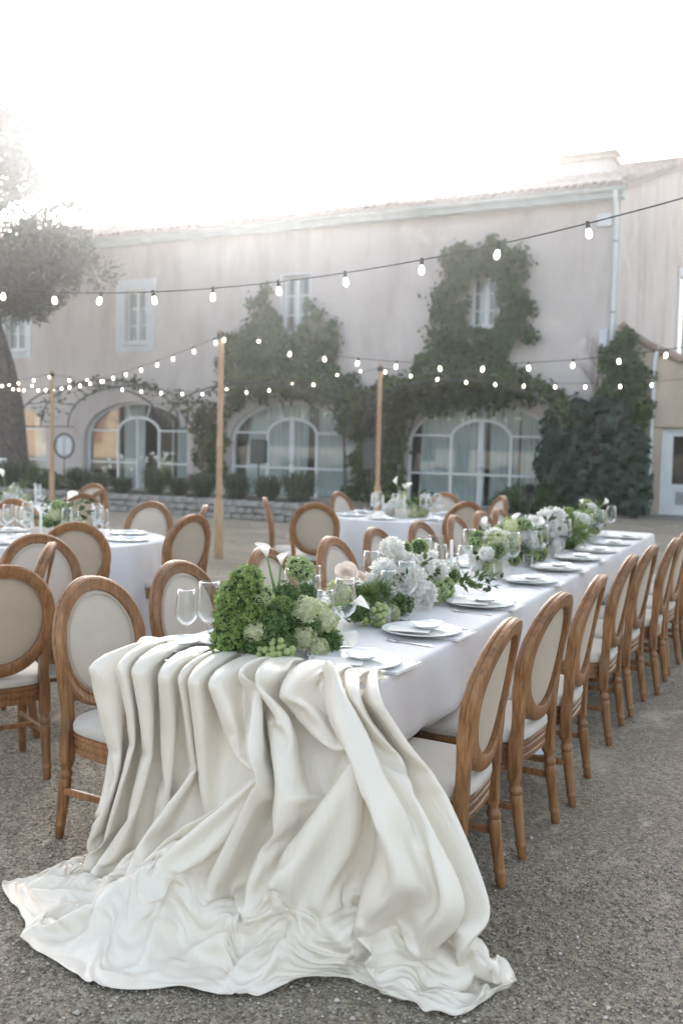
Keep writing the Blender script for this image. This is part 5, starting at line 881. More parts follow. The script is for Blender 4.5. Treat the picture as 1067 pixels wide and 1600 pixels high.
[3096,0,0,0,0,0,0,0,0,0,0,0,0,0,0,0,0,0,0,0,0,0,0,0,0,0,0,0,0,0,0,0,0,0,0,0,0,0,0,0,0,0,0,0,0,0,0,0,0,0,0,0,0,0,0,0,0,0,0,0,0,0,0,0,0,0,0,0,0,0,0,0,0,0,0,0,0,0,0,0,0,0,0,0,0,0,0,0,0,0,0,0,0,0,0,0,0,0,0,0,0,0,0,0,0,0,0,0,0,0,0,0,0,0,0,0,0,0,0,0],
[3078,-3,-2,-1,-2,1,-2,0,1,-1,1,1,-1,0,-1,0,1,1,-1,0,-1,0,0,0,1,0,1,-1,0,-1,1,0,-1,0,0,0,0,1,-1,1,0,0,-1,0,0,1,1,1,-2,-1,0,0,0,1,1,2,-2,0,0,-2,0,0,0,1,0,1,0,0,0,-2,0,0,1,0,-1,0,0,0,0,0,0,0,1,1,0,1,-2,-1,0,0,0,0,0,0,1,-1,1,0,1,0,-2,0,0,1,0,0,1,-1,-1,1,-1,1,0,1,0,-1,-1,1,2,0],
[3073,-14,-5,-4,-3,2,-7,0,1,2,1,1,-2,-1,-3,0,4,3,-2,-2,-2,0,-1,2,1,1,2,-1,-1,-2,0,1,-2,0,0,0,1,1,-1,3,0,-1,-2,-2,2,1,3,2,-3,-3,-2,1,1,2,2,5,0,-4,-2,-4,1,-1,0,1,1,1,2,0,0,-4,-1,1,1,3,-2,-2,-1,1,-1,1,0,0,3,3,-1,2,-4,-2,-1,0,-1,-1,0,3,1,-2,2,1,1,1,-5,0,0,2,5,-5,0,-2,0,1,-2,4,0,2,0,-3,-1,8,0,6],
[3055,-16,-7,-4,-2,0,-10,-2,2,3,1,2,-2,-2,-5,1,5,3,-1,-2,-4,0,-1,2,3,0,2,0,-1,0,0,-3,-1,-1,0,1,2,1,0,3,0,-2,-3,-4,3,3,3,1,-4,-4,-1,0,3,3,2,5,1,-3,-3,-1,-3,-3,1,1,1,1,2,0,0,-5,0,1,1,3,0,-4,-1,-1,0,1,4,-3,4,4,5,-6,-1,-2,-3,-2,-1,-1,0,2,3,-2,2,2,1,-1,5,-6,-3,3,8,-7,1,-6,0,0,0,6,-2,2,2,-5,0,11,-1,8],
[3033,-13,-7,-6,0,-6,-9,-4,1,4,1,2,-1,-4,-6,1,7,3,0,-4,-4,-1,0,3,3,0,2,0,-1,2,0,-4,-3,-1,0,1,2,2,1,3,-1,-1,-5,-4,3,5,3,0,-4,-5,-2,1,4,3,4,3,1,-3,-2,-1,-4,-3,0,2,1,2,1,0,-1,-5,0,1,2,3,1,-5,-2,-1,1,1,6,-4,3,5,6,-5,-4,-2,-2,-3,-3,-1,1,2,4,2,-1,1,2,0,4,2,-10,1,9,5,-9,-7,-3,8,-4,4,-1,0,3,-4,-3,12,0,9],
[3010,-14,-5,-4,-2,-7,-10,-6,1,3,1,2,-1,-3,-7,1,7,4,0,-3,-5,-2,0,3,4,-2,3,0,2,1,0,-4,-3,-2,-1,1,2,3,1,2,-1,-1,-4,-5,4,4,3,1,-4,-6,-2,2,4,3,2,5,2,-4,-2,-1,-3,-4,0,2,2,0,2,0,-1,-6,0,2,2,3,1,-4,-4,1,3,4,2,-3,2,5,5,0,-6,-5,-3,-4,-3,-1,2,2,4,3,0,1,-1,1,10,7,-12,-6,7,7,-9,-8,-3,10,8,-5,-4,-1,2,-4,-4,13,0,11],
[2983,-20,-23,-25,-23,-18,-12,2,19,23,19,13,-2,-40,-48,2,54,35,-6,-28,-30,-17,2,19,26,21,12,5,-2,-9,-13,-15,-16,-12,-4,4,12,16,16,13,10,-15,-41,-25,24,44,13,-16,-29,-31,-15,11,29,31,20,0,-13,-20,-19,-15,-9,0,9,18,19,14,11,0,-23,-43,-12,33,37,4,-17,-28,-26,-10,7,17,23,24,17,10,-4,-7,-20,-22,-20,-19,-11,-2,8,16,21,21,18,14,-6,-19,-18,3,13,14,16,2,-21,-27,-20,2,17,15,15,17,-4,-34,-32,16,40,35],
[2972,-21,-34,-40,-38,-28,-12,14,29,33,35,24,-5,-67,-75,1,86,55,-10,-44,-47,-25,2,28,41,37,21,11,-9,-16,-22,-25,-20,-21,-7,8,17,26,26,22,19,-28,-66,-37,37,69,23,-29,-47,-46,-24,16,45,50,36,-2,-27,-31,-31,-23,-16,1,18,26,30,25,16,-2,-36,-67,-16,50,59,5,-29,-42,-42,-24,10,27,38,40,30,15,-4,-19,-23,-32,-30,-28,-17,-6,14,24,32,31,26,18,-14,-27,-40,-6,31,31,23,9,-28,-39,-29,-9,26,25,29,26,-1,-51,-50,18,60,48],
[2971,-19,-33,-39,-38,-21,-15,11,26,35,36,22,-5,-65,-73,0,84,53,-8,-42,-47,-24,0,28,40,34,21,12,-7,-16,-22,-24,-21,-19,-7,7,17,25,25,22,18,-26,-65,-36,37,65,23,-27,-46,-45,-24,14,44,50,34,2,-25,-32,-31,-23,-17,-2,16,26,30,24,12,-6,-30,-56,-12,43,53,6,-24,-42,-42,-29,10,31,35,37,28,16,1,-17,-19,-29,-29,-17,-17,-9,-1,22,28,31,24,12,-19,-31,-32,-12,30,35,21,20,-19,-37,-29,-11,28,18,30,26,2,-42,-50,19,48,45],
[2970,-16,-33,-40,-37,-24,-4,9,21,36,35,21,-6,-62,-72,-1,82,52,-6,-41,-45,-25,-1,27,39,32,21,12,-5,-15,-22,-24,-20,-18,-7,7,16,24,24,22,17,-24,-64,-35,36,61,24,-25,-45,-45,-23,12,43,49,32,4,-22,-30,-31,-23,-18,-5,14,25,30,23,4,-7,-26,-33,-6,34,39,6,-21,-42,-40,-27,8,22,34,36,28,18,-1,-7,-22,-21,-29,-21,-1,-10,-10,11,27,29,20,5,-18,-36,-32,-11,29,40,20,24,-10,-32,-26,-10,31,19,18,27,4,-36,-46,19,40,39],
[2969,-14,-33,-39,-38,-23,6,6,16,37,32,20,-5,-61,-69,-2,79,50,-4,-39,-45,-24,-2,26,38,30,20,13,-4,-14,-21,-23,-20,-17,-7,6,16,23,23,21,16,-22,-62,-34,35,57,24,-22,-45,-43,-24,11,42,48,30,5,-17,-30,-30,-23,-19,-7,11,24,29,22,-4,-8,-24,-22,-1,29,34,3,-16,-37,-39,-19,-2,23,26,34,27,20,5,-10,-18,-24,-20,-24,-7,-7,-8,6,27,26,12,2,-16,-41,-36,-4,28,44,19,24,1,-26,-22,-6,29,18,13,23,5,-29,-41,20,32,32],
[2968,-12,-32,-40,-37,-22,3,6,20,37,29,20,-5,-58,-68,-3,77,49,-3,-37,-44,-24,-3,25,37,27,20,14,-3,-12,-21,-23,-20,-15,-7,5,16,22,21,21,15,-20,-61,-33,35,53,25,-21,-43,-43,-23,8,41,48,27,7,-15,-28,-28,-23,-20,-8,6,23,29,19,-11,-10,-17,-41,11,32,39,2,-25,-20,-33,-23,-5,24,19,31,28,21,9,-8,-16,-24,-22,-18,-20,1,-1,-2,23,25,1,1,-13,-42,-37,2,25,45,18,22,13,-16,-19,-4,29,17,8,16,6,-22,-35,20,26,25],
[2966,-10,-31,-40,-37,-20,-1,9,22,37,25,21,-5,-55,-67,-5,75,48,-1,-36,-43,-24,-4,25,35,25,20,15,-2,-11,-20,-23,-19,-15,-7,5,15,21,20,21,14,-18,-60,-32,34,50,25,-18,-43,-42,-24,7,40,47,25,7,-11,-28,-27,-21,-21,-7,2,19,29,14,-15,-13,-17,-45,15,36,43,4,-31,-22,-22,-23,3,16,20,23,29,22,12,-4,-17,-21,-25,-18,-20,-14,3,4,26,18,-4,-2,-11,-41,-39,2,28,45,19,19,20,2,-18,-3,26,12,1,14,10,-15,-30,20,23,17],
[2964,-8,-29,-40,-38,-20,0,9,24,36,23,21,-5,-53,-67,-6,73,48,0,-34,-43,-25,-4,25,34,23,20,16,-2,-9,-20,-23,-19,-14,-7,4,15,20,20,20,14,-17,-59,-32,34,47,27,-18,-42,-42,-25,6,41,46,22,7,-8,-26,-28,-20,-20,-5,-1,15,27,9,-17,-17,-19,-43,18,37,46,6,-30,-35,-17,-17,-2,17,27,21,27,22,14,0,-20,-20,-19,-22,-18,-17,8,4,22,9,-8,-4,-10,-36,-43,4,29,44,21,15,22,16,-10,-2,23,4,-5,15,17,-12,-25,19,19,12],
[2962,-6,-28,-40,-37,-20,1,9,25,34,22,21,-6,-52,-65,-7,72,47,1,-33,-43,-24,-5,24,33,21,21,16,0,-9,-19,-23,-18,-14,-7,3,15,19,19,20,13,-15,-58,-32,35,44,27,-16,-42,-42,-26,6,40,45,20,6,-4,-24,-28,-21,-21,-17,4,19,23,6,-18,-22,-22,-39,22,36,49,10,-29,-37,-6,-10,-15,7,31,23,24,21,13,7,-13,-25,-21,-17,-21,-20,-3,15,16,8,-10,-8,-10,-29,-45,7,27,43,21,15,19,24,6,1,16,-4,-8,15,22,-4,-20,17,17,4],
[2959,-4,-26,-40,-37,-18,0,11,24,33,20,21,-5,-53,-62,-8,70,47,3,-33,-42,-25,-5,23,32,20,20,18,0,-8,-19,-22,-19,-11,-5,-2,16,18,18,20,13,-14,-57,-31,33,42,28,-15,-41,-42,-27,5,40,44,18,5,-1,-20,-29,-22,-22,-19,6,16,17,4,-17,-26,-26,-36,25,37,52,12,-28,-40,-12,1,-13,-3,32,28,22,19,12,6,-2,-19,-22,-19,-22,-22,-9,7,9,13,-4,-14,-12,-20,-47,9,24,39,20,22,14,26,12,8,14,-7,-9,16,25,4,-14,16,12,-1],
[2956,-1,-25,-40,-37,-17,0,10,27,30,20,21,-6,-53,-58,-10,67,47,5,-33,-41,-24,-7,23,31,18,21,18,1,-7,-18,-22,-20,-13,-6,1,17,16,18,20,12,-13,-55,-31,33,39,30,-15,-40,-42,-28,5,40,42,15,4,0,-16,-28,-22,-23,-23,6,15,10,3,-16,-27,-31,-33,28,39,53,15,-27,-42,-21,1,-1,-11,32,29,22,20,11,4,0,-6,-18,-19,-22,-23,-18,-7,7,17,-1,-17,-14,-10,-51,11,22,40,17,26,12,22,11,17,17,-7,-8,16,27,7,0,11,4,-4],
[2953,0,-22,-40,-36,-15,-2,10,28,28,20,20,-6,-53,-51,-16,65,48,5,-33,-42,-20,-7,21,29,17,21,19,1,-6,-16,-23,-19,-15,-7,4,16,16,17,19,12,-11,-54,-30,31,37,31,-14,-40,-40,-30,4,39,41,13,2,1,-12,-27,-22,-22,-28,-7,16,12,4,-13,-29,-36,-30,30,42,53,17,-25,-42,-30,-4,1,-7,32,27,24,22,12,0,1,-3,-9,-15,-23,-19,-18,-19,-2,13,2,-17,-16,0,-53,12,21,43,17,25,4,22,16,17,22,-5,-8,17,28,5,2,18,-1,-4],
[2950,1,-21,-37,-37,-8,-4,6,28,26,22,18,-6,-52,-48,-21,65,49,5,-33,-41,-14,-11,18,28,16,21,20,2,-6,-15,-22,-20,-16,-8,6,16,15,16,20,11,-10,-51,-30,30,35,31,-13,-39,-40,-31,3,39,39,11,0,-1,-7,-23,-22,-23,-29,-17,7,16,5,-9,-29,-40,-28,31,44,54,19,-23,-42,-35,-11,-3,2,30,29,24,23,12,4,-2,-6,-10,-11,-14,-17,-17,-17,-20,10,6,-11,-19,0,-52,12,19,44,24,21,2,20,19,13,24,-1,-6,18,30,2,11,19,-6,-6],
[2947,1,-18,-35,-36,-9,-1,3,28,24,23,17,-6,-52,-56,-16,66,50,6,-33,-39,-14,-8,13,26,16,21,20,3,-5,-14,-21,-20,-17,-10,7,17,14,16,18,11,-8,-47,-30,27,33,32,-13,-37,-39,-33,2,39,36,8,-1,-3,-6,-16,-20,-23,-29,-25,-3,14,8,-6,-27,-42,-29,33,45,56,20,-20,-42,-37,-18,-5,6,29,31,23,23,14,3,-2,-9,-12,-13,-13,-9,-11,-15,-23,10,-1,-1,-23,-5,-49,10,16,45,29,21,2,12,19,18,21,5,-4,18,32,11,13,14,-10,-8],
[2944,1,-18,-31,-34,-20,1,12,26,24,24,15,-6,-52,-61,-14,67,52,4,-34,-40,-19,-5,17,25,16,21,21,4,-4,-13,-21,-18,-19,-11,8,16,13,16,18,10,-6,-42,-30,24,30,32,-13,-35,-38,-34,1,39,32,6,-3,-5,-9,-11,-12,-22,-28,-27,-18,9,11,-2,-25,-43,-30,35,47,55,23,-19,-41,-38,-24,-7,10,26,33,21,24,16,3,-5,-12,-13,-9,-12,-15,-10,-7,-14,11,-13,-2,-20,-8,-40,1,19,49,28,21,4,4,15,20,22,12,-1,18,32,15,11,14,-11,-8],
[2941,1,-20,-31,-28,-23,-1,18,24,24,26,13,-6,-51,-66,-13,68,53,3,-34,-41,-20,-6,19,25,17,21,21,5,-4,-11,-19,-19,-20,-13,10,16,12,16,16,9,-5,-46,-36,27,39,32,-13,-34,-38,-33,-1,37,30,2,-5,-6,-11,-12,-10,-10,-24,-27,-25,-9,11,4,-24,-38,-33,38,47,55,25,-18,-41,-38,-26,-11,15,20,33,22,25,17,0,-9,-11,-6,-10,-16,-12,-12,-3,-5,11,-10,-10,-23,-15,-30,-8,25,53,27,21,4,-1,12,18,21,18,5,17,34,13,10,16,-11,-8],
[2938,0,-19,-29,-30,-22,-2,22,22,25,28,11,-6,-51,-68,-14,69,54,2,-34,-42,-21,-6,20,25,17,21,21,6,-3,-11,-16,-18,-20,-17,11,16,11,16,15,7,-5,-45,-43,26,52,28,-12,-33,-37,-32,-4,36,27,-2,-7,-8,-12,-14,-11,-10,-14,-19,-21,-23,-1,8,-14,-36,-39,39,47,56,27,-17,-41,-38,-27,-16,11,25,30,24,24,20,-4,-7,-6,-9,-14,-16,-13,-4,-4,-3,25,-17,-14,-16,-36,-20,-12,28,54,33,16,5,-6,15,17,16,16,13,19,35,12,10,16,-11,-8],
[2935,0,-20,-27,-27,-20,-7,24,22,25,29,10,-7,-52,-68,-15,70,54,2,-35,-41,-22,-7,20,26,17,22,20,7,-3,-12,-16,-14,-17,-21,12,15,10,15,15,5,-8,-48,-42,26,55,29,-9,-29,-36,-32,-7,35,21,-5,-9,-10,-13,-15,-12,-11,-14,-14,-13,-17,-14,2,-4,-32,-46,39,48,57,30,-18,-41,-37,-26,-20,8,26,27,25,25,20,4,-7,-11,-15,-16,-12,-8,-8,-3,4,25,-8,-20,-14,-39,-22,-18,29,55,36,14,7,-10,13,12,15,17,20,23,35,11,10,15,-11,-6],
[2931,-1,-24,-28,-26,-17,-2,24,22,27,30,8,-7,-53,-68,-17,71,55,1,-36,-41,-22,-8,20,26,19,21,21,7,-3,-16,-18,-14,-15,-15,12,14,8,17,13,3,-12,-50,-40,26,53,33,-5,-25,-34,-33,-10,33,16,-8,-11,-12,-15,-16,-13,-12,-14,-12,-9,-11,-14,0,2,-30,-54,38,49,58,33,-19,-41,-37,-27,-19,5,22,28,26,24,20,11,-11,-17,-17,-11,-7,-13,-8,-2,14,24,0,-23,-12,-41,-30,-21,30,55,38,14,10,-15,11,13,17,17,21,23,36,10,9,14,-10,-6],
[2927,-2,-23,-29,-25,-21,5,24,22,28,32,6,-8,-54,-68,-18,72,55,0,-35,-42,-22,-8,19,26,20,21,21,7,-4,-16,-19,-15,-15,-9,12,14,5,17,12,2,-16,-53,-37,26,54,33,-2,-20,-31,-32,-14,30,10,-12,-13,-14,-16,-17,-14,-12,-13,-9,-9,-9,0,0,2,-31,-59,34,48,58,36,-17,-41,-36,-27,-20,5,23,33,27,21,14,5,-14,-18,-11,-6,-14,-14,-6,4,19,24,6,-23,-14,-38,-42,-22,30,56,35,20,3,-16,13,22,19,15,19,21,36,8,7,14,-8,-5],
[2920,0,-20,-28,-29,-21,9,24,22,30,32,5,-9,-54,-68,-19,72,55,0,-36,-42,-22,-9,18,27,21,21,21,7,-4,-16,-20,-15,-15,-3,11,12,4,17,10,-1,-19,-54,-36,27,54,33,1,-17,-25,-30,-11,20,-4,-14,-14,-14,-17,-18,-12,-11,-10,-10,-5,-3,-7,8,4,-33,-55,28,48,59,35,-15,-39,-36,-28,-21,6,27,37,21,12,10,3,-15,-12,-7,-12,-17,-11,0,7,21,26,10,-22,-16,-35,-57,-17,28,55,34,24,-4,-16,15,29,21,15,17,19,35,6,4,14,-5,-4],
[2913,1,-16,-29,-32,-21,14,23,23,32,32,4,-9,-56,-68,-20,74,54,-1,-37,-41,-22,-9,16,27,23,21,21,7,-4,-16,-20,-15,-13,-1,8,11,4,16,8,-2,-23,-53,-35,26,56,31,5,-15,-25,-26,-12,12,-16,-13,-14,-15,-16,-16,-11,-9,-11,-2,-2,-10,-7,16,5,-31,-56,26,50,60,30,-14,-38,-37,-27,-22,9,29,35,25,15,3,-13,-11,-7,-11,-16,-16,-5,6,7,23,25,14,-19,-19,-31,-59,-19,20,55,41,16,-9,-13,15,31,25,18,17,16,33,2,3,14,-3,-3],
[2904,4,-14,-30,-32,-21,18,22,25,33,33,4,-11,-57,-68,-21,74,54,-2,-37,-41,-20,-8,11,27,25,21,20,7,-3,-15,-21,-13,-9,-13,11,13,5,16,5,-5,-26,-52,-34,26,57,30,8,-17,-29,-27,-8,8,-18,-16,-15,-15,-15,-13,-10,-11,0,1,-10,-14,2,18,5,-29,-56,23,51,60,26,-10,-38,-37,-26,-23,11,32,35,23,10,-6,-12,-7,-8,-16,-17,-12,3,9,6,24,25,16,-16,-22,-27,-60,-21,13,54,42,8,-5,-12,14,31,30,22,20,17,24,-3,1,14,0,0],
[2891,10,-11,-32,-33,-17,20,23,26,34,31,5,-12,-59,-67,-23,75,53,-3,-36,-39,-23,-12,13,27,28,21,20,5,-3,-12,-20,-13,-7,-19,10,13,8,14,2,-6,-29,-51,-32,26,58,28,7,-18,-30,-26,-4,-1,-20,-17,-15,-13,-13,-13,-12,2,7,-13,-12,-12,11,18,5,-27,-58,21,51,60,23,-7,-37,-36,-22,-25,13,35,32,13,9,-12,-7,-6,-13,-18,-16,-6,11,10,4,24,26,18,-13,-26,-22,-60,-24,6,55,41,18,-10,-17,11,31,31,24,24,12,18,-3,1,15,0,2],
[2874,16,-5,-35,-33,-10,20,24,26,35,31,5,-13,-60,-68,-23,76,52,-4,-35,-37,-23,-17,12,29,29,21,20,4,-4,-10,-18,-19,-16,-10,11,11,11,13,-1,-8,-29,-49,-33,26,59,26,6,-20,-31,-16,-2,-18,-20,-16,-13,-11,-13,-15,4,11,-11,-16,-15,-4,17,15,5,-24,-58,18,51,60,19,-1,-38,-33,-22,-24,16,35,30,14,-5,-12,-4,-9,-18,-18,-13,3,17,5,4,25,27,20,-10,-29,-21,-56,-28,0,55,40,25,-12,-22,8,30,32,24,18,10,20,-1,0,15,0,5],
[2870,13,-5,-36,-32,-3,19,24,26,36,31,5,-14,-61,-67,-23,75,51,-5,-35,-37,-21,-19,10,32,30,21,18,3,-5,-12,-14,-18,-22,-6,6,13,13,11,-4,-9,-30,-46,-33,27,59,23,5,-23,-30,-8,-15,-18,-18,-14,-12,-11,-13,3,11,-4,-20,-17,-13,5,19,10,6,-20,-59,17,50,59,16,4,-38,-31,-24,-19,20,32,25,11,-12,-8,-7,-14,-18,-16,-8,13,16,2,5,26,26,22,-7,-31,-21,-52,-32,-3,52,40,29,-10,-27,4,30,32,21,13,9,22,1,-1,15,0,10],
[2886,10,-24,-35,-30,0,19,23,28,37,26,6,-12,-61,-66,-26,76,48,-6,-33,-39,-18,-20,8,33,30,21,19,0,-5,-12,-19,-19,-21,-13,11,13,14,11,-4,-9,-31,-43,-33,28,57,19,6,-25,-29,-13,-15,-17,-16,-12,-12,-11,2,12,0,-17,-19,-18,-8,13,18,5,9,-18,-58,14,50,58,22,-2,-36,-33,-24,-12,16,27,28,6,-13,-8,-11,-16,-18,-13,0,20,13,-1,7,26,26,24,-4,-31,-26,-44,-37,-6,49,41,30,-7,-31,1,29,31,18,8,10,23,2,-1,15,0,15],
[2897,5,-30,-34,-32,1,19,23,29,37,22,7,-11,-59,-65,-29,75,47,-9,-32,-39,-16,-20,6,33,31,22,18,-2,-6,-15,-20,-18,-21,-17,12,13,16,10,-4,-11,-30,-41,-32,30,52,22,1,-27,-27,-17,-15,-14,-14,-13,-14,5,13,2,-14,-17,-19,-18,-1,18,14,1,14,-15,-58,12,49,57,23,-4,-37,-31,-22,0,2,31,26,-3,-12,-11,-14,-15,-15,-9,9,21,10,-3,9,26,27,24,-1,-29,-35,-35,-40,-8,46,41,30,-4,-33,-2,27,30,12,6,13,21,3,-1,14,3,21],
[2903,1,-28,-33,-31,-5,18,23,29,35,20,7,-11,-55,-61,-34,74,46,-10,-34,-35,-15,-19,3,32,32,22,17,-5,-7,-16,-20,-18,-18,-22,11,15,16,7,-3,-12,-29,-39,-31,29,50,26,-5,-28,-27,-20,-8,-16,-14,-17,6,14,7,-14,-18,-16,-20,-15,6,21,8,-1,20,-14,-57,9,49,56,25,-8,-37,-30,-21,-3,11,34,17,-11,-12,-14,-14,-11,-15,-4,17,21,6,-4,11,26,27,25,1,-26,-42,-31,-38,-9,49,31,31,-2,-34,-5,26,29,7,2,16,19,3,0,12,7,29],
[2909,-3,-25,-33,-27,-11,16,21,25,34,21,7,-13,-49,-55,-37,69,41,-9,-34,-27,-18,-18,1,30,34,21,15,-8,-8,-16,-18,-18,-19,-23,9,16,15,4,-2,-12,-29,-36,-31,25,50,26,-7,-26,-28,-14,-10,-18,-16,2,16,10,-10,-22,-17,-15,-21,-9,13,18,2,1,24,-11,-56,5,49,56,25,-11,-38,-30,-14,-6,16,33,6,-15,-13,-16,-9,-10,-14,5,21,19,1,-3,13,26,28,24,5,-25,-45,-30,-36,-8,50,30,22,0,-31,-9,23,28,2,3,12,19,-2,6,11,14,39],
[2910,-12,-21,-27,-28,-4,7,17,23,32,23,8,-13,-47,-56,-34,66,38,-8,-34,-23,-17,-15,-2,29,33,20,9,-8,-9,-16,-18,-17,-19,-22,11,13,11,3,-1,-11,-28,-34,-26,18,54,20,-10,-27,-28,-13,-10,-14,-2,16,12,-4,-20,-23,-16,-16,-20,-1,17,11,-1,5,28,-9,-56,3,47,57,25,-15,-38,-32,-15,-3,24,28,-3,-15,-16,-10,-6,-14,-11,13,23,16,-2,-2,16,24,29,24,8,-22,-47,-35,-30,-7,50,28,14,2,-27,-12,21,25,-2,4,10,17,-6,10,9,27,47],
[2910,-16,-15,-22,-28,-11,10,12,21,29,19,12,-14,-43,-54,-34,63,34,-6,-34,-25,-12,-12,-2,27,33,17,2,-8,-11,-14,-14,-16,-20,-23,8,10,8,4,-1,-8,-27,-33,-16,12,52,15,-12,-27,-24,-16,-10,-3,17,14,-3,-12,-22,-25,-14,-17,-16,7,16,4,-1,10,30,-7,-56,0,47,57,25,-19,-38,-31,-17,1,27,21,-12,-14,-6,-8,-14,-15,-2,19,24,11,-5,0,18,24,30,23,11,-20,-47,-43,-21,-6,49,40,-6,1,-21,-14,25,15,2,2,8,21,-13,4,10,44,45],
[2925,-20,-13,-24,-31,-11,2,10,24,16,16,16,-10,-42,-49,-36,58,31,-2,-32,-32,-10,-6,3,23,32,10,-2,-7,-11,-15,-11,-13,-22,-15,7,2,0,3,-1,-3,-25,-32,-18,17,50,9,-10,-17,-23,-22,-11,16,21,0,-11,-14,-22,-24,-15,-18,-10,12,11,-1,2,14,31,-4,-55,-5,48,58,22,-19,-38,-32,-18,6,27,12,-16,-2,-9,-17,-14,-8,5,21,24,7,-8,5,17,26,27,23,12,-19,-41,-49,-15,-2,48,41,-11,-7,-12,-16,29,11,13,0,8,27,-19,-19,14,49,43],
[2938,-17,-16,-30,-30,-7,-2,2,19,9,15,16,-5,-44,-46,-32,49,37,-1,-32,-35,-13,-3,7,22,28,2,-4,-4,-10,-14,-11,-12,-19,-7,-5,-3,-2,2,0,4,-26,-30,-23,22,49,4,-10,-12,-23,-23,4,15,6,-6,0,-19,-19,-23,-17,-18,-2,14,4,-3,8,19,29,-3,-54,-8,47,59,17,-17,-36,-33,-19,9,23,8,-12,-7,-10,-15,-12,-1,7,23,23,0,-6,8,17,26,26,20,12,-14,-35,-55,-11,4,45,39,-1,-12,-18,-16,31,13,20,2,5,30,-25,-36,20,50,47],
[2947,-20,-24,-29,-26,-16,-3,3,14,15,13,16,-3,-47,-49,-32,45,38,1,-26,-34,-19,-8,11,26,21,7,-3,-7,-11,-7,-14,-16,-17,-14,-7,-3,-2,1,5,9,-26,-30,-25,23,47,-1,-4,-11,-28,-15,7,4,5,1,-4,-17,-20,-23,-17,-15,6,9,-3,4,15,18,26,-2,-51,-13,48,58,12,-18,-31,-31,-21,9,17,1,-5,-7,-15,-11,-2,2,8,22,20,-4,-4,11,19,20,24,21,8,-4,-32,-55,-13,12,44,37,-5,-7,-18,-16,29,19,17,14,9,4,-14,-37,24,44,38],
[2946,-24,-26,-29,-27,-21,-8,9,21,27,13,9,-7,-52,-52,-30,42,35,0,-25,-28,-20,-11,12,26,21,7,1,-9,-9,-11,-15,-16,-19,-18,-3,-3,7,7,2,10,-28,-34,-22,18,42,0,0,-16,-27,-13,1,6,9,9,-16,-19,-16,-21,-19,-6,8,0,-6,17,14,19,24,-2,-46,-19,48,57,5,-23,-26,-24,-21,7,9,-5,-4,4,-10,-15,11,2,5,23,15,-9,2,12,18,23,15,16,4,13,-28,-60,-22,24,49,26,-5,-15,-10,-10,27,34,16,18,10,-16,-7,-32,24,33,38],
[2949,-26,-22,-27,-28,-21,-9,13,21,26,20,2,-16,-50,-55,-30,37,32,-1,-24,-26,-21,-13,13,25,24,10,-9,-9,-8,-10,-16,-16,-18,-18,-7,8,12,18,3,-3,-33,-43,-26,22,43,11,-8,-23,-23,-13,-5,3,14,12,-9,-11,-16,-27,-20,-3,3,-4,-2,18,17,19,24,-8,-33,-24,53,49,0,-28,-26,-21,-14,4,-2,-5,8,17,-1,-13,7,-1,1,16,11,-9,8,12,16,25,13,13,15,14,-39,-56,-19,28,50,28,-24,-23,-11,8,30,39,21,23,9,-21,-12,-27,23,20,42],
[2951,-24,-17,-25,-24,-18,-9,9,19,24,22,1,-22,-50,-58,-26,33,27,-1,-26,-26,-20,-15,11,24,22,15,-14,-6,-8,-13,-15,-14,-18,-14,-13,7,18,20,9,-11,-34,-45,-29,20,39,18,-12,-22,-25,-12,-1,6,17,4,-8,-6,-17,-24,-22,-7,8,7,0,11,15,14,21,-12,-29,-25,48,54,9,-25,-27,-24,-17,-3,9,3,4,14,-5,-12,10,-1,2,16,2,11,-3,9,16,27,16,1,24,15,-37,-59,-9,26,46,31,-24,-23,-11,15,39,20,24,23,6,-20,-10,-18,15,12,44],
[2952,-22,-14,-23,-25,-7,-2,3,13,20,18,2,-23,-47,-55,-32,35,22,-3,-31,-26,-19,-15,5,25,26,14,-11,-11,-8,-15,-15,-10,-15,-13,-14,3,19,17,8,-8,-34,-45,-33,22,37,20,-11,-27,-27,-10,15,9,14,8,-20,-18,-16,-24,-17,-7,11,9,4,14,5,15,16,-1,-31,-23,41,50,16,-21,-26,-26,-16,-9,5,20,7,7,-15,-8,15,1,11,5,-3,20,-6,6,17,24,22,-1,21,16,-35,-50,-18,36,47,6,-18,-11,3,16,31,0,23,29,2,-7,-9,-18,26,16,31],
[2953,-19,-15,-20,-19,-4,3,3,9,12,13,0,-25,-45,-51,-34,34,18,-4,-27,-26,-20,-14,4,23,27,12,-11,-15,-6,-14,-17,-12,-10,-10,-11,-3,17,15,9,-7,-34,-46,-37,22,36,19,-8,-27,-31,-15,20,22,13,2,-25,-18,-21,-22,-11,-2,7,12,-4,13,9,13,17,-2,-28,-18,37,48,16,-17,-25,-26,-17,-8,-1,20,19,4,-18,1,20,-1,12,-3,2,19,-8,2,15,25,23,6,18,8,-34,-49,-16,36,48,-6,-17,0,11,22,21,-4,23,26,10,-12,-8,-14,28,18,27],
[2958,-18,-16,-18,-9,-3,1,4,8,4,9,-7,-24,-41,-47,-31,30,12,-7,-22,-26,-19,-13,6,22,23,8,-9,-17,-8,-13,-17,-13,-10,-10,-9,0,9,12,8,-1,-34,-45,-38,21,35,14,-7,-27,-31,-20,18,29,15,1,-20,-22,-23,-22,-12,6,6,14,-6,3,9,14,25,-3,-34,-18,42,50,11,-18,-21,-24,-14,-1,-7,11,21,8,-13,9,19,6,7,-5,-1,13,-12,3,20,24,24,12,13,4,-37,-43,-15,34,49,-14,-15,14,9,24,15,-2,25,21,13,-15,-12,-3,27,10,32],
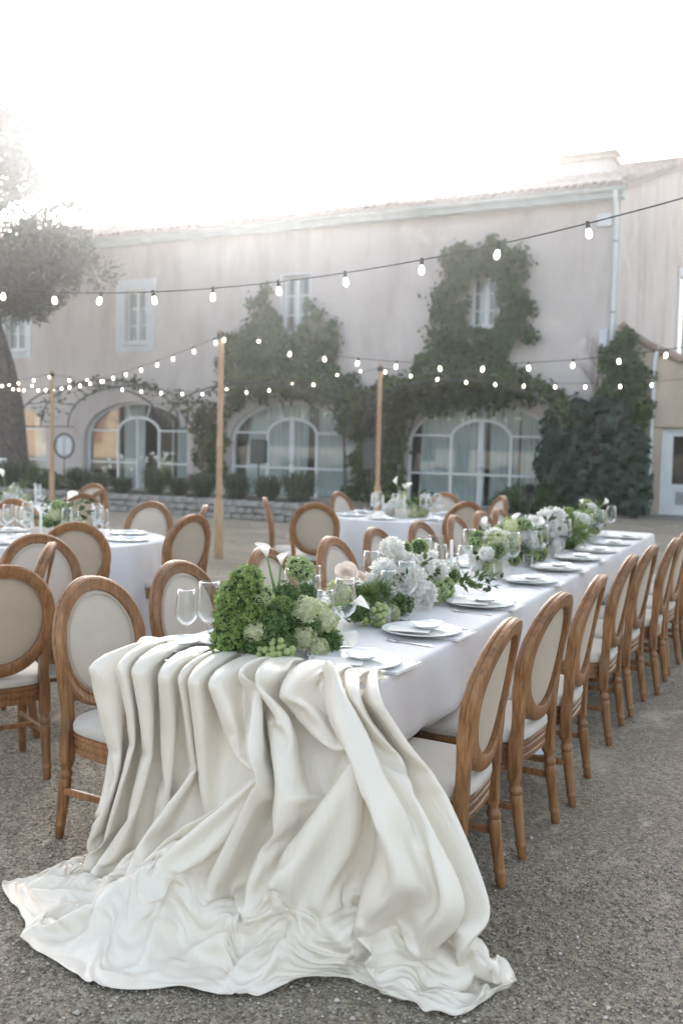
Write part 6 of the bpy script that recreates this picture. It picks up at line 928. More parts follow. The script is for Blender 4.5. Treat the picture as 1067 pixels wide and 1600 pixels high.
[2967,-18,-17,-14,-2,0,-3,-1,2,5,8,-11,-26,-36,-47,-31,32,6,-11,-26,-24,-14,-10,4,24,16,2,-6,-15,-15,-12,-14,-11,-5,-5,-11,-9,5,13,3,0,-29,-46,-37,18,40,3,-5,-28,-29,-17,13,28,18,-3,-14,-23,-19,-16,-19,4,7,17,2,-3,8,9,24,2,-23,-25,38,45,12,-13,-26,-26,-1,5,-3,-4,19,8,-6,19,18,6,-1,-11,-2,14,-8,-2,22,25,24,16,11,-4,-31,-40,-14,35,46,-20,-8,17,12,21,8,4,23,24,9,-19,-14,10,22,7,37],
[2971,-16,-17,-12,5,2,-2,-4,-2,2,7,-13,-31,-36,-39,-34,26,9,-11,-25,-26,-16,-8,-1,22,13,-2,-4,-10,-17,-13,-10,-11,-4,-3,-6,-13,-4,9,12,-4,-27,-45,-37,9,46,5,-12,-27,-30,-14,15,28,14,-3,-14,-21,-22,-14,-12,0,3,18,12,-1,9,4,18,1,-21,-14,28,43,8,-7,-32,-21,7,4,1,-2,4,15,3,20,20,0,-10,-13,7,9,-6,-8,17,30,24,15,12,4,-25,-44,-15,34,42,-19,2,21,10,6,6,10,21,27,8,-17,-16,19,23,0,38],
[2969,-13,-17,-11,13,7,-2,-5,-9,0,3,-10,-32,-38,-36,-36,26,10,-16,-19,-23,-20,-11,-3,20,9,-3,-4,-6,-18,-12,-13,-12,-5,-2,-3,-10,-7,4,13,-1,-28,-42,-35,1,44,8,-14,-25,-33,-14,15,31,15,-7,-15,-18,-18,-20,-7,-4,2,16,17,5,14,16,3,-4,-25,-6,21,40,10,-10,-31,-12,10,4,-1,9,-2,7,12,16,20,-3,-19,0,12,-2,-4,-6,14,30,22,15,9,5,-20,-42,-13,35,33,-14,14,20,3,-3,8,17,18,25,10,-16,-6,22,20,-3,32],
[2972,-20,-16,0,18,8,-4,-6,-12,-4,1,-11,-30,-37,-41,-34,27,9,-21,-18,-21,-17,-13,-9,16,14,-4,-7,-3,-16,-12,-13,-14,-8,-2,-3,-6,-3,1,7,0,-33,-34,-31,-11,43,10,-11,-28,-32,-16,16,34,18,-12,-16,-20,-12,-14,-14,-9,3,18,22,13,14,15,-2,-12,-10,-12,19,36,6,-12,-28,-2,13,7,-3,12,4,1,13,7,18,-8,-11,8,7,-4,-6,-3,13,28,18,15,9,6,-11,-45,-11,36,33,-13,24,15,-9,-6,11,22,20,17,9,-9,10,14,13,0,32],
[2979,-24,-16,8,19,8,-5,-9,-13,-7,1,-13,-27,-37,-43,-36,28,6,-24,-18,-23,-7,-12,-14,9,14,-4,-7,-4,-16,-13,-5,-14,-8,-2,-9,-4,-4,3,8,-4,-35,-30,-26,-20,36,11,-8,-27,-32,-14,11,34,20,-11,-17,-22,-14,-2,-10,-22,6,22,18,23,18,6,-10,-9,0,-12,16,27,5,-16,-19,1,13,11,0,12,8,3,13,5,3,-6,-7,7,4,0,0,-6,15,21,16,16,8,8,-4,-47,-10,35,33,-6,24,10,-16,-5,15,25,22,14,-2,-5,20,17,9,4,33],
[2985,-24,-14,10,17,6,-5,-12,-17,-2,3,-18,-27,-36,-42,-36,28,1,-26,-13,-20,-2,-14,-19,5,13,-4,-8,-10,-13,-13,-6,-9,-9,-5,-6,-1,-7,-3,5,0,-31,-32,-24,-18,24,10,-6,-28,-29,-12,7,31,21,-9,-14,-22,-8,-9,-9,-9,-2,23,19,19,22,4,-6,0,4,-23,15,23,2,-21,-4,-1,8,9,-2,11,21,10,14,9,-16,1,-14,3,8,-5,10,-7,12,20,15,15,13,2,-5,-45,-7,34,32,6,20,3,-14,-3,12,28,23,16,-8,-1,30,17,0,8,34],
[2987,-23,-10,13,17,0,-4,-12,-18,-1,1,-20,-29,-35,-42,-34,26,-5,-28,-11,-16,6,-14,-19,-1,6,-7,-5,-10,-9,-13,-13,-11,-8,-5,-2,-2,1,-4,-4,-3,-26,-33,-22,-14,12,9,-5,-28,-29,-7,4,29,18,-5,-11,-8,-14,-14,-18,-1,3,19,24,15,19,13,-3,-1,7,-21,6,20,0,-22,-4,4,10,10,0,10,12,17,13,6,2,-10,-19,-1,13,-5,9,-1,4,21,20,12,13,3,-8,-46,-5,35,32,13,21,-4,-16,-2,19,23,26,15,-5,7,34,11,-2,11,31],
[2989,-23,-4,12,17,-1,-2,-11,-21,-2,-1,-21,-30,-36,-45,-29,27,-8,-28,-18,-16,12,-8,-19,-10,2,-11,-3,-9,-8,-9,-14,-15,-10,-3,3,-4,2,1,-6,-9,-26,-35,-22,-13,7,12,-5,-31,-29,-2,2,25,19,-4,-12,0,-7,-19,-24,-6,8,19,25,21,13,17,7,-10,4,-16,11,14,-9,-13,-5,3,13,7,2,16,11,10,15,13,-2,-13,-20,-4,16,3,7,0,-2,20,19,15,11,8,-14,-43,-1,31,26,18,19,-7,-16,5,25,16,29,16,2,14,28,6,-4,17,28],
[2994,-23,-2,12,17,3,-9,-7,-21,-8,0,-23,-31,-39,-46,-20,28,-15,-26,-20,-15,13,-4,-19,-19,0,-9,-6,-9,-10,-9,-11,-17,-11,3,0,-5,1,3,-4,-10,-26,-37,-26,-12,5,12,-6,-31,-28,-1,2,22,17,1,-12,0,-3,-18,-26,-11,11,18,25,18,10,22,16,-7,-3,-14,11,11,-14,-1,-1,-2,10,3,0,19,21,14,16,10,-16,-14,-8,-5,12,8,10,-1,-5,20,20,14,9,10,-22,-44,11,30,24,14,19,-7,-17,12,23,14,26,19,13,17,22,3,-12,21,32],
[2996,-22,-1,13,19,7,-16,-9,-15,-12,-5,-22,-32,-40,-48,-13,35,-20,-26,-22,-17,17,-2,-20,-20,-7,-10,-10,-9,-6,-12,-15,-16,-10,7,-5,-5,1,6,-5,-10,-20,-38,-32,-16,6,13,-9,-32,-27,4,5,10,21,1,1,-10,-9,-13,-22,-15,12,21,26,16,4,22,17,0,-4,-15,16,6,-16,0,6,4,2,2,-1,14,22,21,17,9,-17,-21,-6,2,10,14,10,-3,-4,18,21,13,6,12,-18,-39,4,26,21,15,22,-8,-15,13,20,17,27,13,12,24,29,-4,-18,27,36],
[3005,-25,-4,10,18,10,-15,-12,-11,-13,-12,-20,-32,-41,-41,-13,26,-19,-23,-20,-18,19,-4,-19,-15,-15,-15,-12,-3,-8,-13,-18,-17,-5,6,-7,-6,4,5,1,-5,-30,-34,-33,-21,1,15,-13,-24,-24,-4,6,7,20,4,6,-7,-18,-14,-15,-14,8,25,25,16,5,15,17,2,-2,-8,9,5,-14,3,5,9,-1,-4,5,18,15,22,20,5,-17,-12,-13,0,11,17,16,-3,-5,16,19,10,14,13,-25,-34,5,19,22,25,11,-10,-8,11,15,23,29,11,10,27,31,-9,-13,30,36],
[3014,-29,-4,10,16,9,-16,-9,-9,-15,-17,-19,-34,-42,-38,-16,16,-18,-18,-17,-9,16,-9,-15,-19,-13,-21,-14,-3,-8,-12,-16,-17,-2,2,-7,-4,0,3,5,-5,-34,-32,-31,-16,-8,14,-13,-23,-23,-5,13,0,16,11,-1,-1,-13,-23,-16,-4,3,27,24,11,6,14,23,7,-10,-5,8,2,-6,3,3,8,-1,-7,6,18,25,24,14,-2,-19,-5,-6,0,4,17,19,5,-2,5,19,13,16,15,-34,-30,10,16,24,22,7,-10,-4,6,12,30,31,12,15,24,28,-16,-8,35,35],
[3016,-26,-4,10,17,7,-16,-9,-8,-18,-19,-18,-36,-42,-39,-15,13,-19,-19,-20,4,15,-14,-17,-20,-12,-20,-16,-5,-8,-15,-15,-12,-1,-3,-5,1,-1,0,6,-9,-38,-32,-29,-10,-12,8,-11,-19,-24,-2,18,-9,11,10,2,0,-12,-20,-19,-4,7,26,22,7,5,15,24,12,-14,1,7,1,3,7,-2,1,-5,-6,8,17,26,26,12,-4,-19,-6,0,9,0,12,20,14,3,-3,15,15,18,8,-34,-25,10,15,23,18,7,-7,3,0,11,32,32,10,17,26,29,-21,-5,35,40],
[3021,-26,-3,11,16,7,-18,-17,-7,-15,-19,-20,-32,-41,-39,-14,5,-20,-22,-18,14,8,-12,-20,-16,-15,-18,-19,-8,-9,-17,-14,-7,-1,-6,-6,1,4,3,-1,-12,-38,-34,-29,-3,-10,-3,-12,-16,-22,6,15,-13,7,9,9,-3,-18,-14,-13,-8,9,24,20,7,2,17,23,16,-10,-5,9,3,4,10,1,-6,-9,-5,8,18,24,24,14,-3,-12,-13,2,15,9,1,23,13,4,-2,14,15,15,4,-29,-26,8,16,26,16,0,-2,3,0,15,36,29,10,15,31,29,-26,-2,34,44],
[3025,-25,-6,14,13,9,-19,-19,-11,-13,-18,-22,-31,-38,-36,-12,-5,-21,-25,-16,16,5,-11,-16,-17,-11,-23,-21,-9,-10,-17,-10,-8,-4,-3,-3,-4,1,1,-1,-12,-36,-36,-30,0,-3,-11,-11,-20,-17,12,9,-15,3,10,9,2,-18,-20,-10,-4,11,22,15,8,2,20,21,15,-10,-4,13,4,3,9,1,-5,-10,-5,7,16,26,24,10,-4,-5,-5,-3,14,16,0,21,14,-1,-4,17,18,17,-1,-27,-25,5,17,22,14,-3,0,4,4,17,35,29,15,15,33,26,-29,2,33,44],
[3032,-21,-10,10,14,9,-19,-18,-13,-13,-17,-25,-34,-38,-35,-5,-11,-23,-25,-13,15,-3,-10,-12,-16,-15,-22,-20,-11,-12,-12,-9,-10,-8,-4,-2,0,-3,-3,2,-15,-33,-35,-33,0,1,-14,-10,-19,-15,16,3,-14,-1,12,4,4,-14,-22,-14,-3,14,21,14,8,2,20,22,13,-11,3,20,3,2,6,-2,-7,-11,-4,6,18,29,21,8,0,-8,4,2,8,17,8,16,14,-4,-1,15,20,19,-6,-24,-21,2,10,20,14,-4,3,3,9,18,32,31,19,11,31,23,-30,9,33,42],
[3039,-18,-9,5,12,8,-20,-18,-13,-10,-18,-29,-35,-39,-35,-7,-13,-21,-24,-8,13,-7,-9,-13,-14,-19,-21,-18,-15,-12,-5,-11,-11,-13,-6,-3,2,-3,-6,3,-13,-29,-34,-38,-3,6,-14,-15,-17,-5,15,-4,-11,-5,16,3,-4,-8,-19,-16,-8,14,20,13,10,3,18,23,11,-10,7,27,5,3,0,-4,-10,-12,-4,8,22,26,18,8,0,-3,1,4,12,21,12,14,14,-3,1,10,20,18,-5,-25,-22,-2,11,22,8,2,7,-3,10,19,31,32,25,7,27,15,-23,14,35,41],
[3046,-15,-8,1,10,2,-19,-16,-17,-7,-17,-30,-35,-37,-33,-13,-15,-23,-26,-7,15,-1,-11,-18,-14,-23,-20,-16,-15,-9,-5,-12,-12,-13,-9,-5,0,-2,-5,2,-12,-29,-31,-39,-7,4,-7,-16,-20,0,18,-9,-10,-6,17,10,-16,-6,-13,-16,-14,12,20,13,11,3,16,23,11,-9,10,31,12,-1,-1,-11,-12,-11,-3,11,24,21,15,8,2,5,2,3,10,19,14,11,19,4,4,4,19,17,-1,-25,-22,-13,15,23,7,4,11,-4,10,13,33,32,27,7,26,9,-16,17,35,40],
[3054,-14,-10,-3,9,0,-17,-15,-19,-8,-18,-29,-37,-36,-27,-15,-21,-23,-25,-7,12,6,-16,-24,-13,-20,-21,-15,-15,-4,-9,-10,-14,-9,-10,-10,-5,-2,-1,-1,-13,-26,-33,-35,-12,1,-4,-16,-16,2,16,-11,-10,-5,18,12,-21,-8,-10,-16,-13,10,18,15,10,3,14,23,11,-7,11,32,20,-3,-4,-13,-14,-11,-1,13,22,19,12,10,2,7,11,9,8,11,14,11,16,11,10,5,15,14,-1,-24,-19,-20,11,22,12,5,9,0,9,10,36,34,23,8,26,10,-11,17,34,37],
[3063,-19,-8,-4,8,0,-16,-18,-15,-8,-22,-30,-37,-37,-28,-20,-22,-17,-21,-8,6,3,-17,-25,-14,-16,-14,-17,-17,-4,-13,-8,-13,-9,-12,-12,-8,-4,0,-2,-12,-22,-32,-28,-19,-5,-4,-15,-11,6,10,-10,-4,-8,21,6,-17,-15,-10,-10,-12,6,17,13,9,5,13,23,10,0,7,30,24,1,-11,-11,-15,-10,-1,14,22,21,9,6,4,11,10,12,17,13,10,8,13,12,9,10,13,11,1,-23,-18,-21,8,21,11,7,7,2,7,13,35,34,21,12,26,12,-7,13,33,36],
[3073,-21,-9,-3,5,-2,-20,-18,-18,-1,-21,-32,-38,-36,-29,-24,-20,-10,-19,-8,2,-5,-17,-24,-17,-15,-13,-17,-14,-7,-10,-13,-12,-12,-13,-12,-10,-5,-1,-3,-12,-18,-29,-27,-17,-13,-4,-14,-4,8,2,-9,-1,-7,20,-1,-9,-16,-16,-9,-5,1,13,13,9,7,11,23,10,2,7,30,26,4,-14,-13,-11,-8,-1,12,21,19,11,6,4,16,9,10,19,21,14,2,11,13,9,9,12,7,3,-19,-20,-19,8,17,11,11,1,2,7,16,35,30,20,17,21,12,1,16,30,34],
[3080,-21,-10,-3,4,-6,-20,-18,-20,-3,-18,-31,-37,-35,-28,-26,-18,-14,-22,-8,5,-6,-18,-22,-20,-13,-15,-17,-15,-12,-5,-16,-12,-13,-14,-14,-10,-5,-1,-5,-12,-18,-27,-24,-14,-18,-6,-10,3,7,-5,-9,0,-4,17,-8,-6,-11,-17,-14,-4,2,11,13,11,6,11,22,11,3,7,28,25,4,-10,-14,-9,-8,4,12,16,16,12,9,4,18,14,8,16,23,20,5,10,12,8,12,10,-1,3,-15,-18,-16,4,13,13,14,-4,3,5,16,36,29,21,21,15,11,9,20,29,30],
[3087,-22,-11,-6,2,-6,-19,-14,-19,-4,-24,-32,-35,-35,-28,-28,-15,-19,-22,-13,6,0,-19,-23,-21,-16,-12,-12,-17,-18,-4,-15,-14,-14,-15,-14,-11,-5,-3,-4,-12,-20,-26,-23,-10,-17,-10,-4,8,3,-11,-9,-1,2,13,-12,-8,-8,-14,-15,-7,2,11,14,12,7,10,21,11,3,7,28,23,5,-6,-12,-9,-7,3,13,14,14,14,7,7,21,15,13,12,19,20,9,16,11,7,14,8,-1,-3,-12,-17,-10,-2,13,16,8,-6,5,2,20,33,29,22,24,9,13,19,19,27,26],
[3093,-19,-14,-6,0,-6,-22,-15,-17,-6,-24,-32,-36,-34,-27,-33,-14,-19,-15,-19,2,0,-20,-22,-15,-18,-14,-14,-14,-16,-11,-14,-13,-14,-16,-17,-11,-6,-4,-5,-12,-21,-26,-21,-8,-8,-16,3,6,-4,-12,-8,-1,9,5,-15,-9,-7,-14,-11,-9,1,10,13,12,9,11,21,10,3,8,27,22,6,-6,-9,-9,-4,5,11,15,15,12,4,12,21,12,16,18,20,18,9,16,12,12,10,2,1,-6,-9,-19,-5,-4,12,17,3,-1,0,5,19,33,27,22,25,16,8,21,22,24,24],
[3102,-20,-14,-8,3,-10,-22,-19,-20,-8,-21,-32,-35,-33,-25,-37,-17,-20,-11,-18,-5,-1,-18,-24,-12,-15,-14,-17,-14,-13,-15,-14,-13,-16,-17,-17,-12,-5,-6,-7,-12,-20,-23,-21,-10,-2,-14,5,1,-9,-9,-4,-3,7,0,-12,-12,-7,-11,-12,-9,2,10,13,12,10,12,17,9,3,10,27,21,5,-3,-7,-8,-5,6,10,14,14,12,6,16,21,10,15,21,26,21,8,8,14,15,9,-4,1,2,-12,-23,-5,2,14,8,4,3,-4,7,19,32,27,22,24,19,17,15,23,19,22],
[3109,-19,-16,-8,3,-12,-24,-18,-23,-11,-20,-32,-34,-31,-28,-39,-17,-22,-13,-16,-7,-3,-15,-24,-10,-14,-16,-16,-14,-14,-14,-11,-14,-18,-19,-17,-12,-6,-8,-8,-14,-18,-20,-18,-11,-2,-8,3,-8,-10,-7,-3,-3,6,-3,-6,-13,-11,-9,-12,-8,1,10,12,11,9,14,15,8,5,13,24,20,6,0,-5,-5,-5,3,9,13,13,11,11,20,22,10,13,18,26,24,14,8,12,12,10,-4,-2,7,-14,-27,-5,11,14,-1,4,-1,-1,8,19,32,26,24,24,21,21,16,23,18,21],
[3117,-19,-16,-9,-2,-16,-23,-16,-19,-15,-22,-32,-36,-29,-28,-38,-19,-24,-16,-14,-10,-7,-14,-22,-10,-15,-16,-14,-12,-12,-14,-13,-14,-18,-20,-17,-12,-8,-7,-9,-15,-20,-18,-17,-10,0,-1,-6,-12,-9,-7,-3,0,4,-5,-5,-12,-14,-10,-9,-7,1,8,12,11,8,14,15,8,6,16,22,20,6,2,-6,-2,1,-1,7,11,13,12,14,22,19,16,16,17,19,25,17,14,12,6,5,3,1,2,-15,-23,-8,12,13,0,-2,-1,-1,8,20,32,27,25,21,25,21,16,25,20,24],
[3123,-20,-16,-9,-8,-16,-18,-15,-19,-16,-25,-33,-35,-29,-29,-36,-19,-24,-22,-14,-12,-12,-15,-18,-10,-15,-15,-17,-10,-10,-12,-15,-16,-18,-19,-17,-13,-10,-7,-10,-15,-19,-18,-16,-12,2,-3,-8,-12,-7,-6,-4,0,2,-5,-5,-10,-14,-12,-8,-2,-1,7,10,10,8,12,15,11,6,16,21,20,9,4,-2,-5,6,-1,3,11,11,14,18,19,14,17,21,23,22,26,18,11,12,3,-3,6,8,-5,-19,-13,-7,8,11,3,-7,-3,2,8,19,31,28,26,24,25,21,18,24,19,24],
[3132,-20,-16,-13,-13,-15,-15,-15,-19,-21,-26,-33,-33,-30,-32,-34,-20,-19,-24,-19,-12,-11,-17,-17,-14,-12,-18,-15,-10,-10,-12,-14,-17,-18,-18,-17,-12,-12,-10,-11,-16,-18,-17,-15,-9,1,-8,-10,-8,-8,-6,-3,0,-1,-5,-7,-10,-12,-11,-7,-2,2,4,7,9,9,12,15,13,9,18,19,17,9,5,0,-4,6,6,6,9,9,8,16,17,16,18,22,23,29,28,22,12,10,-3,0,5,1,-7,-14,-9,-8,8,9,1,-5,-5,6,6,17,31,29,27,25,27,20,19,23,21,22],
[3143,-20,-17,-16,-18,-16,-12,-17,-20,-23,-28,-32,-32,-30,-31,-34,-22,-19,-23,-20,-12,-12,-18,-18,-17,-13,-19,-12,-10,-8,-12,-15,-18,-19,-16,-15,-14,-13,-13,-12,-15,-20,-16,-16,-5,-1,-11,-9,-8,-6,-6,-3,-2,-3,-5,-8,-9,-10,-9,-8,-1,2,3,5,8,9,11,15,14,13,19,18,14,10,5,1,-1,7,9,5,8,11,8,11,17,20,20,21,23,26,31,27,16,5,-6,4,0,-3,-5,-6,-9,-7,0,7,0,-1,-8,8,8,17,31,30,27,28,28,18,19,23,20,18],
[3154,-23,-20,-17,-21,-17,-8,-16,-19,-27,-30,-34,-34,-31,-27,-30,-26,-21,-22,-20,-19,-14,-15,-15,-17,-16,-13,-14,-9,-10,-13,-14,-18,-20,-15,-14,-14,-15,-15,-16,-16,-17,-16,-16,-7,-3,-9,-9,-6,-5,-7,-4,-2,-5,-7,-9,-8,-8,-7,-5,-2,1,1,4,7,8,11,14,17,18,19,15,13,9,7,5,5,4,8,3,6,11,9,10,17,22,25,25,24,22,27,28,19,2,-5,1,-3,2,0,-12,-2,-4,-5,1,0,-3,-4,6,9,20,29,31,29,29,29,22,15,21,21,20],
[3167,-28,-25,-18,-18,-24,-9,-10,-15,-29,-36,-34,-35,-32,-28,-24,-26,-24,-24,-21,-23,-17,-14,-13,-15,-18,-4,-7,-14,-16,-15,-15,-14,-20,-16,-13,-18,-16,-17,-17,-17,-18,-15,-11,-10,-7,-6,-8,-3,-5,-8,-5,-5,-7,-10,-9,-7,-5,-6,-1,0,-1,0,1,5,7,10,14,19,23,20,11,12,8,8,8,14,5,6,6,5,6,3,7,18,23,27,31,30,23,23,28,18,-3,-2,2,-6,0,1,-15,1,3,-2,-4,-8,-4,8,-1,8,26,27,29,31,29,29,26,18,18,22,21],
],
[
[886,2,6,8,8,5,0,-4,-6,-8,-6,-4,1,11,14,0,-16,-10,2,8,9,4,0,-6,-7,-7,-4,0,1,3,4,5,4,2,1,-1,-3,-5,-5,-4,-2,4,12,6,-6,-13,-3,5,8,9,4,-3,-8,-10,-5,1,4,6,6,5,2,-1,-4,-5,-6,-4,-3,-1,7,13,4,-11,-11,0,5,9,8,4,0,-5,-8,-8,-5,-2,1,4,5,6,6,4,3,0,-3,-4,-6,-7,-5,-3,0,9,13,4,-7,-13,-7,2,6,7,6,2,-3,-7,-7,-5,-1,12,12,-2,-13,-9],
[886,3,8,10,9,6,1,-5,-8,-9,-9,-5,1,15,18,-1,-20,-13,4,9,11,6,-1,-7,-9,-9,-4,-1,2,3,5,6,5,4,1,-2,-4,-6,-6,-5,-3,5,15,9,-9,-16,-4,6,11,11,5,-4,-10,-12,-7,1,6,7,8,6,2,-1,-5,-6,-7,-6,-4,0,8,16,5,-13,-14,-1,8,10,10,6,-1,-6,-10,-10,-7,-2,1,5,7,7,8,6,3,0,-3,-6,-8,-8,-7,-4,0,12,17,5,-10,-16,-9,2,8,9,7,3,-4,-8,-9,-7,0,14,15,-2,-17,-11],
[876,6,11,13,11,5,7,-7,-10,-10,-11,-8,4,17,22,-1,-27,-11,7,11,7,9,-1,-8,-13,-11,-6,0,3,7,8,1,8,4,2,-3,-4,-7,-6,-5,-3,2,19,11,-10,-14,-7,0,16,14,6,-5,-13,-14,-11,0,11,6,9,8,4,1,-7,-8,-9,-9,-2,0,7,21,9,-16,-19,1,10,11,13,4,0,-5,-13,-12,-11,-4,2,9,9,9,8,8,4,-2,-4,-7,-10,-8,-8,-1,-5,13,23,5,-11,-20,-7,2,10,8,10,-2,0,-12,-13,-9,1,18,19,-1,-14,-13],
[851,16,14,15,9,2,20,-5,-13,-13,-9,-13,4,22,27,0,-35,-9,11,11,4,12,0,-11,-13,-15,-10,3,8,8,11,-6,12,2,5,-8,-4,-8,-2,-8,-3,1,22,14,-10,-12,-12,-5,19,17,9,-8,-14,-17,-8,-10,12,7,12,11,2,7,-6,-10,-13,-10,-1,3,5,25,15,-18,-23,-2,11,14,17,-1,-1,0,-14,-16,-12,-13,8,9,11,10,10,8,11,-6,-7,-10,-11,-6,-9,1,-6,14,22,4,-7,-26,-7,11,11,6,12,-11,2,-13,-14,-14,3,19,31,7,-19,-26],
[834,24,13,14,5,4,25,3,-14,-18,-7,-14,3,26,30,-1,-38,-11,9,13,7,14,-1,-12,-15,-14,-11,0,11,7,5,6,9,3,5,-13,-6,-7,-4,-10,-2,4,25,17,-11,-18,-13,1,20,18,11,-10,-17,-20,-5,-9,12,5,7,11,18,-1,-8,-8,-13,-12,-3,4,8,26,21,-20,-25,-5,13,17,18,-3,-10,5,-16,-15,-9,-15,2,11,8,13,9,14,14,-5,-10,-12,-7,-11,-11,-1,1,15,5,13,-1,-31,-14,21,9,11,15,-17,-3,-10,-10,-17,1,22,37,10,-26,-35],
[820,22,15,12,4,11,26,12,-15,-21,-8,-14,2,29,34,-1,-43,-15,10,15,13,14,-4,-13,-17,-12,-13,0,9,4,8,13,9,3,3,-8,-9,-11,-8,-10,-1,6,26,20,-14,-23,-11,4,21,20,13,-13,-18,-22,-9,-2,11,5,8,13,16,1,-9,-11,-13,-12,-5,5,11,29,25,-24,-26,-4,14,19,18,-2,-18,0,-10,-16,-7,-11,-7,12,12,12,12,11,15,-3,-12,-12,-9,-14,-10,-2,3,17,10,15,-11,-30,-16,14,15,18,15,-4,-22,-8,-6,-18,-4,28,38,9,-28,-35],
[808,22,14,12,18,14,23,9,-15,-22,-8,-14,3,28,38,-1,-47,-18,9,15,20,13,-1,-15,-22,-9,-13,1,2,3,12,11,13,7,0,-6,-7,-15,-8,-12,0,4,28,22,-15,-27,-10,6,22,22,12,-14,-19,-25,-6,1,7,10,10,12,7,2,-4,-13,-17,-8,-6,4,14,32,28,-26,-28,-3,14,22,19,1,-16,-13,-9,-19,-8,-2,-11,12,9,15,13,15,11,-2,-13,-11,-14,-12,-13,-4,9,17,28,6,-22,-30,-15,8,14,22,18,7,-16,-15,-19,-11,-9,29,41,9,-31,-33],
[799,13,13,17,19,14,14,2,-10,-14,-8,-10,2,24,32,4,-40,-18,4,12,19,10,2,-10,-19,-13,-8,-2,1,2,10,7,10,9,3,-5,-5,-11,-8,-8,-2,3,23,18,-11,-25,-7,5,17,18,10,-7,-19,-20,-5,4,4,10,6,7,8,4,-4,-11,-14,-8,-5,6,20,27,34,-28,-29,2,16,22,16,8,-9,-17,-23,-22,-14,0,0,2,9,5,3,8,11,6,-3,-8,-11,-12,-11,-3,18,34,56,15,-34,-53,-32,-1,14,18,14,10,-7,-15,-18,-11,-10,21,32,7,-25,-24],
[782,6,11,15,15,10,8,2,-4,-7,-8,-6,1,19,23,8,-29,-18,2,11,11,7,4,-6,-13,-13,-6,-4,1,4,6,6,6,5,3,0,-4,-7,-8,-5,-4,5,16,13,-6,-20,-7,6,11,11,9,-3,-13,-16,-6,7,5,6,2,2,7,6,-2,-7,-10,-9,-4,10,23,22,36,-30,-24,3,15,19,11,9,-5,-18,-22,-21,-16,-1,9,-5,2,-1,-1,1,10,9,1,-6,-6,-6,-4,3,19,44,62,20,-35,-64,-43,-7,11,12,11,9,-2,-14,-15,-11,-4,14,20,7,-17,-19],
[758,5,9,10,12,11,6,4,-1,-4,-7,-4,1,14,16,9,-22,-14,1,7,7,6,3,-3,-9,-10,-5,-3,0,3,4,4,4,4,2,1,-3,-5,-5,-4,-3,4,10,10,-2,-15,-6,5,6,8,6,-1,-9,-12,-3,7,5,1,1,0,4,7,2,-6,-8,-9,1,12,16,26,37,-32,-25,4,13,15,7,5,0,-13,-21,-21,-13,0,10,6,-13,-3,-4,13,7,7,3,3,-13,-9,1,12,11,39,55,19,-31,-58,-41,-14,9,10,7,8,-1,-12,-11,-9,-3,13,13,7,-13,-14],
[734,3,7,7,7,9,8,6,2,-2,-4,-3,0,9,11,8,-14,-10,0,4,3,3,4,0,-7,-7,-3,-2,-1,2,1,2,3,2,2,2,-2,-2,-3,-2,-2,1,5,8,0,-9,-4,2,2,4,4,1,-6,-7,0,7,4,-2,-3,-1,3,7,5,-3,-8,-5,6,10,13,35,37,-33,-33,3,12,9,6,4,11,-16,-22,-19,-10,0,10,10,-5,-17,-6,8,16,10,6,3,-13,-12,8,16,3,33,47,18,-25,-52,-40,-18,3,9,4,7,1,-7,-12,-7,-2,9,9,7,-9,-10],
[710,2,4,3,4,7,9,8,4,1,-2,-1,0,3,5,8,-7,-5,-1,0,-1,1,4,3,-3,-4,-2,-2,-1,0,0,0,1,1,1,2,1,-1,0,0,-2,0,0,4,4,-5,-2,0,-1,-1,3,2,-2,-3,3,7,3,-5,-5,-4,3,7,6,0,-6,-1,10,8,14,46,24,-35,-32,5,6,8,2,8,15,-7,-28,-22,-8,1,8,9,7,-13,-18,-3,14,11,7,10,-5,-11,16,17,-5,23,44,15,-20,-47,-36,-23,-3,5,3,8,2,-5,-10,-5,-3,6,4,8,-4,-7],
[685,1,2,-1,1,6,9,9,6,4,2,1,-1,-2,-2,9,-1,0,-2,-3,-5,-1,4,4,1,0,0,-2,-2,-1,-2,-2,-2,0,2,2,2,2,2,1,0,-2,-6,1,7,1,0,-3,-5,-5,1,3,2,3,5,7,3,-7,-9,-6,1,7,9,1,-3,5,12,7,21,45,9,-32,-28,8,7,0,3,5,13,3,-29,-23,-7,1,6,8,8,2,-17,-17,2,11,10,13,-3,4,22,15,-10,10,39,11,-10,-42,-35,-25,-9,2,0,8,4,-3,-6,-7,-2,1,1,8,0,-3],
[661,0,0,-2,-2,5,9,10,7,6,4,2,-1,-6,-5,8,4,3,-3,-5,-8,-2,4,6,3,2,1,-1,-2,-3,-3,-4,-2,-1,1,2,3,4,3,3,1,-4,-9,-1,9,4,1,-4,-8,-7,-1,4,5,6,7,7,3,-6,-12,-8,-2,8,10,3,0,10,11,9,22,41,4,-29,-26,8,5,-1,3,5,8,12,-25,-26,-9,1,5,7,6,7,-2,-18,-13,10,10,10,1,18,23,16,-15,-3,36,11,-6,-38,-33,-27,-12,0,-3,8,2,-2,-4,-6,-2,-1,-2,9,3,-3],
[637,0,0,-2,-1,4,10,9,8,5,5,1,-1,-5,-6,8,4,3,-3,-5,-8,-2,4,6,3,2,1,-1,-2,-3,-3,-4,-2,-1,1,2,3,4,3,3,0,-3,-10,0,9,4,1,-4,-8,-7,-1,4,5,6,8,6,4,-3,-12,-9,-4,10,9,2,4,12,9,11,23,40,2,-30,-26,8,3,11,1,1,10,9,-23,-27,-12,0,4,6,6,6,7,-7,-17,0,9,8,8,24,23,17,-17,-13,35,10,-5,-35,-33,-27,-15,-2,-2,9,-1,-4,-3,-7,-3,1,1,7,1,-3],
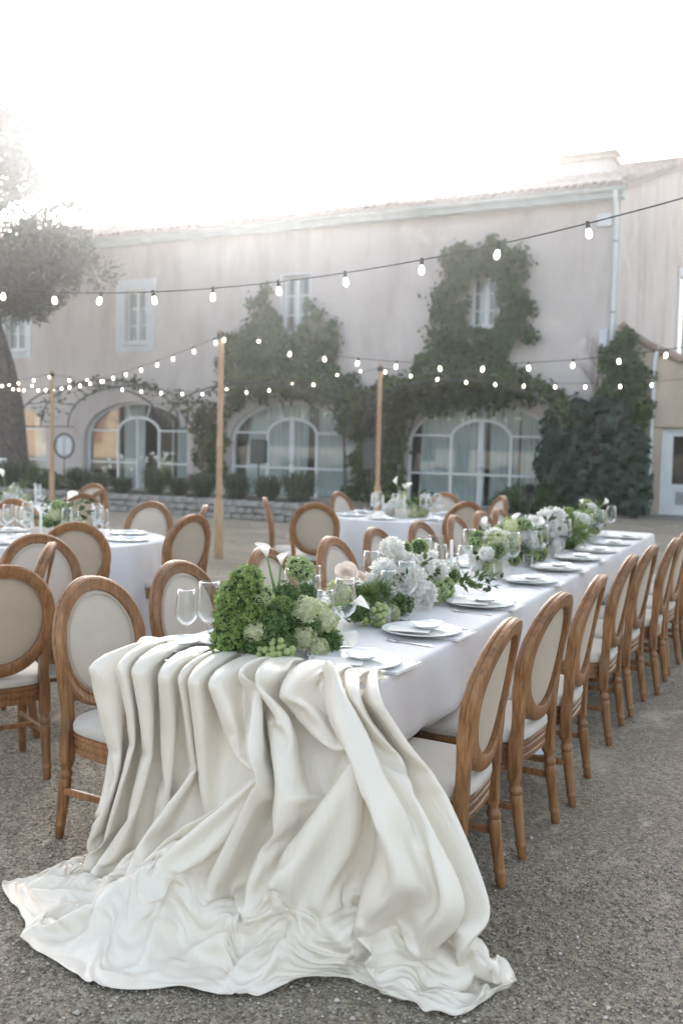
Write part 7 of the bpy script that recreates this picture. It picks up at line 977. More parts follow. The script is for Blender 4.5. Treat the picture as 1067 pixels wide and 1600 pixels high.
[614,-1,0,-1,-1,4,10,9,7,5,5,1,-1,-4,-7,8,3,3,-2,-6,-7,-2,4,6,3,2,1,-1,-2,-3,-3,-4,-2,-1,1,2,3,4,3,3,0,-3,-10,0,9,3,1,-3,-8,-7,-1,4,5,6,8,7,5,-2,-10,-9,-5,9,8,2,7,15,6,14,24,39,-2,-29,-27,8,3,10,5,0,9,10,-20,-27,-16,-1,5,6,7,2,6,4,-10,-4,11,3,16,20,25,17,-18,-24,35,7,-2,-34,-29,-26,-18,-6,-3,9,-4,-5,-2,-7,-4,2,3,6,0,-5],
[590,-1,0,-1,0,4,9,10,6,5,5,1,-1,-4,-6,6,4,3,-2,-6,-7,-2,4,6,2,3,1,-1,-2,-3,-3,-4,-2,-1,1,2,3,3,4,2,1,-3,-10,1,8,3,1,-4,-7,-7,-1,4,5,6,9,7,5,-1,-9,-7,-4,5,7,4,12,15,7,13,24,39,-5,-29,-27,7,3,9,9,-2,6,13,-17,-25,-19,-3,6,7,11,9,-3,-2,-1,-3,12,13,24,6,25,16,-17,-34,32,5,1,-31,-26,-22,-23,-11,6,-1,-9,-4,-2,-7,-4,2,6,5,-2,-7],
[566,-1,0,0,-1,5,9,10,5,5,5,0,0,-4,-6,6,4,3,-2,-6,-6,-3,4,6,2,3,1,-1,-2,-3,-3,-4,-2,0,1,1,3,3,4,2,0,-2,-9,0,8,2,2,-4,-7,-7,-1,4,5,6,10,7,5,3,-7,-8,-3,4,7,2,17,16,9,9,25,38,-8,-29,-27,7,4,6,12,-1,2,15,-16,-24,-19,-4,6,8,13,17,11,-6,-2,-2,4,17,27,13,9,16,-17,-42,28,4,3,-29,-28,-16,-12,-19,8,-15,-12,-3,-2,-7,-5,4,8,2,-3,-7],
[542,-1,0,0,0,5,9,9,5,5,5,0,0,-3,-6,5,4,2,-1,-5,-5,-5,4,5,3,3,1,-2,-1,-3,-4,-3,-2,0,1,1,3,3,4,2,0,-3,-8,0,8,2,1,-3,-7,-7,-1,4,5,7,10,8,4,5,-1,-8,-3,5,11,2,13,16,12,5,24,36,-9,-28,-28,6,10,0,13,3,1,11,-14,-24,-18,-5,6,11,12,17,18,16,3,-2,-2,4,26,19,-2,16,-16,-47,19,3,2,-27,-27,-15,1,-18,0,-22,-15,-4,-2,-7,-5,5,9,-1,-3,-8],
[518,-1,1,0,0,7,8,8,5,4,5,0,0,-3,-3,2,4,2,-2,-3,-6,-3,3,4,3,3,1,-2,-2,-2,-4,-3,-2,0,1,1,3,3,4,2,0,-3,-8,1,7,2,1,-3,-7,-7,-1,4,5,7,11,8,5,6,1,-5,-1,6,16,7,5,14,14,5,19,34,-11,-27,-27,5,12,0,10,7,5,4,-12,-24,-17,-6,6,9,14,17,18,17,16,12,4,1,11,21,-6,4,-15,-44,10,3,3,-27,-27,-17,8,-3,-15,-23,-20,-6,-3,-7,-6,7,8,-2,-4,-7],
[494,-1,1,1,0,9,7,6,5,5,4,0,0,-3,1,-2,4,2,-2,-1,-6,0,-1,3,3,3,1,-2,-2,-2,-4,-3,-2,-1,2,1,3,3,4,1,0,-2,-7,1,6,1,2,-4,-6,-6,-2,4,5,8,11,9,6,6,5,-1,0,8,13,16,0,11,16,7,11,33,-13,-27,-26,4,14,2,4,9,6,1,-9,-22,-18,-6,5,9,14,19,19,17,16,13,12,12,10,10,-7,-9,-8,-41,-1,4,4,-27,-27,-17,9,2,-17,-26,-21,-8,-4,-7,-6,7,8,-3,-4,-8],
[470,-1,2,3,0,8,7,4,5,5,4,0,0,-3,2,-2,3,2,-2,0,-2,0,-2,-1,3,3,1,-2,-2,-2,-4,-3,-3,0,2,1,3,4,3,1,0,-2,-4,0,5,0,1,-3,-6,-6,-2,4,5,8,13,9,6,8,8,6,1,11,8,16,10,1,16,14,2,29,-16,-22,-29,3,14,7,0,7,7,-1,-7,-19,-17,-7,3,10,14,20,19,17,16,15,13,10,23,1,-7,-15,-5,-39,-12,6,1,-23,-26,-18,8,5,-14,-27,-24,-11,-5,-7,-6,7,11,-7,-4,-8],
[446,-1,3,4,3,4,7,3,5,5,4,0,0,-3,3,-3,3,1,-1,0,-1,0,-2,-1,2,3,1,-2,-2,-2,-4,-3,-3,0,2,1,3,4,3,1,0,-2,5,9,-10,-3,1,-3,-6,-6,-2,4,5,9,14,10,7,8,9,7,9,15,10,9,21,0,4,21,-4,24,-19,-18,-30,1,13,7,4,3,7,-4,-3,-16,-17,-7,1,11,17,19,18,16,16,16,14,20,18,0,-8,-17,-10,-30,-23,9,-4,-20,-25,-19,6,7,-12,-26,-24,-15,-7,-7,-7,9,10,-8,-4,-8],
[422,-1,3,4,4,3,8,3,4,5,4,-1,1,-2,3,-3,3,0,-1,0,0,0,-2,-2,2,3,1,-2,-2,-2,-4,-3,-2,-1,2,1,3,4,3,1,0,0,10,8,-12,-6,0,-3,-6,-6,-2,5,5,10,14,11,8,9,10,8,10,17,19,12,15,12,2,17,-15,21,-15,-21,-31,-1,11,5,6,3,6,0,-7,-11,-16,-7,-2,14,15,19,18,16,17,18,17,13,11,-1,-5,-9,-16,-21,-34,11,-6,-18,-23,-20,4,9,-10,-26,-23,-16,-11,-7,-8,9,10,-8,-4,-9],
[399,-1,2,4,4,4,7,3,5,5,2,0,1,0,2,-3,2,0,-1,0,0,0,-1,-3,2,3,1,-2,-2,-2,-3,-3,-2,-1,1,1,3,4,3,1,0,2,13,8,-14,-5,-4,-4,-5,-6,-2,5,5,11,16,11,9,10,11,9,11,17,19,19,18,15,7,4,-17,18,-18,-20,-27,-5,9,4,4,4,7,1,-6,-6,-14,-8,-4,11,16,18,19,18,21,20,13,6,7,0,-5,-8,-14,-22,-32,8,-6,-18,-22,-20,3,10,-8,-24,-22,-16,-16,-9,-8,9,11,-9,-5,-8],
[375,0,4,5,5,5,1,3,5,5,2,0,1,0,3,-4,2,0,-1,0,0,1,-1,-3,2,2,1,-2,-2,-2,-1,-2,-2,-2,-1,1,3,4,3,0,1,3,16,8,-14,-3,-9,-5,-5,-6,-2,5,6,12,17,13,9,11,12,11,12,20,22,21,22,14,2,0,-15,9,-19,-20,-22,-8,6,5,5,3,5,1,-1,-5,-4,-5,-7,0,15,20,21,21,22,17,6,5,2,1,-4,-7,-14,-19,-32,6,-7,-17,-21,-19,1,11,-7,-24,-21,-17,-15,-11,-10,10,11,-10,-5,-9],
[351,0,6,5,6,5,-1,3,5,4,2,0,1,0,4,-4,2,-1,-1,0,1,0,-1,-2,1,3,0,-2,-2,-2,-1,-1,-1,-2,-3,1,3,5,2,0,2,4,19,8,-15,-4,-11,-5,-6,-5,-2,4,7,14,18,14,11,13,14,12,16,25,25,22,13,5,8,0,-16,1,-21,-16,-19,-13,3,6,5,3,4,1,-1,-1,0,-6,-8,0,16,22,24,22,20,11,4,2,1,1,-5,-6,-13,-18,-28,1,-7,-16,-20,-19,6,9,-9,-23,-21,-16,-17,-12,-12,10,12,-10,-6,-9],
[328,0,5,5,7,5,-2,4,5,3,1,1,1,0,4,-3,1,-1,-1,1,0,1,-1,-2,1,2,0,-2,-2,-1,-2,0,-2,-1,-3,0,3,5,2,0,2,7,22,7,-16,-5,-12,-7,-6,-4,-2,7,10,14,19,14,13,14,17,16,20,27,22,9,8,18,-5,-2,0,-10,-25,-15,-17,-12,-3,7,5,2,4,1,-1,2,0,-4,-4,-1,19,25,24,22,14,7,1,1,0,1,-4,-5,-13,-19,-18,-9,-6,-16,-19,-17,9,5,-10,-21,-20,-17,-17,-13,-14,12,12,-11,-6,-10],
[305,-1,5,6,7,5,-2,4,4,3,1,1,1,1,4,-3,0,-1,-1,1,1,0,0,-3,1,2,0,-2,-2,-1,-1,-1,-1,-2,0,-2,2,6,1,1,2,10,24,6,-17,-7,-12,-8,-7,-3,8,3,10,21,16,14,15,17,22,19,20,21,9,8,21,6,-4,-6,-1,-9,-23,-9,-16,-18,-7,6,5,3,4,0,0,1,1,-3,-4,9,20,26,24,17,11,3,-1,1,-1,2,-4,-5,-12,-20,-17,-9,-7,-15,-15,-16,8,1,-9,-20,-19,-16,-17,-14,-17,14,13,-12,-8,-10],
[283,-2,4,6,7,6,-2,4,4,2,1,1,1,1,5,-3,-1,-1,-1,2,0,0,0,-2,1,1,0,-2,-2,-1,-1,-1,-1,-1,2,-4,2,5,1,1,4,11,25,7,-18,-9,-12,-9,-1,8,7,-5,5,24,19,18,18,21,25,20,16,6,7,19,17,-2,-3,-9,-2,-6,-24,-7,-15,-19,-10,6,4,3,4,0,0,3,1,-4,1,16,21,25,22,14,6,0,-1,1,-1,2,-4,-5,-10,-21,-18,-8,-7,-15,-14,-11,4,0,-10,-19,-18,-14,-15,-13,-23,15,14,-13,-8,-12],
[263,-5,4,7,11,1,-2,3,4,2,0,2,1,2,5,-4,0,-2,-1,2,1,2,4,-7,0,0,-1,-1,-2,-1,-1,-1,-1,0,3,-4,1,5,0,2,4,14,26,6,-18,-11,-12,-9,4,18,-3,-8,9,26,24,22,21,24,25,14,2,5,15,22,8,-4,-4,-11,-2,-4,-25,-6,-14,-19,-13,6,4,4,3,-1,3,6,-3,-4,10,19,21,24,18,10,3,-2,-1,0,-1,3,-4,-4,-10,-22,-17,-9,-7,-13,-15,-6,-2,0,-8,-19,-18,-13,-13,-10,-27,16,14,-15,-8,-13],
[247,-9,0,11,12,-3,-1,2,3,2,0,1,2,3,5,-4,-1,-1,-2,2,2,5,4,-9,-1,-1,-1,-1,-1,-1,-2,0,1,9,-6,-6,2,4,0,3,5,15,27,6,-18,-14,-12,-7,5,22,-9,-5,20,28,26,25,22,24,16,1,2,9,24,17,0,-3,-5,-12,-4,-2,-24,-7,-12,-19,-15,5,4,9,1,-3,7,1,-2,1,17,19,21,21,14,7,0,-3,-1,0,-1,3,-3,-5,-8,-22,-19,-9,-6,-12,-15,-7,-3,0,-7,-18,-17,-14,-9,-8,-28,14,14,-16,-8,-15],
[229,-6,-3,12,9,-5,-2,2,4,1,-1,1,2,3,6,-4,-1,-2,-1,1,3,10,2,-10,-4,-1,-1,-1,-1,-1,0,-1,4,10,-5,-8,1,2,0,4,5,18,27,6,-17,-18,-11,-7,9,23,-11,7,21,30,30,26,22,16,2,0,3,20,23,10,-4,-3,-5,-13,-5,-1,-24,-7,-11,-17,-17,2,9,12,-4,0,3,-1,-1,10,21,18,20,17,11,4,-3,-2,-1,0,-1,3,-3,-5,-7,-22,-20,-8,-7,-11,-14,-10,-2,0,-6,-17,-17,-12,-5,-9,-28,12,14,-17,-7,-17],
[216,4,-5,7,-1,-7,-2,1,3,2,-2,1,2,6,4,-4,-2,-1,-2,2,6,11,0,-11,-5,-2,-1,-1,-1,0,0,3,6,8,2,-13,1,1,-3,3,7,19,26,7,-15,-22,-9,-7,11,25,-7,11,25,34,31,26,16,3,-2,0,11,24,19,4,-6,-3,-6,-12,-7,0,-23,-7,-12,-17,-17,3,14,11,-7,2,-1,-3,3,18,22,18,17,13,9,1,-4,-3,0,-1,1,2,-3,-5,-6,-20,-23,-8,-7,-10,-14,-10,-3,1,-6,-16,-17,-10,-2,-9,-28,11,14,-17,-8,-19],
[195,7,0,2,-5,-7,-1,0,1,2,-2,1,4,11,-1,-5,-3,-1,-1,2,9,12,-2,-11,-7,-3,-1,-1,0,0,2,5,6,6,5,-11,2,-4,-4,3,8,21,25,6,-13,-24,-9,-7,15,26,-1,16,30,35,31,20,2,-1,-1,6,17,23,14,-2,-5,-5,-5,-12,-8,1,-24,-7,-11,-17,-16,4,17,8,-6,-1,-1,-2,7,23,22,17,13,10,6,-2,-3,-3,0,-1,1,2,-3,-5,-5,-17,-26,-8,-8,-10,-12,-12,-3,1,-5,-16,-15,-7,1,-9,-30,11,13,-17,-9,-22],
[172,7,3,7,-9,-9,-1,2,4,-4,-4,1,6,12,-3,-4,4,-9,-2,3,13,12,-4,-11,-9,-4,-1,-1,1,1,2,6,6,5,10,-11,-2,-3,-4,3,8,22,24,6,-14,-23,-11,-3,17,26,9,26,29,35,26,2,2,-2,3,12,18,21,8,-5,-6,-5,-4,-11,-10,1,-24,-7,-11,-17,-14,6,18,3,-1,-7,2,-2,14,25,21,14,8,10,3,-3,-3,-3,0,-1,2,2,-4,-4,-6,-14,-27,-10,-7,-3,-18,-14,-2,1,-6,-15,-14,-3,3,-8,-30,9,12,-16,-12,-23],
[150,8,8,4,-8,-10,3,1,1,-8,-4,1,6,13,0,-7,7,-12,-2,4,17,9,-5,-11,-10,-4,-1,-2,2,1,3,5,6,16,8,-13,-6,-5,-2,2,9,22,22,7,-6,-23,-18,-1,19,27,28,26,27,27,10,4,0,0,10,14,18,17,1,-6,-6,-4,-4,-11,-10,0,-23,-8,-10,-17,-12,7,16,1,-1,-6,0,3,21,24,19,9,7,9,0,-3,-4,-2,0,-1,3,1,-4,-4,-6,-11,-28,-11,-8,3,-15,-21,-4,1,-6,-14,-13,-1,2,-3,-28,23,-5,-16,-15,-19],
[135,4,4,5,-4,-6,-4,4,0,-10,-6,0,7,12,10,-8,2,-14,-3,7,18,8,-6,-11,-9,-1,-1,-6,2,2,5,5,11,17,6,-12,-10,-6,-3,2,9,22,21,5,-3,-21,-19,1,22,27,31,31,26,15,9,3,-1,6,13,15,18,12,-5,-6,-6,-2,-5,-9,-12,-1,-23,-8,-10,-17,-9,9,13,1,-3,-3,-3,9,24,23,15,5,9,7,-2,-3,-4,-2,0,0,3,0,-3,-5,-6,-10,-25,-14,-8,4,-8,-22,-11,0,-6,-13,-13,1,3,1,-14,15,-14,-14,-17,-1],
[126,-4,0,5,-5,-5,0,3,0,-12,-5,-4,6,13,15,-5,-2,-17,-2,8,18,9,-5,-14,-8,-2,-1,-5,2,3,6,11,13,14,4,-6,-5,-7,-11,2,3,22,20,3,-2,-19,-17,4,25,30,32,30,18,13,7,1,14,10,7,14,16,4,-7,-6,-4,-2,-7,-7,-12,-3,-22,-9,-9,-17,-3,8,7,3,-5,-4,-2,17,24,20,11,8,10,1,-3,-3,-5,0,-1,0,4,0,-4,-5,-6,-9,-21,-18,-7,4,2,-25,-16,-5,-5,-11,-15,2,4,0,4,1,-12,-16,-7,18],
[125,-9,-8,0,-9,-3,2,2,-2,-2,-9,-9,4,13,19,10,-19,-16,-3,11,17,9,-3,-15,-7,0,-5,-3,1,4,8,13,13,11,-1,-3,1,-1,-14,1,-5,21,19,11,-10,-17,-15,10,33,32,28,20,13,12,5,22,15,-1,7,14,13,-3,-8,-5,-2,-4,-4,-3,-17,-6,-21,-9,-9,-17,-2,7,6,3,-5,-6,3,21,25,19,16,7,0,-2,-3,-4,-4,0,-1,1,4,0,-4,-6,-2,-13,-17,-20,-5,2,5,-24,-18,-9,-5,-8,-15,4,0,3,9,7,-21,-19,17,29],
[120,-14,-8,-11,-9,-1,2,2,-1,-2,-10,-10,1,13,21,24,-29,-18,1,13,10,10,0,-13,-1,-7,-2,-4,-3,4,10,13,13,7,-3,2,11,-4,-10,-5,-10,18,19,17,-14,-18,-9,15,35,29,23,11,13,28,12,25,4,-7,8,14,7,-7,-8,-3,-2,-5,1,-1,-22,-9,-19,-10,-10,-15,-5,6,6,4,-4,-6,7,33,23,16,9,5,-3,-3,-3,-4,-3,0,-2,3,2,2,-5,-6,0,-15,-15,-21,-3,0,6,-22,-19,-12,-7,-4,-15,9,0,11,4,2,-25,-9,35,21],
[108,-13,-10,-13,-11,2,2,4,-3,-2,-15,-11,-2,16,23,24,-26,-20,4,16,6,5,12,-5,-11,-11,-7,-6,0,7,13,12,9,9,3,12,8,-7,-9,-13,-9,11,17,21,-11,-22,5,16,28,25,15,15,27,31,12,22,-5,-7,7,13,1,-9,-6,-1,-5,-4,8,-2,-26,-14,-17,-10,-10,-12,-5,1,6,4,-4,-3,16,34,23,12,4,2,-4,-5,-3,-4,-1,-1,-1,2,8,0,-7,-3,-3,-15,-14,-20,-5,6,2,-20,-17,-18,-9,-3,-9,12,1,17,-6,-2,-26,-5,41,14],
[91,-4,-8,-14,-9,4,-3,-2,-2,5,-10,-12,-12,12,22,20,-20,-14,3,14,10,4,10,0,-17,-11,-11,-10,5,11,11,10,10,13,13,8,2,-6,-9,-14,-7,-2,21,21,-3,-26,14,12,22,23,20,29,31,24,0,19,5,-12,3,11,-5,-9,-4,1,-6,7,5,-6,-28,-20,-14,-10,-13,2,3,-10,-2,2,-4,3,25,34,19,6,4,1,-3,-12,-3,-4,0,-2,-1,4,6,3,-4,2,-10,-15,-13,-17,-15,24,-7,-20,-11,-21,-17,-7,7,8,5,18,-14,-6,-25,-2,47,15],
[69,0,-4,-6,-8,-5,-10,2,4,8,8,-10,-22,-3,19,17,-13,-11,-3,12,14,5,7,2,-16,-15,-9,-5,6,11,8,10,10,12,13,5,-5,-2,-2,-10,-17,-3,23,29,-6,-28,11,15,28,27,30,28,27,30,-8,18,-11,-1,4,-3,-8,-7,0,-3,12,9,0,-15,-25,-31,-10,-14,-11,9,9,-5,-6,-7,-8,12,27,27,19,8,15,-3,-15,-16,-4,-2,-2,-2,-1,5,5,4,2,4,-18,-23,3,-16,-18,25,0,-15,-11,-26,-25,-9,10,7,12,21,-7,-28,-21,4,46,14],
[54,2,-4,-8,-5,-5,-10,-1,7,8,11,-4,-17,-12,14,13,-6,-5,-6,1,14,2,9,3,-12,-16,-2,3,5,1,8,12,11,7,8,7,-1,2,1,-10,-15,1,23,19,-7,-29,11,21,29,28,31,18,19,31,4,20,-23,-1,4,-3,-5,-8,0,1,12,7,-1,-13,-20,-34,-15,-16,-11,23,7,-18,-2,-9,3,4,28,30,19,6,14,-7,-18,-17,-6,-1,7,-7,0,6,4,8,9,-6,-16,-20,-12,-10,-8,18,2,-16,-12,-23,-18,-9,6,10,14,16,2,-45,-16,4,47,23],
[48,-1,0,-11,-14,6,-1,-2,4,2,12,-2,-14,-13,1,8,-5,3,2,-2,6,4,13,6,-9,-18,-4,7,10,0,3,11,14,12,8,2,0,1,4,-5,-11,1,21,8,-2,-27,16,22,23,22,30,5,21,29,10,15,-1,-10,-4,-9,-1,-10,-1,3,11,9,-1,-11,-26,-33,-13,8,-12,12,2,-27,-4,-5,15,5,16,30,20,9,16,-11,-19,-16,-5,1,0,-4,-1,10,8,3,9,-5,-19,-22,-8,-14,-10,21,5,-18,-9,-20,-17,-10,1,13,11,15,-1,-41,-24,6,43,34],
[48,-7,1,-13,-16,4,6,4,7,-1,12,0,-14,-12,-7,8,-5,-1,4,2,3,0,13,16,-2,-16,-7,3,4,10,3,4,10,16,10,7,-3,-1,6,3,-10,0,20,8,-2,-30,16,21,22,18,29,1,15,31,5,16,9,-1,-9,-19,-8,-8,-3,12,11,12,-9,-7,-25,-36,-13,18,-7,-2,-2,-20,-5,-7,14,13,10,22,22,13,16,-8,-24,-13,-2,-3,-5,1,-3,10,7,3,16,0,-22,-24,-10,-17,-11,20,12,-13,-21,-19,-17,-13,-1,15,16,21,-13,-31,-31,11,47,29],
[52,-10,-1,-15,-14,3,8,6,4,-2,11,9,-14,-12,-12,11,1,-5,5,-1,0,-2,6,20,3,-13,-3,4,-2,10,11,-3,4,10,9,14,4,-1,2,7,-2,-1,18,3,4,-29,10,17,17,21,27,5,6,35,9,4,11,6,-11,-17,-18,-8,-3,16,20,6,-11,-15,-20,-29,-6,12,-6,-1,-9,-11,-6,-10,5,13,22,13,21,15,15,-9,-23,-5,3,-8,-16,4,3,6,3,5,16,5,-21,-20,-15,-20,-7,15,7,-7,-18,-26,-21,-12,1,14,24,26,-10,-37,-34,9,49,23],
[50,-8,0,-14,-16,7,8,8,5,-8,4,16,-5,-14,-18,14,1,-5,5,1,1,-6,-2,19,11,-17,-4,12,2,3,13,1,-7,2,8,14,10,9,4,-1,2,9,8,-6,4,-12,7,15,10,20,34,-3,6,30,16,6,7,0,-18,-10,-18,-9,-6,15,27,6,-10,-12,-26,-34,-3,14,1,3,-8,-11,-9,-13,-1,18,21,19,11,17,13,-9,-17,7,-1,-17,-22,5,9,6,6,0,13,6,-22,-22,-5,-25,-10,14,3,-6,-17,-28,-22,-8,4,14,16,31,8,-44,-40,8,50,15],
[47,-10,-4,-12,-9,8,8,9,6,-11,4,17,0,-14,-21,12,-5,-1,7,-1,4,-7,-5,21,13,-16,-5,14,10,-2,6,7,-11,-9,5,14,10,14,13,5,2,10,-7,-12,8,8,9,9,5,15,33,-6,9,30,14,10,9,-7,-20,-17,-14,-4,-7,10,22,15,-10,-11,-24,-37,-6,19,-5,9,-3,-9,-16,-17,1,16,20,27,12,10,13,-5,-10,8,-12,-22,-18,5,10,13,5,11,8,-1,-21,-31,-7,-19,-13,14,1,-4,-15,-31,-17,-3,-4,16,14,25,16,-41,-40,6,49,8],
[49,-16,-7,-12,1,4,5,9,5,-9,11,19,-4,-12,-22,0,0,3,10,-3,3,-7,-4,21,10,-11,-1,11,11,3,-2,5,-9,-13,1,14,9,13,17,11,6,3,-19,-10,18,16,10,4,7,9,31,-7,6,32,13,16,5,-16,-14,-19,-15,-3,-5,6,18,17,2,-17,-26,-35,-9,27,1,0,3,-13,-22,-16,-1,13,24,24,14,8,18,0,1,-4,-21,-22,-12,3,11,10,9,16,6,-4,-20,-33,-2,-23,-15,15,-3,-1,-14,-29,-9,-12,-7,16,16,24,13,-40,-41,8,48,4],
[45,-12,-10,-11,2,-5,3,15,9,-9,15,18,-5,-10,-17,-6,5,2,12,-2,-1,-12,-1,19,6,-9,5,11,12,6,-7,-4,-7,-11,-2,11,13,6,15,16,12,3,-26,-12,29,21,10,1,1,12,28,-1,-3,35,16,13,4,-20,-20,-14,-9,-6,-6,1,13,18,7,-14,-25,-38,-8,25,8,2,7,-16,-27,-17,-3,12,26,23,16,7,20,5,4,-16,-23,-21,-8,4,11,10,8,20,6,-7,-23,-37,5,-23,-17,14,-3,4,-18,-23,-13,-13,-8,16,23,20,14,-38,-41,5,46,5],
[38,-8,-11,-8,0,-3,1,12,15,-5,16,15,-8,-14,-7,-8,7,4,13,-3,-7,-19,5,16,6,-5,1,17,12,5,-6,-15,-10,-10,-1,11,16,11,8,11,12,6,-28,-14,33,32,12,-9,4,18,18,9,-7,31,14,16,1,-19,-26,-17,-2,-6,-3,4,3,14,8,-7,-25,-40,-10,27,16,1,11,-20,-29,-20,-4,12,25,23,19,17,4,18,-6,-18,-20,-18,-8,3,11,12,19,13,3,-11,-24,-38,4,-20,-15,12,-1,5,-23,-17,-12,-22,-8,17,27,21,12,-36,-39,5,45,9],
[34,-6,-9,-4,3,3,-3,1,11,-3,21,16,-7,-22,-3,-7,9,7,11,-7,-13,-15,12,10,9,-8,-4,20,17,3,-8,-15,-15,-11,0,9,15,15,12,12,6,3,-30,-13,31,41,13,-12,5,19,11,20,-5,23,13,15,1,-22,-18,-21,-9,-1,0,8,9,-6,11,-5,-22,-40,-13,29,31,0,4,-27,-29,-19,-3,16,24,18,21,18,10,6,-10,-10,-14,-21,-2,-1,10,10,22,16,1,-10,-28,-40,5,-23,-13,12,1,4,-28,-15,-3,-27,-14,18,26,19,11,-23,-42,6,46,12],
[29,-5,-4,3,-7,7,2,-4,4,1,22,15,-7,-23,-1,-9,13,7,9,-2,-19,-12,17,5,2,-8,4,13,12,1,-4,-8,-16,-15,5,14,9,7,14,14,6,-4,-28,-12,29,47,13,-7,3,17,2,28,-6,22,16,19,-15,-19,-18,-9,-17,-5,5,3,8,1,2,-4,-19,-40,-10,28,37,12,-12,-29,-28,-19,-3,14,26,21,17,19,17,0,-13,-8,-12,-24,2,3,4,13,20,12,2,-9,-27,-38,3,-24,-11,11,3,1,-30,-13,2,-20,-23,13,25,18,13,-20,-38,8,40,24],
[21,-3,2,9,-13,-2,8,-3,6,1,23,12,-7,-18,2,-21,17,13,9,-2,-23,-6,15,0,-4,-4,12,12,4,1,-9,-6,-12,-14,11,19,5,3,5,13,7,-8,-26,-13,31,47,10,-2,8,14,-2,26,2,20,23,10,-21,-22,-16,-5,-10,-7,1,2,7,11,-11,-3,-18,-39,-6,22,37,19,-16,-28,-26,-21,-2,15,23,21,19,21,13,-2,-11,-8,-11,-22,0,6,5,13,14,11,1,-6,-26,-30,-2,-27,-8,17,1,-7,-31,-9,3,-9,-30,7,24,19,18,-23,-35,14,32,29],
[15,-1,8,6,-11,-4,6,-1,6,2,23,10,-4,-13,0,-28,15,23,8,-7,-24,1,15,-5,-9,5,11,8,-1,5,-7,-14,-11,-5,16,18,0,4,4,6,-1,-10,-19,-12,31,43,10,0,12,15,-2,24,5,20,22,3,-20,-24,-15,-6,-2,-8,-1,3,7,14,-8,-13,-22,-35,-3,19,38,21,-20,-28,-24,-19,4,20,16,14,21,21,10,4,-11,-11,-12,-20,0,6,6,13,12,8,1,-5,-24,-24,-3,-33,-7,21,6,-18,-29,-7,3,-4,-26,5,20,19,21,-31,-29,20,29,25],
[7,5,14,-1,-9,1,3,2,3,1,22,8,-5,-8,4,-32,7,27,6,-11,-23,6,17,-1,-15,0,17,13,-6,-2,0,-11,-17,2,22,12,-5,3,1,4,-3,-12,-13,-12,31,40,7,4,15,14,12,14,15,13,21,-11,-17,-19,-18,-11,3,-7,-1,3,3,21,-6,-16,-27,-32,2,12,38,21,-20,-28,-26,-14,8,19,19,14,16,18,8,8,-4,-10,-20,-18,-2,5,7,14,12,6,0,-6,-23,-24,-1,-33,-7,24,7,-24,-29,-3,11,-4,-27,1,22,22,11,-31,-26,21,29,25],
[7,9,8,-10,-1,1,3,3,8,2,18,9,-12,-10,14,-30,8,28,5,-16,-25,8,17,2,-15,-9,14,21,4,-9,-9,-7,-13,6,24,3,-2,-5,-1,4,-4,-10,-8,-14,30,37,4,11,21,7,16,6,19,19,13,-16,-18,-12,-18,-15,1,-2,-5,2,10,11,0,-14,-27,-36,6,18,33,18,-19,-28,-29,-9,16,10,16,18,17,12,10,10,-7,-7,-14,-14,-10,2,8,14,12,5,1,-12,-22,-19,0,-33,-5,24,4,-27,-27,3,18,-8,-26,-1,19,23,3,-24,-23,20,22,30],
[8,12,5,-15,-3,2,1,6,17,3,12,10,-16,-12,20,-26,9,27,4,-19,-21,7,16,8,-15,-20,14,21,5,-5,-11,-14,-8,14,21,-4,-3,-2,-1,2,-8,-9,-5,-13,28,32,4,17,21,15,4,0,21,24,9,-8,-26,-16,-9,-13,-8,-1,-6,3,13,12,0,-17,-30,-32,9,29,27,8,-19,-26,-27,-8,22,13,9,11,15,13,13,13,-6,-13,-13,-6,-8,-5,6,13,20,0,-3,-12,-20,-12,-3,-32,-3,21,-2,-29,-20,9,19,-13,-19,-4,14,20,-2,-18,-14,20,13,34],
[7,14,5,-15,-4,0,0,5,19,8,8,11,-19,-10,21,-28,16,27,-3,-19,-13,10,11,8,-13,-19,17,16,-5,-6,-2,-17,-8,21,15,-7,-9,-1,-1,-2,-3,-7,-2,-12,25,23,9,24,23,13,-8,0,24,26,12,-14,-23,-18,-12,-6,-9,-6,-4,1,17,17,-4,-15,-37,-28,14,24,26,3,-20,-23,-21,-3,22,17,8,7,8,12,14,16,0,-19,-16,-6,1,-9,3,11,19,3,-5,-15,-20,-9,2,-32,-3,20,-6,-29,-16,13,19,-16,-13,-7,14,16,-9,-12,-7,20,8,32],
[12,5,10,-13,-1,-6,0,5,16,9,7,7,-17,-2,21,-30,17,26,-9,-21,-6,16,9,1,-16,-8,21,8,-9,-8,1,-17,-3,24,4,-2,-7,-10,-5,-1,8,-5,-2,-13,22,11,17,29,24,5,-13,1,26,28,12,-22,-21,-7,-17,-12,-5,-9,-5,3,15,20,-4,-14,-40,-27,27,12,22,6,-21,-25,-15,4,20,19,16,4,0,8,12,17,4,-16,-20,-6,3,-3,-5,11,16,2,-4,-14,-21,-5,2,-36,-2,24,1,-31,-16,14,18,-12,-12,-14,16,12,-6,-15,-1,20,9,21],
[16,-6,11,-5,3,-12,7,4,14,7,-2,6,-11,5,15,-31,18,21,-9,-26,1,20,11,-2,-17,-1,16,4,-8,-6,-2,-17,6,20,-5,-3,0,-4,-11,0,16,-2,-6,-14,17,1,25,32,20,-2,-17,4,28,27,11,-18,-27,-6,-9,-13,-10,-12,-4,7,13,19,-4,-14,-37,-24,27,6,22,7,-20,-26,-16,13,26,19,11,-4,-2,14,17,16,-8,-11,-17,-9,3,3,-7,11,13,0,-7,-15,-18,0,1,-35,-1,26,0,-33,-4,16,4,-9,-11,-11,15,5,-3,-12,1,18,6,17],
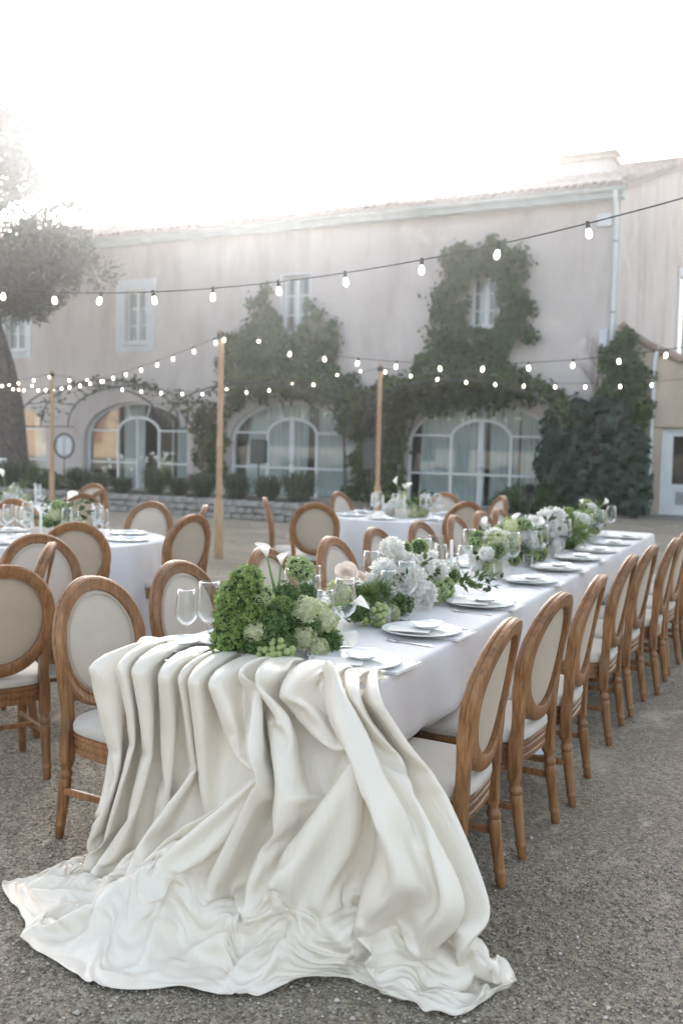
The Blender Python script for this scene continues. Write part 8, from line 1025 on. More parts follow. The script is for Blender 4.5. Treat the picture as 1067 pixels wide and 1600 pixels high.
[13,-5,2,0,6,-9,4,8,14,12,-2,3,-9,9,9,-37,21,14,-8,-25,4,19,11,-3,-20,6,17,0,-6,-2,-12,-14,16,14,-9,-1,-7,-1,-5,5,13,3,-12,-11,16,5,21,33,12,-11,-17,7,27,28,8,-14,-25,-13,-5,-5,-9,-19,-6,9,13,18,-3,-18,-31,-18,22,1,21,8,-14,-27,-14,19,25,16,3,-7,1,21,23,11,-13,-15,-15,-9,3,5,-5,6,14,0,-11,-16,-11,12,-11,-32,3,25,-7,-33,7,17,-8,-16,-2,-2,12,-2,-5,1,2,14,3,8],
[13,-5,3,-4,1,1,1,7,12,15,0,3,-6,11,8,-42,22,11,-10,-19,7,17,10,-7,-22,10,17,3,-5,-7,-19,-6,21,6,-9,2,-10,-5,-1,13,8,-3,-15,-3,19,10,19,29,7,-18,-18,9,27,28,3,-12,-19,-17,-5,-5,-4,-17,-9,8,13,17,-2,-19,-27,-13,18,-7,22,7,-11,-21,-8,19,23,9,-1,-5,6,20,24,7,-7,-17,-16,-13,3,7,-2,3,12,-1,-13,-15,-1,16,-19,-27,9,15,-12,-33,13,18,-8,-24,7,6,7,-11,-7,13,4,9,-2,4],
[13,-5,4,0,2,4,-3,-1,10,20,0,-5,0,15,5,-39,26,8,-16,-12,10,15,7,-11,-20,9,12,7,-4,-13,-19,5,16,-1,-5,5,-8,-9,3,17,9,-10,-18,0,20,8,23,23,3,-20,-20,11,25,26,2,-13,-13,-18,-6,-5,-1,-14,-10,7,11,16,1,-19,-25,-7,13,-14,21,8,-13,-14,0,20,20,2,-3,1,9,19,23,0,-6,-15,-15,-8,1,10,-3,-1,8,-4,-11,-12,7,11,-21,-21,15,6,-20,-22,14,15,-4,-28,8,13,5,-15,-11,19,9,2,-7,0],
[13,-5,1,3,0,10,-10,5,12,19,2,-15,-2,18,7,-32,24,4,-24,-7,19,11,3,-9,-16,8,5,2,-2,-14,-15,14,7,-8,-4,6,0,-7,9,17,6,-13,-14,0,14,8,25,19,-5,-21,-18,12,23,24,0,-12,-9,-14,-11,-4,-4,-12,-7,5,10,16,4,-18,-23,0,7,-17,16,8,-13,-13,12,22,14,-1,-6,4,17,16,21,2,-15,-15,-13,-3,2,11,-3,-4,5,-8,-10,-9,10,7,-25,-13,23,-2,-27,-4,8,7,1,-27,5,16,10,-16,-15,18,16,-3,-14,-2],
[13,-2,0,-1,5,3,-10,1,16,22,0,-13,-3,16,6,-25,20,1,-26,-1,22,6,-2,-4,-12,3,9,-6,-5,-12,-5,15,-3,-8,-2,5,4,-6,10,19,5,-16,-10,9,9,2,26,14,-10,-24,-13,11,20,22,-2,-10,-8,-6,-11,-10,-6,-10,-6,6,10,14,6,-18,-16,10,-4,-16,9,6,-6,-11,17,19,13,-5,-10,3,21,19,20,-1,-11,-19,-12,-4,3,10,1,-5,3,-10,-9,-4,7,4,-25,-10,26,-3,-27,7,6,-5,2,-20,8,12,12,-14,-20,16,22,-8,-20,-4],
[10,-1,1,-3,11,-1,-4,-4,13,21,-4,-11,5,19,-2,-25,13,0,-19,6,19,2,-8,1,-10,4,6,-2,-9,-12,5,9,-10,-5,0,5,6,-6,9,20,8,-20,-8,14,5,-1,26,8,-15,-24,-8,16,18,15,-5,-3,-13,-5,-3,-8,-14,-10,-2,4,12,13,7,-21,-8,12,-10,-12,3,5,-5,-1,21,12,8,-3,-9,2,17,21,18,-5,-8,-14,-14,-4,6,6,4,-2,-3,-5,-9,-1,0,1,-22,-5,25,-8,-27,13,7,-8,0,-15,6,16,13,-11,-27,15,23,-7,-21,-9],
[12,1,-2,-3,8,-3,4,-3,11,19,-6,-10,12,17,-7,-22,7,-3,-16,15,14,-5,-7,1,-6,9,-4,-3,-4,-10,10,-1,-9,-3,0,4,7,-3,8,18,11,-19,-7,11,-3,2,28,1,-18,-23,-2,18,19,8,-8,4,-16,-9,0,1,-16,-12,2,3,6,13,7,-19,0,7,-11,-7,2,5,-3,1,18,13,0,-5,-4,5,15,18,15,-5,-10,-11,-7,-5,3,4,6,-1,-7,-6,-4,2,-3,-4,-18,3,19,-11,-20,8,13,-4,-12,-8,7,15,12,-8,-31,18,19,-2,-18,-14],
[15,-1,2,-1,-6,-2,8,1,9,19,-2,-8,6,11,-7,-11,10,-8,-17,18,12,-9,-11,2,5,9,-9,-13,-6,-1,13,-6,-5,-3,-1,2,4,-1,9,18,14,-16,-7,10,-9,3,26,-7,-19,-21,9,14,15,4,-7,8,-12,-14,-3,4,-10,-10,8,4,1,2,7,-13,5,4,-8,-7,1,5,-7,10,11,11,-2,-9,-3,11,13,17,10,-4,-11,-10,-2,-2,0,3,3,-1,-3,-9,-3,2,0,-8,-14,13,11,-8,-13,-5,14,3,-17,-13,18,13,9,-7,-29,18,12,2,-14,-17],
[11,-2,0,2,-3,-1,1,5,10,18,-1,-7,7,5,-11,-7,16,-10,-12,18,9,-8,-13,-3,13,7,-10,-12,-8,3,13,-2,-4,-2,-3,-4,1,1,8,16,17,-10,-9,9,-9,6,13,-12,-18,-14,10,12,13,0,-5,9,-8,-10,0,-5,-8,-2,3,1,4,3,-2,-8,11,2,-9,-3,-3,1,-5,17,11,4,-7,-10,-3,10,13,18,8,-3,-8,-9,-3,-1,2,2,3,-3,-5,-7,0,0,0,-9,-5,11,8,-7,-5,-13,9,6,-9,-16,18,14,8,-10,-28,25,8,-2,-11,-17],
[14,-2,0,1,-5,-1,0,0,9,18,-2,-1,12,4,-16,-11,16,-6,-5,15,6,-8,-12,-3,11,1,-13,-1,-4,2,5,0,-1,0,-1,-3,-1,3,6,11,17,-8,-12,12,-5,5,-2,-12,-14,-7,5,9,11,0,1,5,-2,-9,-3,2,-5,-2,-4,-3,0,3,-3,1,15,-1,-8,0,-4,-2,1,11,11,4,-10,-9,2,8,9,14,5,-3,-2,-2,-4,-5,2,3,0,1,-5,-11,2,2,-4,-9,-2,9,5,-6,-1,-9,3,5,-2,-15,14,14,9,-13,-24,20,8,-1,-12,-17],
[10,0,1,2,1,-2,-3,-2,4,17,-2,0,15,6,-15,-14,10,-3,-1,14,5,-7,-13,-1,10,-3,-12,0,3,-5,0,-1,0,1,2,-1,-1,5,7,9,15,-9,-13,13,-4,0,-6,-10,-8,-1,1,8,7,-3,6,-2,4,-1,-9,1,4,2,-3,-4,-5,-4,1,6,13,-7,-7,3,-5,-4,10,8,3,2,-5,-7,4,9,4,7,1,-3,1,4,0,-2,-4,0,-3,2,1,-8,-3,4,-4,-6,-3,5,2,-10,5,3,-3,-1,0,-11,12,14,7,-13,-18,15,3,0,-7,-17],
[7,0,1,2,9,-5,0,-2,3,15,1,-3,7,7,-7,-12,7,-8,2,12,3,-6,-11,-3,9,1,-9,-3,8,-2,-7,-4,0,0,0,0,0,4,5,12,9,-6,-9,10,1,-9,-7,-7,-3,3,-1,9,1,-7,7,-3,3,6,-7,-5,7,4,0,-1,-2,-7,-1,5,11,-6,-6,4,-2,-5,4,12,-1,-4,1,-1,0,6,0,3,0,0,1,4,3,2,-5,-4,-4,1,3,2,-9,-1,0,2,-8,2,1,-13,8,13,0,-5,-8,-7,12,12,4,-13,-8,9,3,-2,-7,-7],
[15,0,-2,-1,9,-5,1,-2,1,11,6,1,1,2,-2,-7,4,-14,5,9,-1,-3,-6,-6,8,5,-9,1,6,3,-3,-8,-4,1,-1,0,0,1,2,12,8,-7,-4,5,4,-6,-12,-4,1,3,-4,7,-1,-6,2,-2,1,7,3,-6,-2,4,0,0,1,2,-5,2,7,-3,-2,1,0,-1,-1,5,3,-7,0,3,2,4,-2,-2,3,9,0,0,1,1,2,-6,-8,0,3,6,-7,-9,3,7,-12,5,2,-11,0,15,2,-7,-2,-4,10,7,1,-12,5,-2,-1,-1,-8,-1],
[10,4,0,2,4,-5,3,-5,-1,11,8,4,1,-1,2,-5,-3,-13,3,4,0,2,0,-9,3,6,-8,-3,8,4,2,-3,-7,-2,3,2,1,0,0,2,8,1,-7,2,0,-6,-4,0,2,-1,-5,3,-3,-2,2,2,-2,1,7,1,-9,0,3,1,0,1,-2,2,3,-5,-1,0,2,3,4,-1,2,-6,-5,1,0,5,3,2,6,7,3,1,0,-4,-3,-3,-7,0,3,1,-6,-5,7,5,-13,2,7,-5,-8,11,2,-10,4,6,3,0,1,-10,8,2,-7,-5,-5,2],
[11,4,0,-1,2,-7,3,-3,-1,9,8,3,2,-3,8,0,-5,-12,0,-2,1,5,2,-8,-3,7,-1,-7,2,4,4,2,-3,-6,-1,2,3,4,1,0,0,4,-1,-1,-3,-8,0,0,1,2,-4,-1,-1,2,2,1,0,-2,2,4,-4,-5,0,3,1,0,0,2,4,-3,1,-1,1,2,2,0,-1,-4,-7,-2,1,2,3,7,6,0,6,3,3,0,-8,-6,-4,0,3,-2,-8,1,7,4,-8,-4,9,0,-10,4,4,-8,-1,12,-3,-5,2,-2,2,5,-2,-7,-4,12],
[10,-1,0,-1,0,-1,2,5,-2,1,6,3,1,-1,6,4,-3,-12,-1,-3,0,2,5,-2,-7,2,9,-1,-1,-2,-3,0,2,0,-1,-4,0,3,4,2,-1,-2,2,1,-1,-2,-4,2,-1,-1,0,-2,1,1,1,1,3,0,-5,0,5,-2,-4,-1,0,1,2,1,1,0,6,1,-2,-1,-2,-2,-3,2,2,-1,3,-1,-4,1,4,3,3,5,3,2,-3,-8,-7,2,2,-1,-5,-1,4,2,-2,-6,5,4,0,-9,8,-3,-6,7,1,-3,-4,0,0,3,2,0,-1,10],
[13,-5,-1,0,0,0,0,4,4,-2,4,0,0,3,5,-4,3,-10,0,0,-4,-1,7,8,-7,-3,8,6,3,-3,-8,-6,-4,2,6,1,-10,0,2,1,0,0,0,-2,10,-3,8,0,-2,-10,0,1,-1,0,1,1,2,2,-3,-6,3,10,-3,-4,-1,-2,0,0,-1,0,5,8,-3,-4,-2,-3,-3,2,8,-1,6,-7,-2,-2,2,5,4,1,5,2,-6,-6,-6,5,-3,-3,4,-1,-3,4,-4,3,-5,10,4,-17,7,7,-8,-4,1,8,-1,-1,1,-10,4,6,7,-8],
],
]
# ================================================================== BAMBOO POLES AND FESTOON LIGHTS
def pole(x, y, label, h=3.02, base=True):
    t = thing('bamboo_pole', label, 'pole', (x, y, 0), rnd.uniform(0, 6), 'bamboo poles carrying the lights')
    pr = []; z = -.02; r = .046
    prof = []
    while z < h:
        L = rnd.uniform(.24, .34); z1 = min(h, z + L)
        prof += [(r * 1.0, z + .012), (r * .95, z + L * .3), (r * .95, z1 - .03), (r * 1.13, z1 - .004)]; z = z1; r *= .985
    obj('cane', lathe(prof, 14), MAT['bamboo'], t)
    obj('sleeve', lathe([(.062, 0), (.062, .78), (.05, .80)], 14), MAT['bamboo'], t)
    obj('lashing', lathe([(.05, h - .12), (.056, h - .10), (.056, h - .05), (.05, h - .03)], 12), MAT['cable'], t)
    return t
pole(-7.3, 10.55, 'bamboo pole standing alone on the gravel between the round tables')
pole(-7.56, 16.0, 'bamboo pole rising behind the middle round table', 3.02)
pole(-15.51, 15.95, 'bamboo pole at the left beside the pine trunk', 3.02)
pole(1.2, 5.2, 'bamboo pole beyond the right edge holding the nearest string of bulbs', 3.4)
pole(.6, 10.5, 'bamboo pole beyond the right edge holding the second string of bulbs', 3.1)
pole(.4, 16.0, 'bamboo pole beyond the right edge holding the farthest string of bulbs', 3.1)
pole(-7.6, 5.2, 'bamboo pole beyond the left edge holding the nearest string of bulbs', 3.05)
pole(-24.5, 16.2, 'bamboo pole beyond the left edge past the pine', 3.05)
socket_me = mesh('socket', lathe([(.008, .016), (.013, .012), (.015, -.015), (.0165, -.036), (.015, -.04)], 12), MAT['cable'])
bulb_me = mesh('bulb', lathe([(.011, -.039), (.014, -.046), (.0185, -.060), (.0215, -.076), (.0205, -.090), (.014, -.102), (.005, -.107)], 14), MAT['bulb'], angle=0)
def string(p0, p1, sag, spacing, label, start=.1, r=.0045, bscale=.85):
    p0, p1 = np.array(p0, float), np.array(p1, float); L = np.linalg.norm(p1 - p0)
    t = thing('string_light', label, 'string lights', tuple(p0), 0, 'festoon strings over the courtyard')
    f = lambda s: (p1 - p0) * s - np.array((0, 0, 4 * sag * s * (1 - s)))
    obj('cable', tube([f(s) for s in np.linspace(0, 1, 60)], r, 6), MAT['cable'], t)
    d = start
    while d < L - .05:
        q = f(d / L)
        sc_ = link('socket', socket_me, t, tuple(q)); bb = link('bulb', bulb_me, t, tuple(q))
        e = (rnd.uniform(-.25, .25), rnd.uniform(-.25, .25), 0)
        if rnd.random() < .14: e = (rnd.uniform(1.9, 2.6), rnd.uniform(-.4, .4), 0)
        sc_.rotation_euler = e; bb.rotation_euler = e; sc_.scale = bb.scale = (bscale,) * 3
        d += spacing * rnd.uniform(.93, 1.07)
string((1.2, 5.2, 3.35), (-7.6, 5.2, 3.0), .62, .47, 'nearest string of lit bulbs crossing the whole view', .12, .004, .78)
string((-7.3, 10.5, 2.96), (.6, 10.5, 3.05), .50, .505, 'string of bulbs from the lone bamboo pole to the right edge', .08)
string((-7.3, 10.6, 2.96), (-20.95, 19.65, 3.0), .30, .80, 'string of bulbs from the lone bamboo pole towards the pine', .3)
string((-7.56, 16.0, 2.97), (.4, 16.0, 3.05), .36, .53, 'string of bulbs from the middle pole to the right edge', .1)
string((-7.56, 16.02, 2.97), (-15.5, 15.97, 2.97), .40, .50, 'string of bulbs between the two far bamboo poles', .45)
string((-15.51, 15.95, 2.98), (-24.5, 16.2, 3.0), .35, .5, 'string of bulbs running from the left pole past the pine', .1)

# ================================================================== CHAIRS
def seat_plan(s=1., n=40):
    o = []
    for i in range(n):
        a = 2 * math.pi * i / n; c, q = math.cos(a), math.sin(a)
        x = .250 * math.copysign(abs(c) ** .5, c); y = .232 * math.copysign(abs(q) ** .55, q)
        x *= 1 + .10 * (y / .232); y += .028 * (1 - (x / .26) ** 2) * (y > 0)
        o.append((x * s, y * s))
    return np.array(o)
def plan_ring(z, s, off=0.):
    p = seat_plan(); c = p * s
    return np.column_stack([c, np.full(len(c), z)])
def yb(z): return -.212 - max(0, z - .44) * .17
OA, OB, OZ = .243, .256, .745
def oval(prof, n=56, closed_prof=True):
    rings = []
    for i in range(n):
        a = 2 * math.pi * i / n
        row = []
        for o, d in prof:
            x = (OA - .058 + o) * math.cos(a); z = OZ + (OB - .058 + o) * math.sin(a)
            row.append((x, yb(z) + d + .55 * x * x, z))
        rings.append(row)
    m = len(prof); V = A(rings); F = []
    for i in range(n):
        k = (i + 1) % n
        for j in range(m): F.append((i * m + j, i * m + (j + 1) % m, k * m + (j + 1) % m, k * m + j))
    return V, F
def pad(d0, bulge, back):
    n = 56; rings = []
    for f in (1., .97, .9, .75, .55, .3, .02):
        r_ = []
        for i in range(n):
            a = 2 * math.pi * i / n; x = (OA - .055) * f * math.cos(a); z = OZ + (OB - .055) * f * math.sin(a)
            d = d0 + bulge * (1 - f ** 4)
            r_.append((x, yb(z) + (d if not back else -d) + .55 * x * x, z))
        rings.append(r_)
    V, F = loft(rings, False, True)
    return V, (F if not back else [q[::-1] for q in F])
def leg_prof(z1):
    return [(.0125, 0), (.0165, .006), (.0185, .03), (.0175, .045), (.0215, .052), (.0215, .062), (.0185, .068), (.0195, .075), (.0245, z1 - .10), (.0255, z1 - .075), (.021, z1 - .066), (.026, z1 - .055), (.026, z1 - .043), (.0195, z1 - .033), (.020, z1 - .02), (.027, z1 - .008), (.027, z1)]
def make_chair():
    t = thing('oval_back_chair', 'x', 'chair')
    W = MAT['wood']
    rings = [(.352, .955), (.356, .985), (.372, .985), (.376, .965), (.384, .965), (.388, .99), (.404, .995), (.408, .975), (.414, .975), (.418, 1.0), (.428, 1.0), (.432, .98)]
    obj('seat_rail', loft([plan_ring(z, s) for z, s in rings]), W, t)
    obj('seat', loft([plan_ring(z, s) for z, s in ((.4325, .955), (.436, .985), (.446, 1.005), (.460, 1.008), (.472, .99), (.481, .94), (.489, .82), (.495, .6), (.498, .3), (.4985, .05))]), MAT['seat'], t, angle=60)
    obj('seat_piping', loft([plan_ring(.440, 1.003), plan_ring(.4425, 1.012), plan_ring(.445, 1.006)], False, False), MAT['linen'], t)
    obj('back_frame', oval([(0, .010), (.005, .019), (.013, .021), (.018, .015), (.040, .019), (.046, .024), (.053, .020), (.058, .012), (.058, .004), (.054, 0), (.058, -.004), (.058, -.017), (.050, -.025), (.010, -.025), (.001, -.019)]), W, t)
    obj('back_cushion', pad(.008, .018, False), MAT['linen'], t, angle=0)
    obj('back_lining', pad(-.002, .004, True), MAT['lining'], t, angle=0)
    obj('back_piping', oval([(-.013, .021), (-.010, .024), (-.007, .021), (-.010, .017)]), MAT['linen'], t, angle=0)
    for s in (-1, 1):
        # post sweeping from the oval down to the rear leg block
        path = [(.222, .70, .030), (.219, .655, .036), (.209, .60, .042), (.2, .55, .043), (.197, .50, .042), (.199, .45, .044), (.203, .43, .047), (.204, .31, .047)]
        rings = []
        for x, z, w in path:
            y = yb(z) + .55 * x * x * min(1, max(0, (z - .45) / .2)) ; h = w / 2; c = .006; dp_ = .021 if z > .46 else .0235
            rings.append([(s * x + a * (h - (c if k in (0, 1, 4, 5) else 0)), y + b * (dp_ - (0 if k in (0, 1, 4, 5) else c)), z) for k, (a, b) in enumerate(((-1, -1), (1, -1), (1, -1), (1, 1), (1, 1), (-1, 1), (-1, 1), (-1, -1)))])
        obj('back_post', loft(rings), W, t, angle=35)
        v, f = lathe(leg_prof(.312), 16, flute=.10, fz=(.07, .235)); v = v.copy(); v[:, 1] -= (.31 - v[:, 2]) * .14; v += np.array((s * .204, -.212, 0)); obj('rear_leg', (v, f), W, t)
        v, f = lathe(leg_prof(.36), 16, flute=.10, fz=(.07, .28)); v = v + np.array((s * .222, .195, 0)); obj('front_leg', (v, f), W, t)
        obj('side_stretcher', box((s * .213 - .009, -.225, .185), (s * .213 + .009, .19, .212), .004), W, t)
    obj('cross_stretcher', box((-.205, -.03, .187), (.205, -.012, .210), .004), W, t)
    return t
chair0 = make_chair(); used = [False]
def chair(x, y, rz, label, group):
    if not used[0]: c = chair0; c.location = (x, y, 0); c.rotation_euler = (0, 0, rz); c['label'] = label; used[0] = True
    else: c = copy_tree(chair0, None, (x, y, 0), rz, label)
    c['group'] = group
    return c
ys_r = [2.98, 3.68, 4.275, 5.245, 5.88, 6.48, 7.12, 7.78, 8.42]
for k, y in enumerate(ys_r):
    lab = 'oval back chair on the right side of the long table, ' + ('nearest the satin drape' if k == 0 else ORD[k] + ' from the satin drape')
    chair(-1.245 + rnd.uniform(-.025, .025), y, R(90) + rnd.uniform(-.075, .075), lab, 'chairs along the long table')
ys_l = [2.93, 3.56, 4.33, 5.08, 5.85, 6.6, 7.37, 7.99, 8.5]
for k, y in enumerate(ys_l):
    lab = 'oval back chair on the left side of the long table, ' + ('nearest the satin drape' if k == 0 else ORD[k] + ' from the satin drape')
    chair(-2.36 - (.04 if k > 0 else 0) - (.08 if k > 3 else 0) - .0 * k, y, R(-90) + rnd.uniform(-.05, .05), lab, 'chairs along the long table')
def chair_top(tx, ty, face_deg, label, group):
    """place by the top of the back; face_deg = direction the sitter looks (0 = +Y, 90 = -X)"""
    a = R(face_deg); fx, fy_ = -math.sin(a), math.cos(a)
    chair(tx + fx * .29, ty + fy_ * .29, a, label, group)
T1 = (-5.55, 5.75); T2 = (-4.35, 9.95); T3 = (-8.35, 7.9)
def face_to(tx, ty, c): return math.degrees(math.atan2(-(c[0] - tx), c[1] - ty))
G1, G2, G3 = 'chairs round the near left round table', 'chairs round the middle round table', 'chairs round the far left round table'
for (x, y, f, lab, g) in (
    (-3.20, 3.00, 62, 'oval back chair cut by the left edge, nearest the viewer on that side', 'chairs of the table left of the frame'),
    (-4.10, 4.10, -118, 'oval back chair with pale front turned to the viewer behind the cut off chair', 'chairs of the table left of the frame'),
    (-3.72, 3.80, 128, 'oval back chair seen edge on between the near left chairs', 'chairs of the table left of the frame'),
    (-4.52, 4.86, 48, 'oval back chair with its back to the viewer before the near left round table', G1),
    (-5.55, 6.95, -168, 'oval back chair facing the viewer behind the near left round table', G1),
    (-4.36, 5.95, 82, 'oval back chair turned three quarters away right of the near left round table', G1),
    (-4.95, 6.92, 124, 'oval back chair behind the one turned three quarters away at the left', G1),
    (-6.62, 6.35, 20, 'oval back chair cut by the left edge at the far left round table', G3),
    (-8.30, 9.25, 188, 'oval back chair facing the viewer left of the bamboo pole', G3),
    (-6.95, 7.55, 60, 'oval back chair half hidden by the left table flowers', G3),
    (-7.30, 8.20, 112, 'oval back chair seen edge on at the right of the far left table', G3),
    (-5.20, 8.35, -58, 'oval back chair seen edge on left of the middle round table', G2),
    (-4.40, 7.95, 32, 'oval back chair with its back to the viewer before the middle round table', G2),
    (-5.25, 10.05, -95, 'oval back chair behind the left edge of the middle round table', G2),
    (-4.28, 11.00, 180, 'oval back chair facing the viewer behind the middle round table flowers', G2),
    (-3.40, 9.35, 52, 'oval back chair with warm brown back right of the middle round table', G2),
    (-3.50, 10.80, 132, 'oval back chair seen edge on at the far right of the middle round table', G2)):
    chair_top(x, y, f, lab, g)

# ================================================================== TABLES
def round_cloth(r, h, n=176, seed=0, flare=.10):
    q = random.Random(seed); a = np.arange(n) * 2 * math.pi / n
    ph1, ph2, ph3 = q.uniform(0, 6), q.uniform(0, 6), q.uniform(0, 6); k1 = q.randint(15, 19)
    w = .55 * np.sin(k1 * a + ph1 + .9 * np.sin(3 * a + ph2)) + .3 * np.sin((k1 + 9) * a + ph2) + .15 * np.sin(5 * a + ph3)
    rings = []
    for f in (.02, .3, .6, .85, .96): rings.append(np.column_stack([r * f * np.cos(a), r * f * np.sin(a), np.full(n, h)]))
    for t, z in ((0, h - .002), (.01, h - .012), (.05, h - .04), (.15, h - .1), (.35, h * .68), (.55, h * .48), (.75, h * .27), (.9, h * .1), (1., .012)):
        rr = r + .008 + flare * t ** .8 + .055 * t ** .7 * w
        rings.append(np.column_stack([rr * np.cos(a), rr * np.sin(a), np.full(n, z)]))
    V, F = loft(rings, True, False)
    return V, [f[::-1] for f in F]
def round_table(c, r, label, clabel, seed, h=.76):
    t = thing('round_table', label, 'table', (*c, 0), 0, 'round tables on the gravel')
    obj('tabletop', lathe([(r - .02, h - .04), (r - .005, h - .035), (r - .005, h - .014), (r - .02, h - .010)], 48), MAT['wood'], t)
    obj('pedestal', lathe([(.28, 0), (.28, .03), (.06, .06), (.05, .6), (.12, .69), (.2, h - .04)], 20), MAT['metal_dark'], t)
    o = obj('tablecloth', round_cloth(r, h, seed=seed), MAT['cloth'], None, (*c, 0), angle=0)
    tag(o, clabel, 'tablecloth', 'white cloths on the round tables')
round_table(T1, .86, 'round table under a white cloth at the near left', 'white floor length cloth on the near left round table', 1)
round_table(T2, .86, 'round table under a white cloth in the middle distance', 'white floor length cloth on the middle round table', 2)
round_table(T3, .86, 'round table under a white cloth at the far left edge', 'white floor length cloth on the far left round table', 3)
# small cloth covered table far left with something white on it
tb = thing('side_table', 'small cloth covered table by the pine trunk', 'table', (-19.0, 17.9, 0))
obj('tabletop', lathe([(.5, .70), (.51, .705), (.51, .735), (.5, .74)], 30), MAT['wood'], tb)
obj('leg', lathe([(.22, 0), (.22, .02), (.05, .05), (.05, .70)], 12), MAT['metal_dark'], tb)
tag(obj('tablecloth', round_cloth(.52, .755, 120, 7, .25), MAT['cloth'], None, (-19.0, 17.9, 0), angle=0), 'pale blue white cloth flaring from the small table by the pine', 'tablecloth')
cake = thing('tiered_cake', 'small white tiered cake on the table by the pine', 'cake', (-19.05, 17.85, .757))
obj('tier', lathe([(.16, 0), (.165, .01), (.165, .13), (.155, .14)], 24), MAT['wax'], cake); obj('tier', lathe([(.11, .142), (.11, .25), (.10, .26)], 24), MAT['wax'], cake); obj('plate', lathe([(.2, -.0), (.2, .006), (.1, .008)], 24), MAT['china'], cake).location = (0, 0, -.002)

# long table, slightly askew to the chairs
ZT = .785; TX0, TX1, TY0, TY1 = -2.25, -1.29, 2.68, 9.35; SKEW = -.035
def skew(x, y): return x + SKEW * (y - TY0)
lt = thing('long_banquet_table', 'long trestle table hidden under white linen', 'table', (0, 0, 0))
obj('tabletop', (lambda p: (np.column_stack([skew(p[0][:, 0], p[0][:, 1]), p[0][:, 1], p[0][:, 2]]), p[1]))(box((TX0 + .03, TY0 + .03, ZT - .05), (TX1 - .03, TY1 - .03, ZT - .022), .004)), MAT['wood'], lt)
for y in (3.3, 5.2, 7.0, 8.9):
    for x in (-2.0, -1.6): obj('leg', box((skew(x, y) - .025, y - .025, 0), (skew(x, y) + .025, y + .025, ZT - .052), .004), MAT['metal_dark'], lt)
def long_cloth():
    r = .05; ln = []
    def seg(p, q, m): return [tuple(np.array(p) + (np.array(q) - np.array(p)) * k / m) for k in range(m)]
    x0, x1, y0, y1 = TX0 + .012, TX1 - .012, TY0 + .012, TY1 - .012
    ln += seg((x1, y0 + r), (x1, y1 - r), 260)
    ln += [(x1 - r + r * math.cos(a), y1 - r + r * math.sin(a)) for a in np.linspace(0, math.pi / 2, 8)[:-1]]
    ln += seg((x1 - r, y1), (x0 + r, y1), 44) + [(x0 + r + r * math.cos(a), y1 - r + r * math.sin(a)) for a in np.linspace(math.pi / 2, math.pi, 8)[:-1]]
    ln += seg((x0, y1 - r), (x0, y0 + r), 260) + [(x0 + r + r * math.cos(a), y0 + r + r * math.sin(a)) for a in np.linspace(math.pi, 1.5 * math.pi, 8)[:-1]]
    ln += seg((x0 + r, y0), (x1 - r, y0), 44) + [(x1 - r + r * math.cos(a), y0 + r + r * math.sin(a)) for a in np.linspace(1.5 * math.pi, 2 * math.pi, 8)[:-1]]
    P = np.array(ln); n = len(P)
    T = np.roll(P, -1, 0) - np.roll(P, 1, 0); N = unit(np.column_stack([T[:, 1], -T[:, 0]]))
    cx, cy = (x0 + x1) / 2, (y0 + y1) / 2
    y = P[:, 1]
    gap = np.exp(-((y - 4.76) / .16) ** 2) + np.exp(-((y - 3.33) / .07) ** 2) * .4 + .8 * np.exp(-((y - 6.85) / .12) ** 2)
    side = np.abs(N[:, 0]) > .7
    tuck = np.where(side, np.clip(1 - gap, 0, 1), 0.)
    s = np.r_[0, np.cumsum(np.linalg.norm(np.diff(P, axis=0), axis=1))]
    w = .6 * np.sin(s * 8.5 + 1.5 * np.sin(s * 2.1)) + .4 * np.sin(s * 19 + np.sin(s * 3))
    rings = []
    C = np.column_stack([np.full(n, cx), np.clip(y, y0 + .45, y1 - .45)])
    for f in (.02, .4, .75, .96):
        q = C + (P - C) * f; rings.append(np.column_stack([q, ZT + .0006 * np.sin(q[:, 0] * 31) + 0 * q[:, 0]]))
    for z, out, tk, wv in ((ZT - .001, 0, 0, 0), (ZT - .006, .008, 0, 0), (ZT - .018, .013, 0, .0), (ZT - .07, .018, 0, .006), (ZT - .15, .024, 0, .014), (ZT - .22, .028, 0, .022), (.535, .030, .0, .026), (.50, .030, .05, .028), (.455, .03, .24, .03), (.33, .04, .27, .04), (.15, .05, .27, .05), (.02, .07, .26, .06), (.008, .13, .22, .07)):
        o = out - tk * tuck * 1.0 + wv * w * .8
        q = P + N * o[:, None]; zz = np.full(n, z)
        rings.append(np.column_stack([q, zz]))
    V, F = loft(rings, True, False)
    V[:, 0] = V[:, 0] + SKEW * (V[:, 1] - TY0)
    return V, F
tag(obj('tablecloth', long_cloth(), MAT['cloth'], None, angle=0), 'white linen cloth covering the long banquet table', 'tablecloth')

# the ivory satin gathered over the near end of the long table
dr_ = np.cumsum(np.array(DRAPE, dtype=np.int64), axis=2) * .0009
NV, NU = dr_.shape[1:]
for _ in range(1):
    sm = dr_.copy(); sm[:, 1:-1, 1:-1] = (dr_[:, :-2, 1:-1] + dr_[:, 2:, 1:-1] + dr_[:, 1:-1, :-2] + dr_[:, 1:-1, 2:] + 8 * dr_[:, 1:-1, 1:-1]) / 12; dr_ = sm
def upsample(a, k, ax):
    """Catmull-Rom refinement of the sheet"""
    a = np.moveaxis(a, ax, 0); n = len(a); t = np.linspace(0, n - 1, (n - 1) * k + 1); i = np.minimum(t.astype(int), n - 2); f = (t - i).reshape(-1, *([1] * (a.ndim - 1)))
    g = lambda q: a[np.clip(q, 0, n - 1)]
    p0, p1, p2, p3 = g(i - 1), g(i), g(i + 1), g(i + 2)
    return np.moveaxis(.5 * (2 * p1 + (p2 - p0) * f + (2 * p0 - 5 * p1 + 4 * p2 - p3) * f ** 2 + (3 * p1 - p0 - 3 * p2 + p3) * f ** 3), 0, ax)
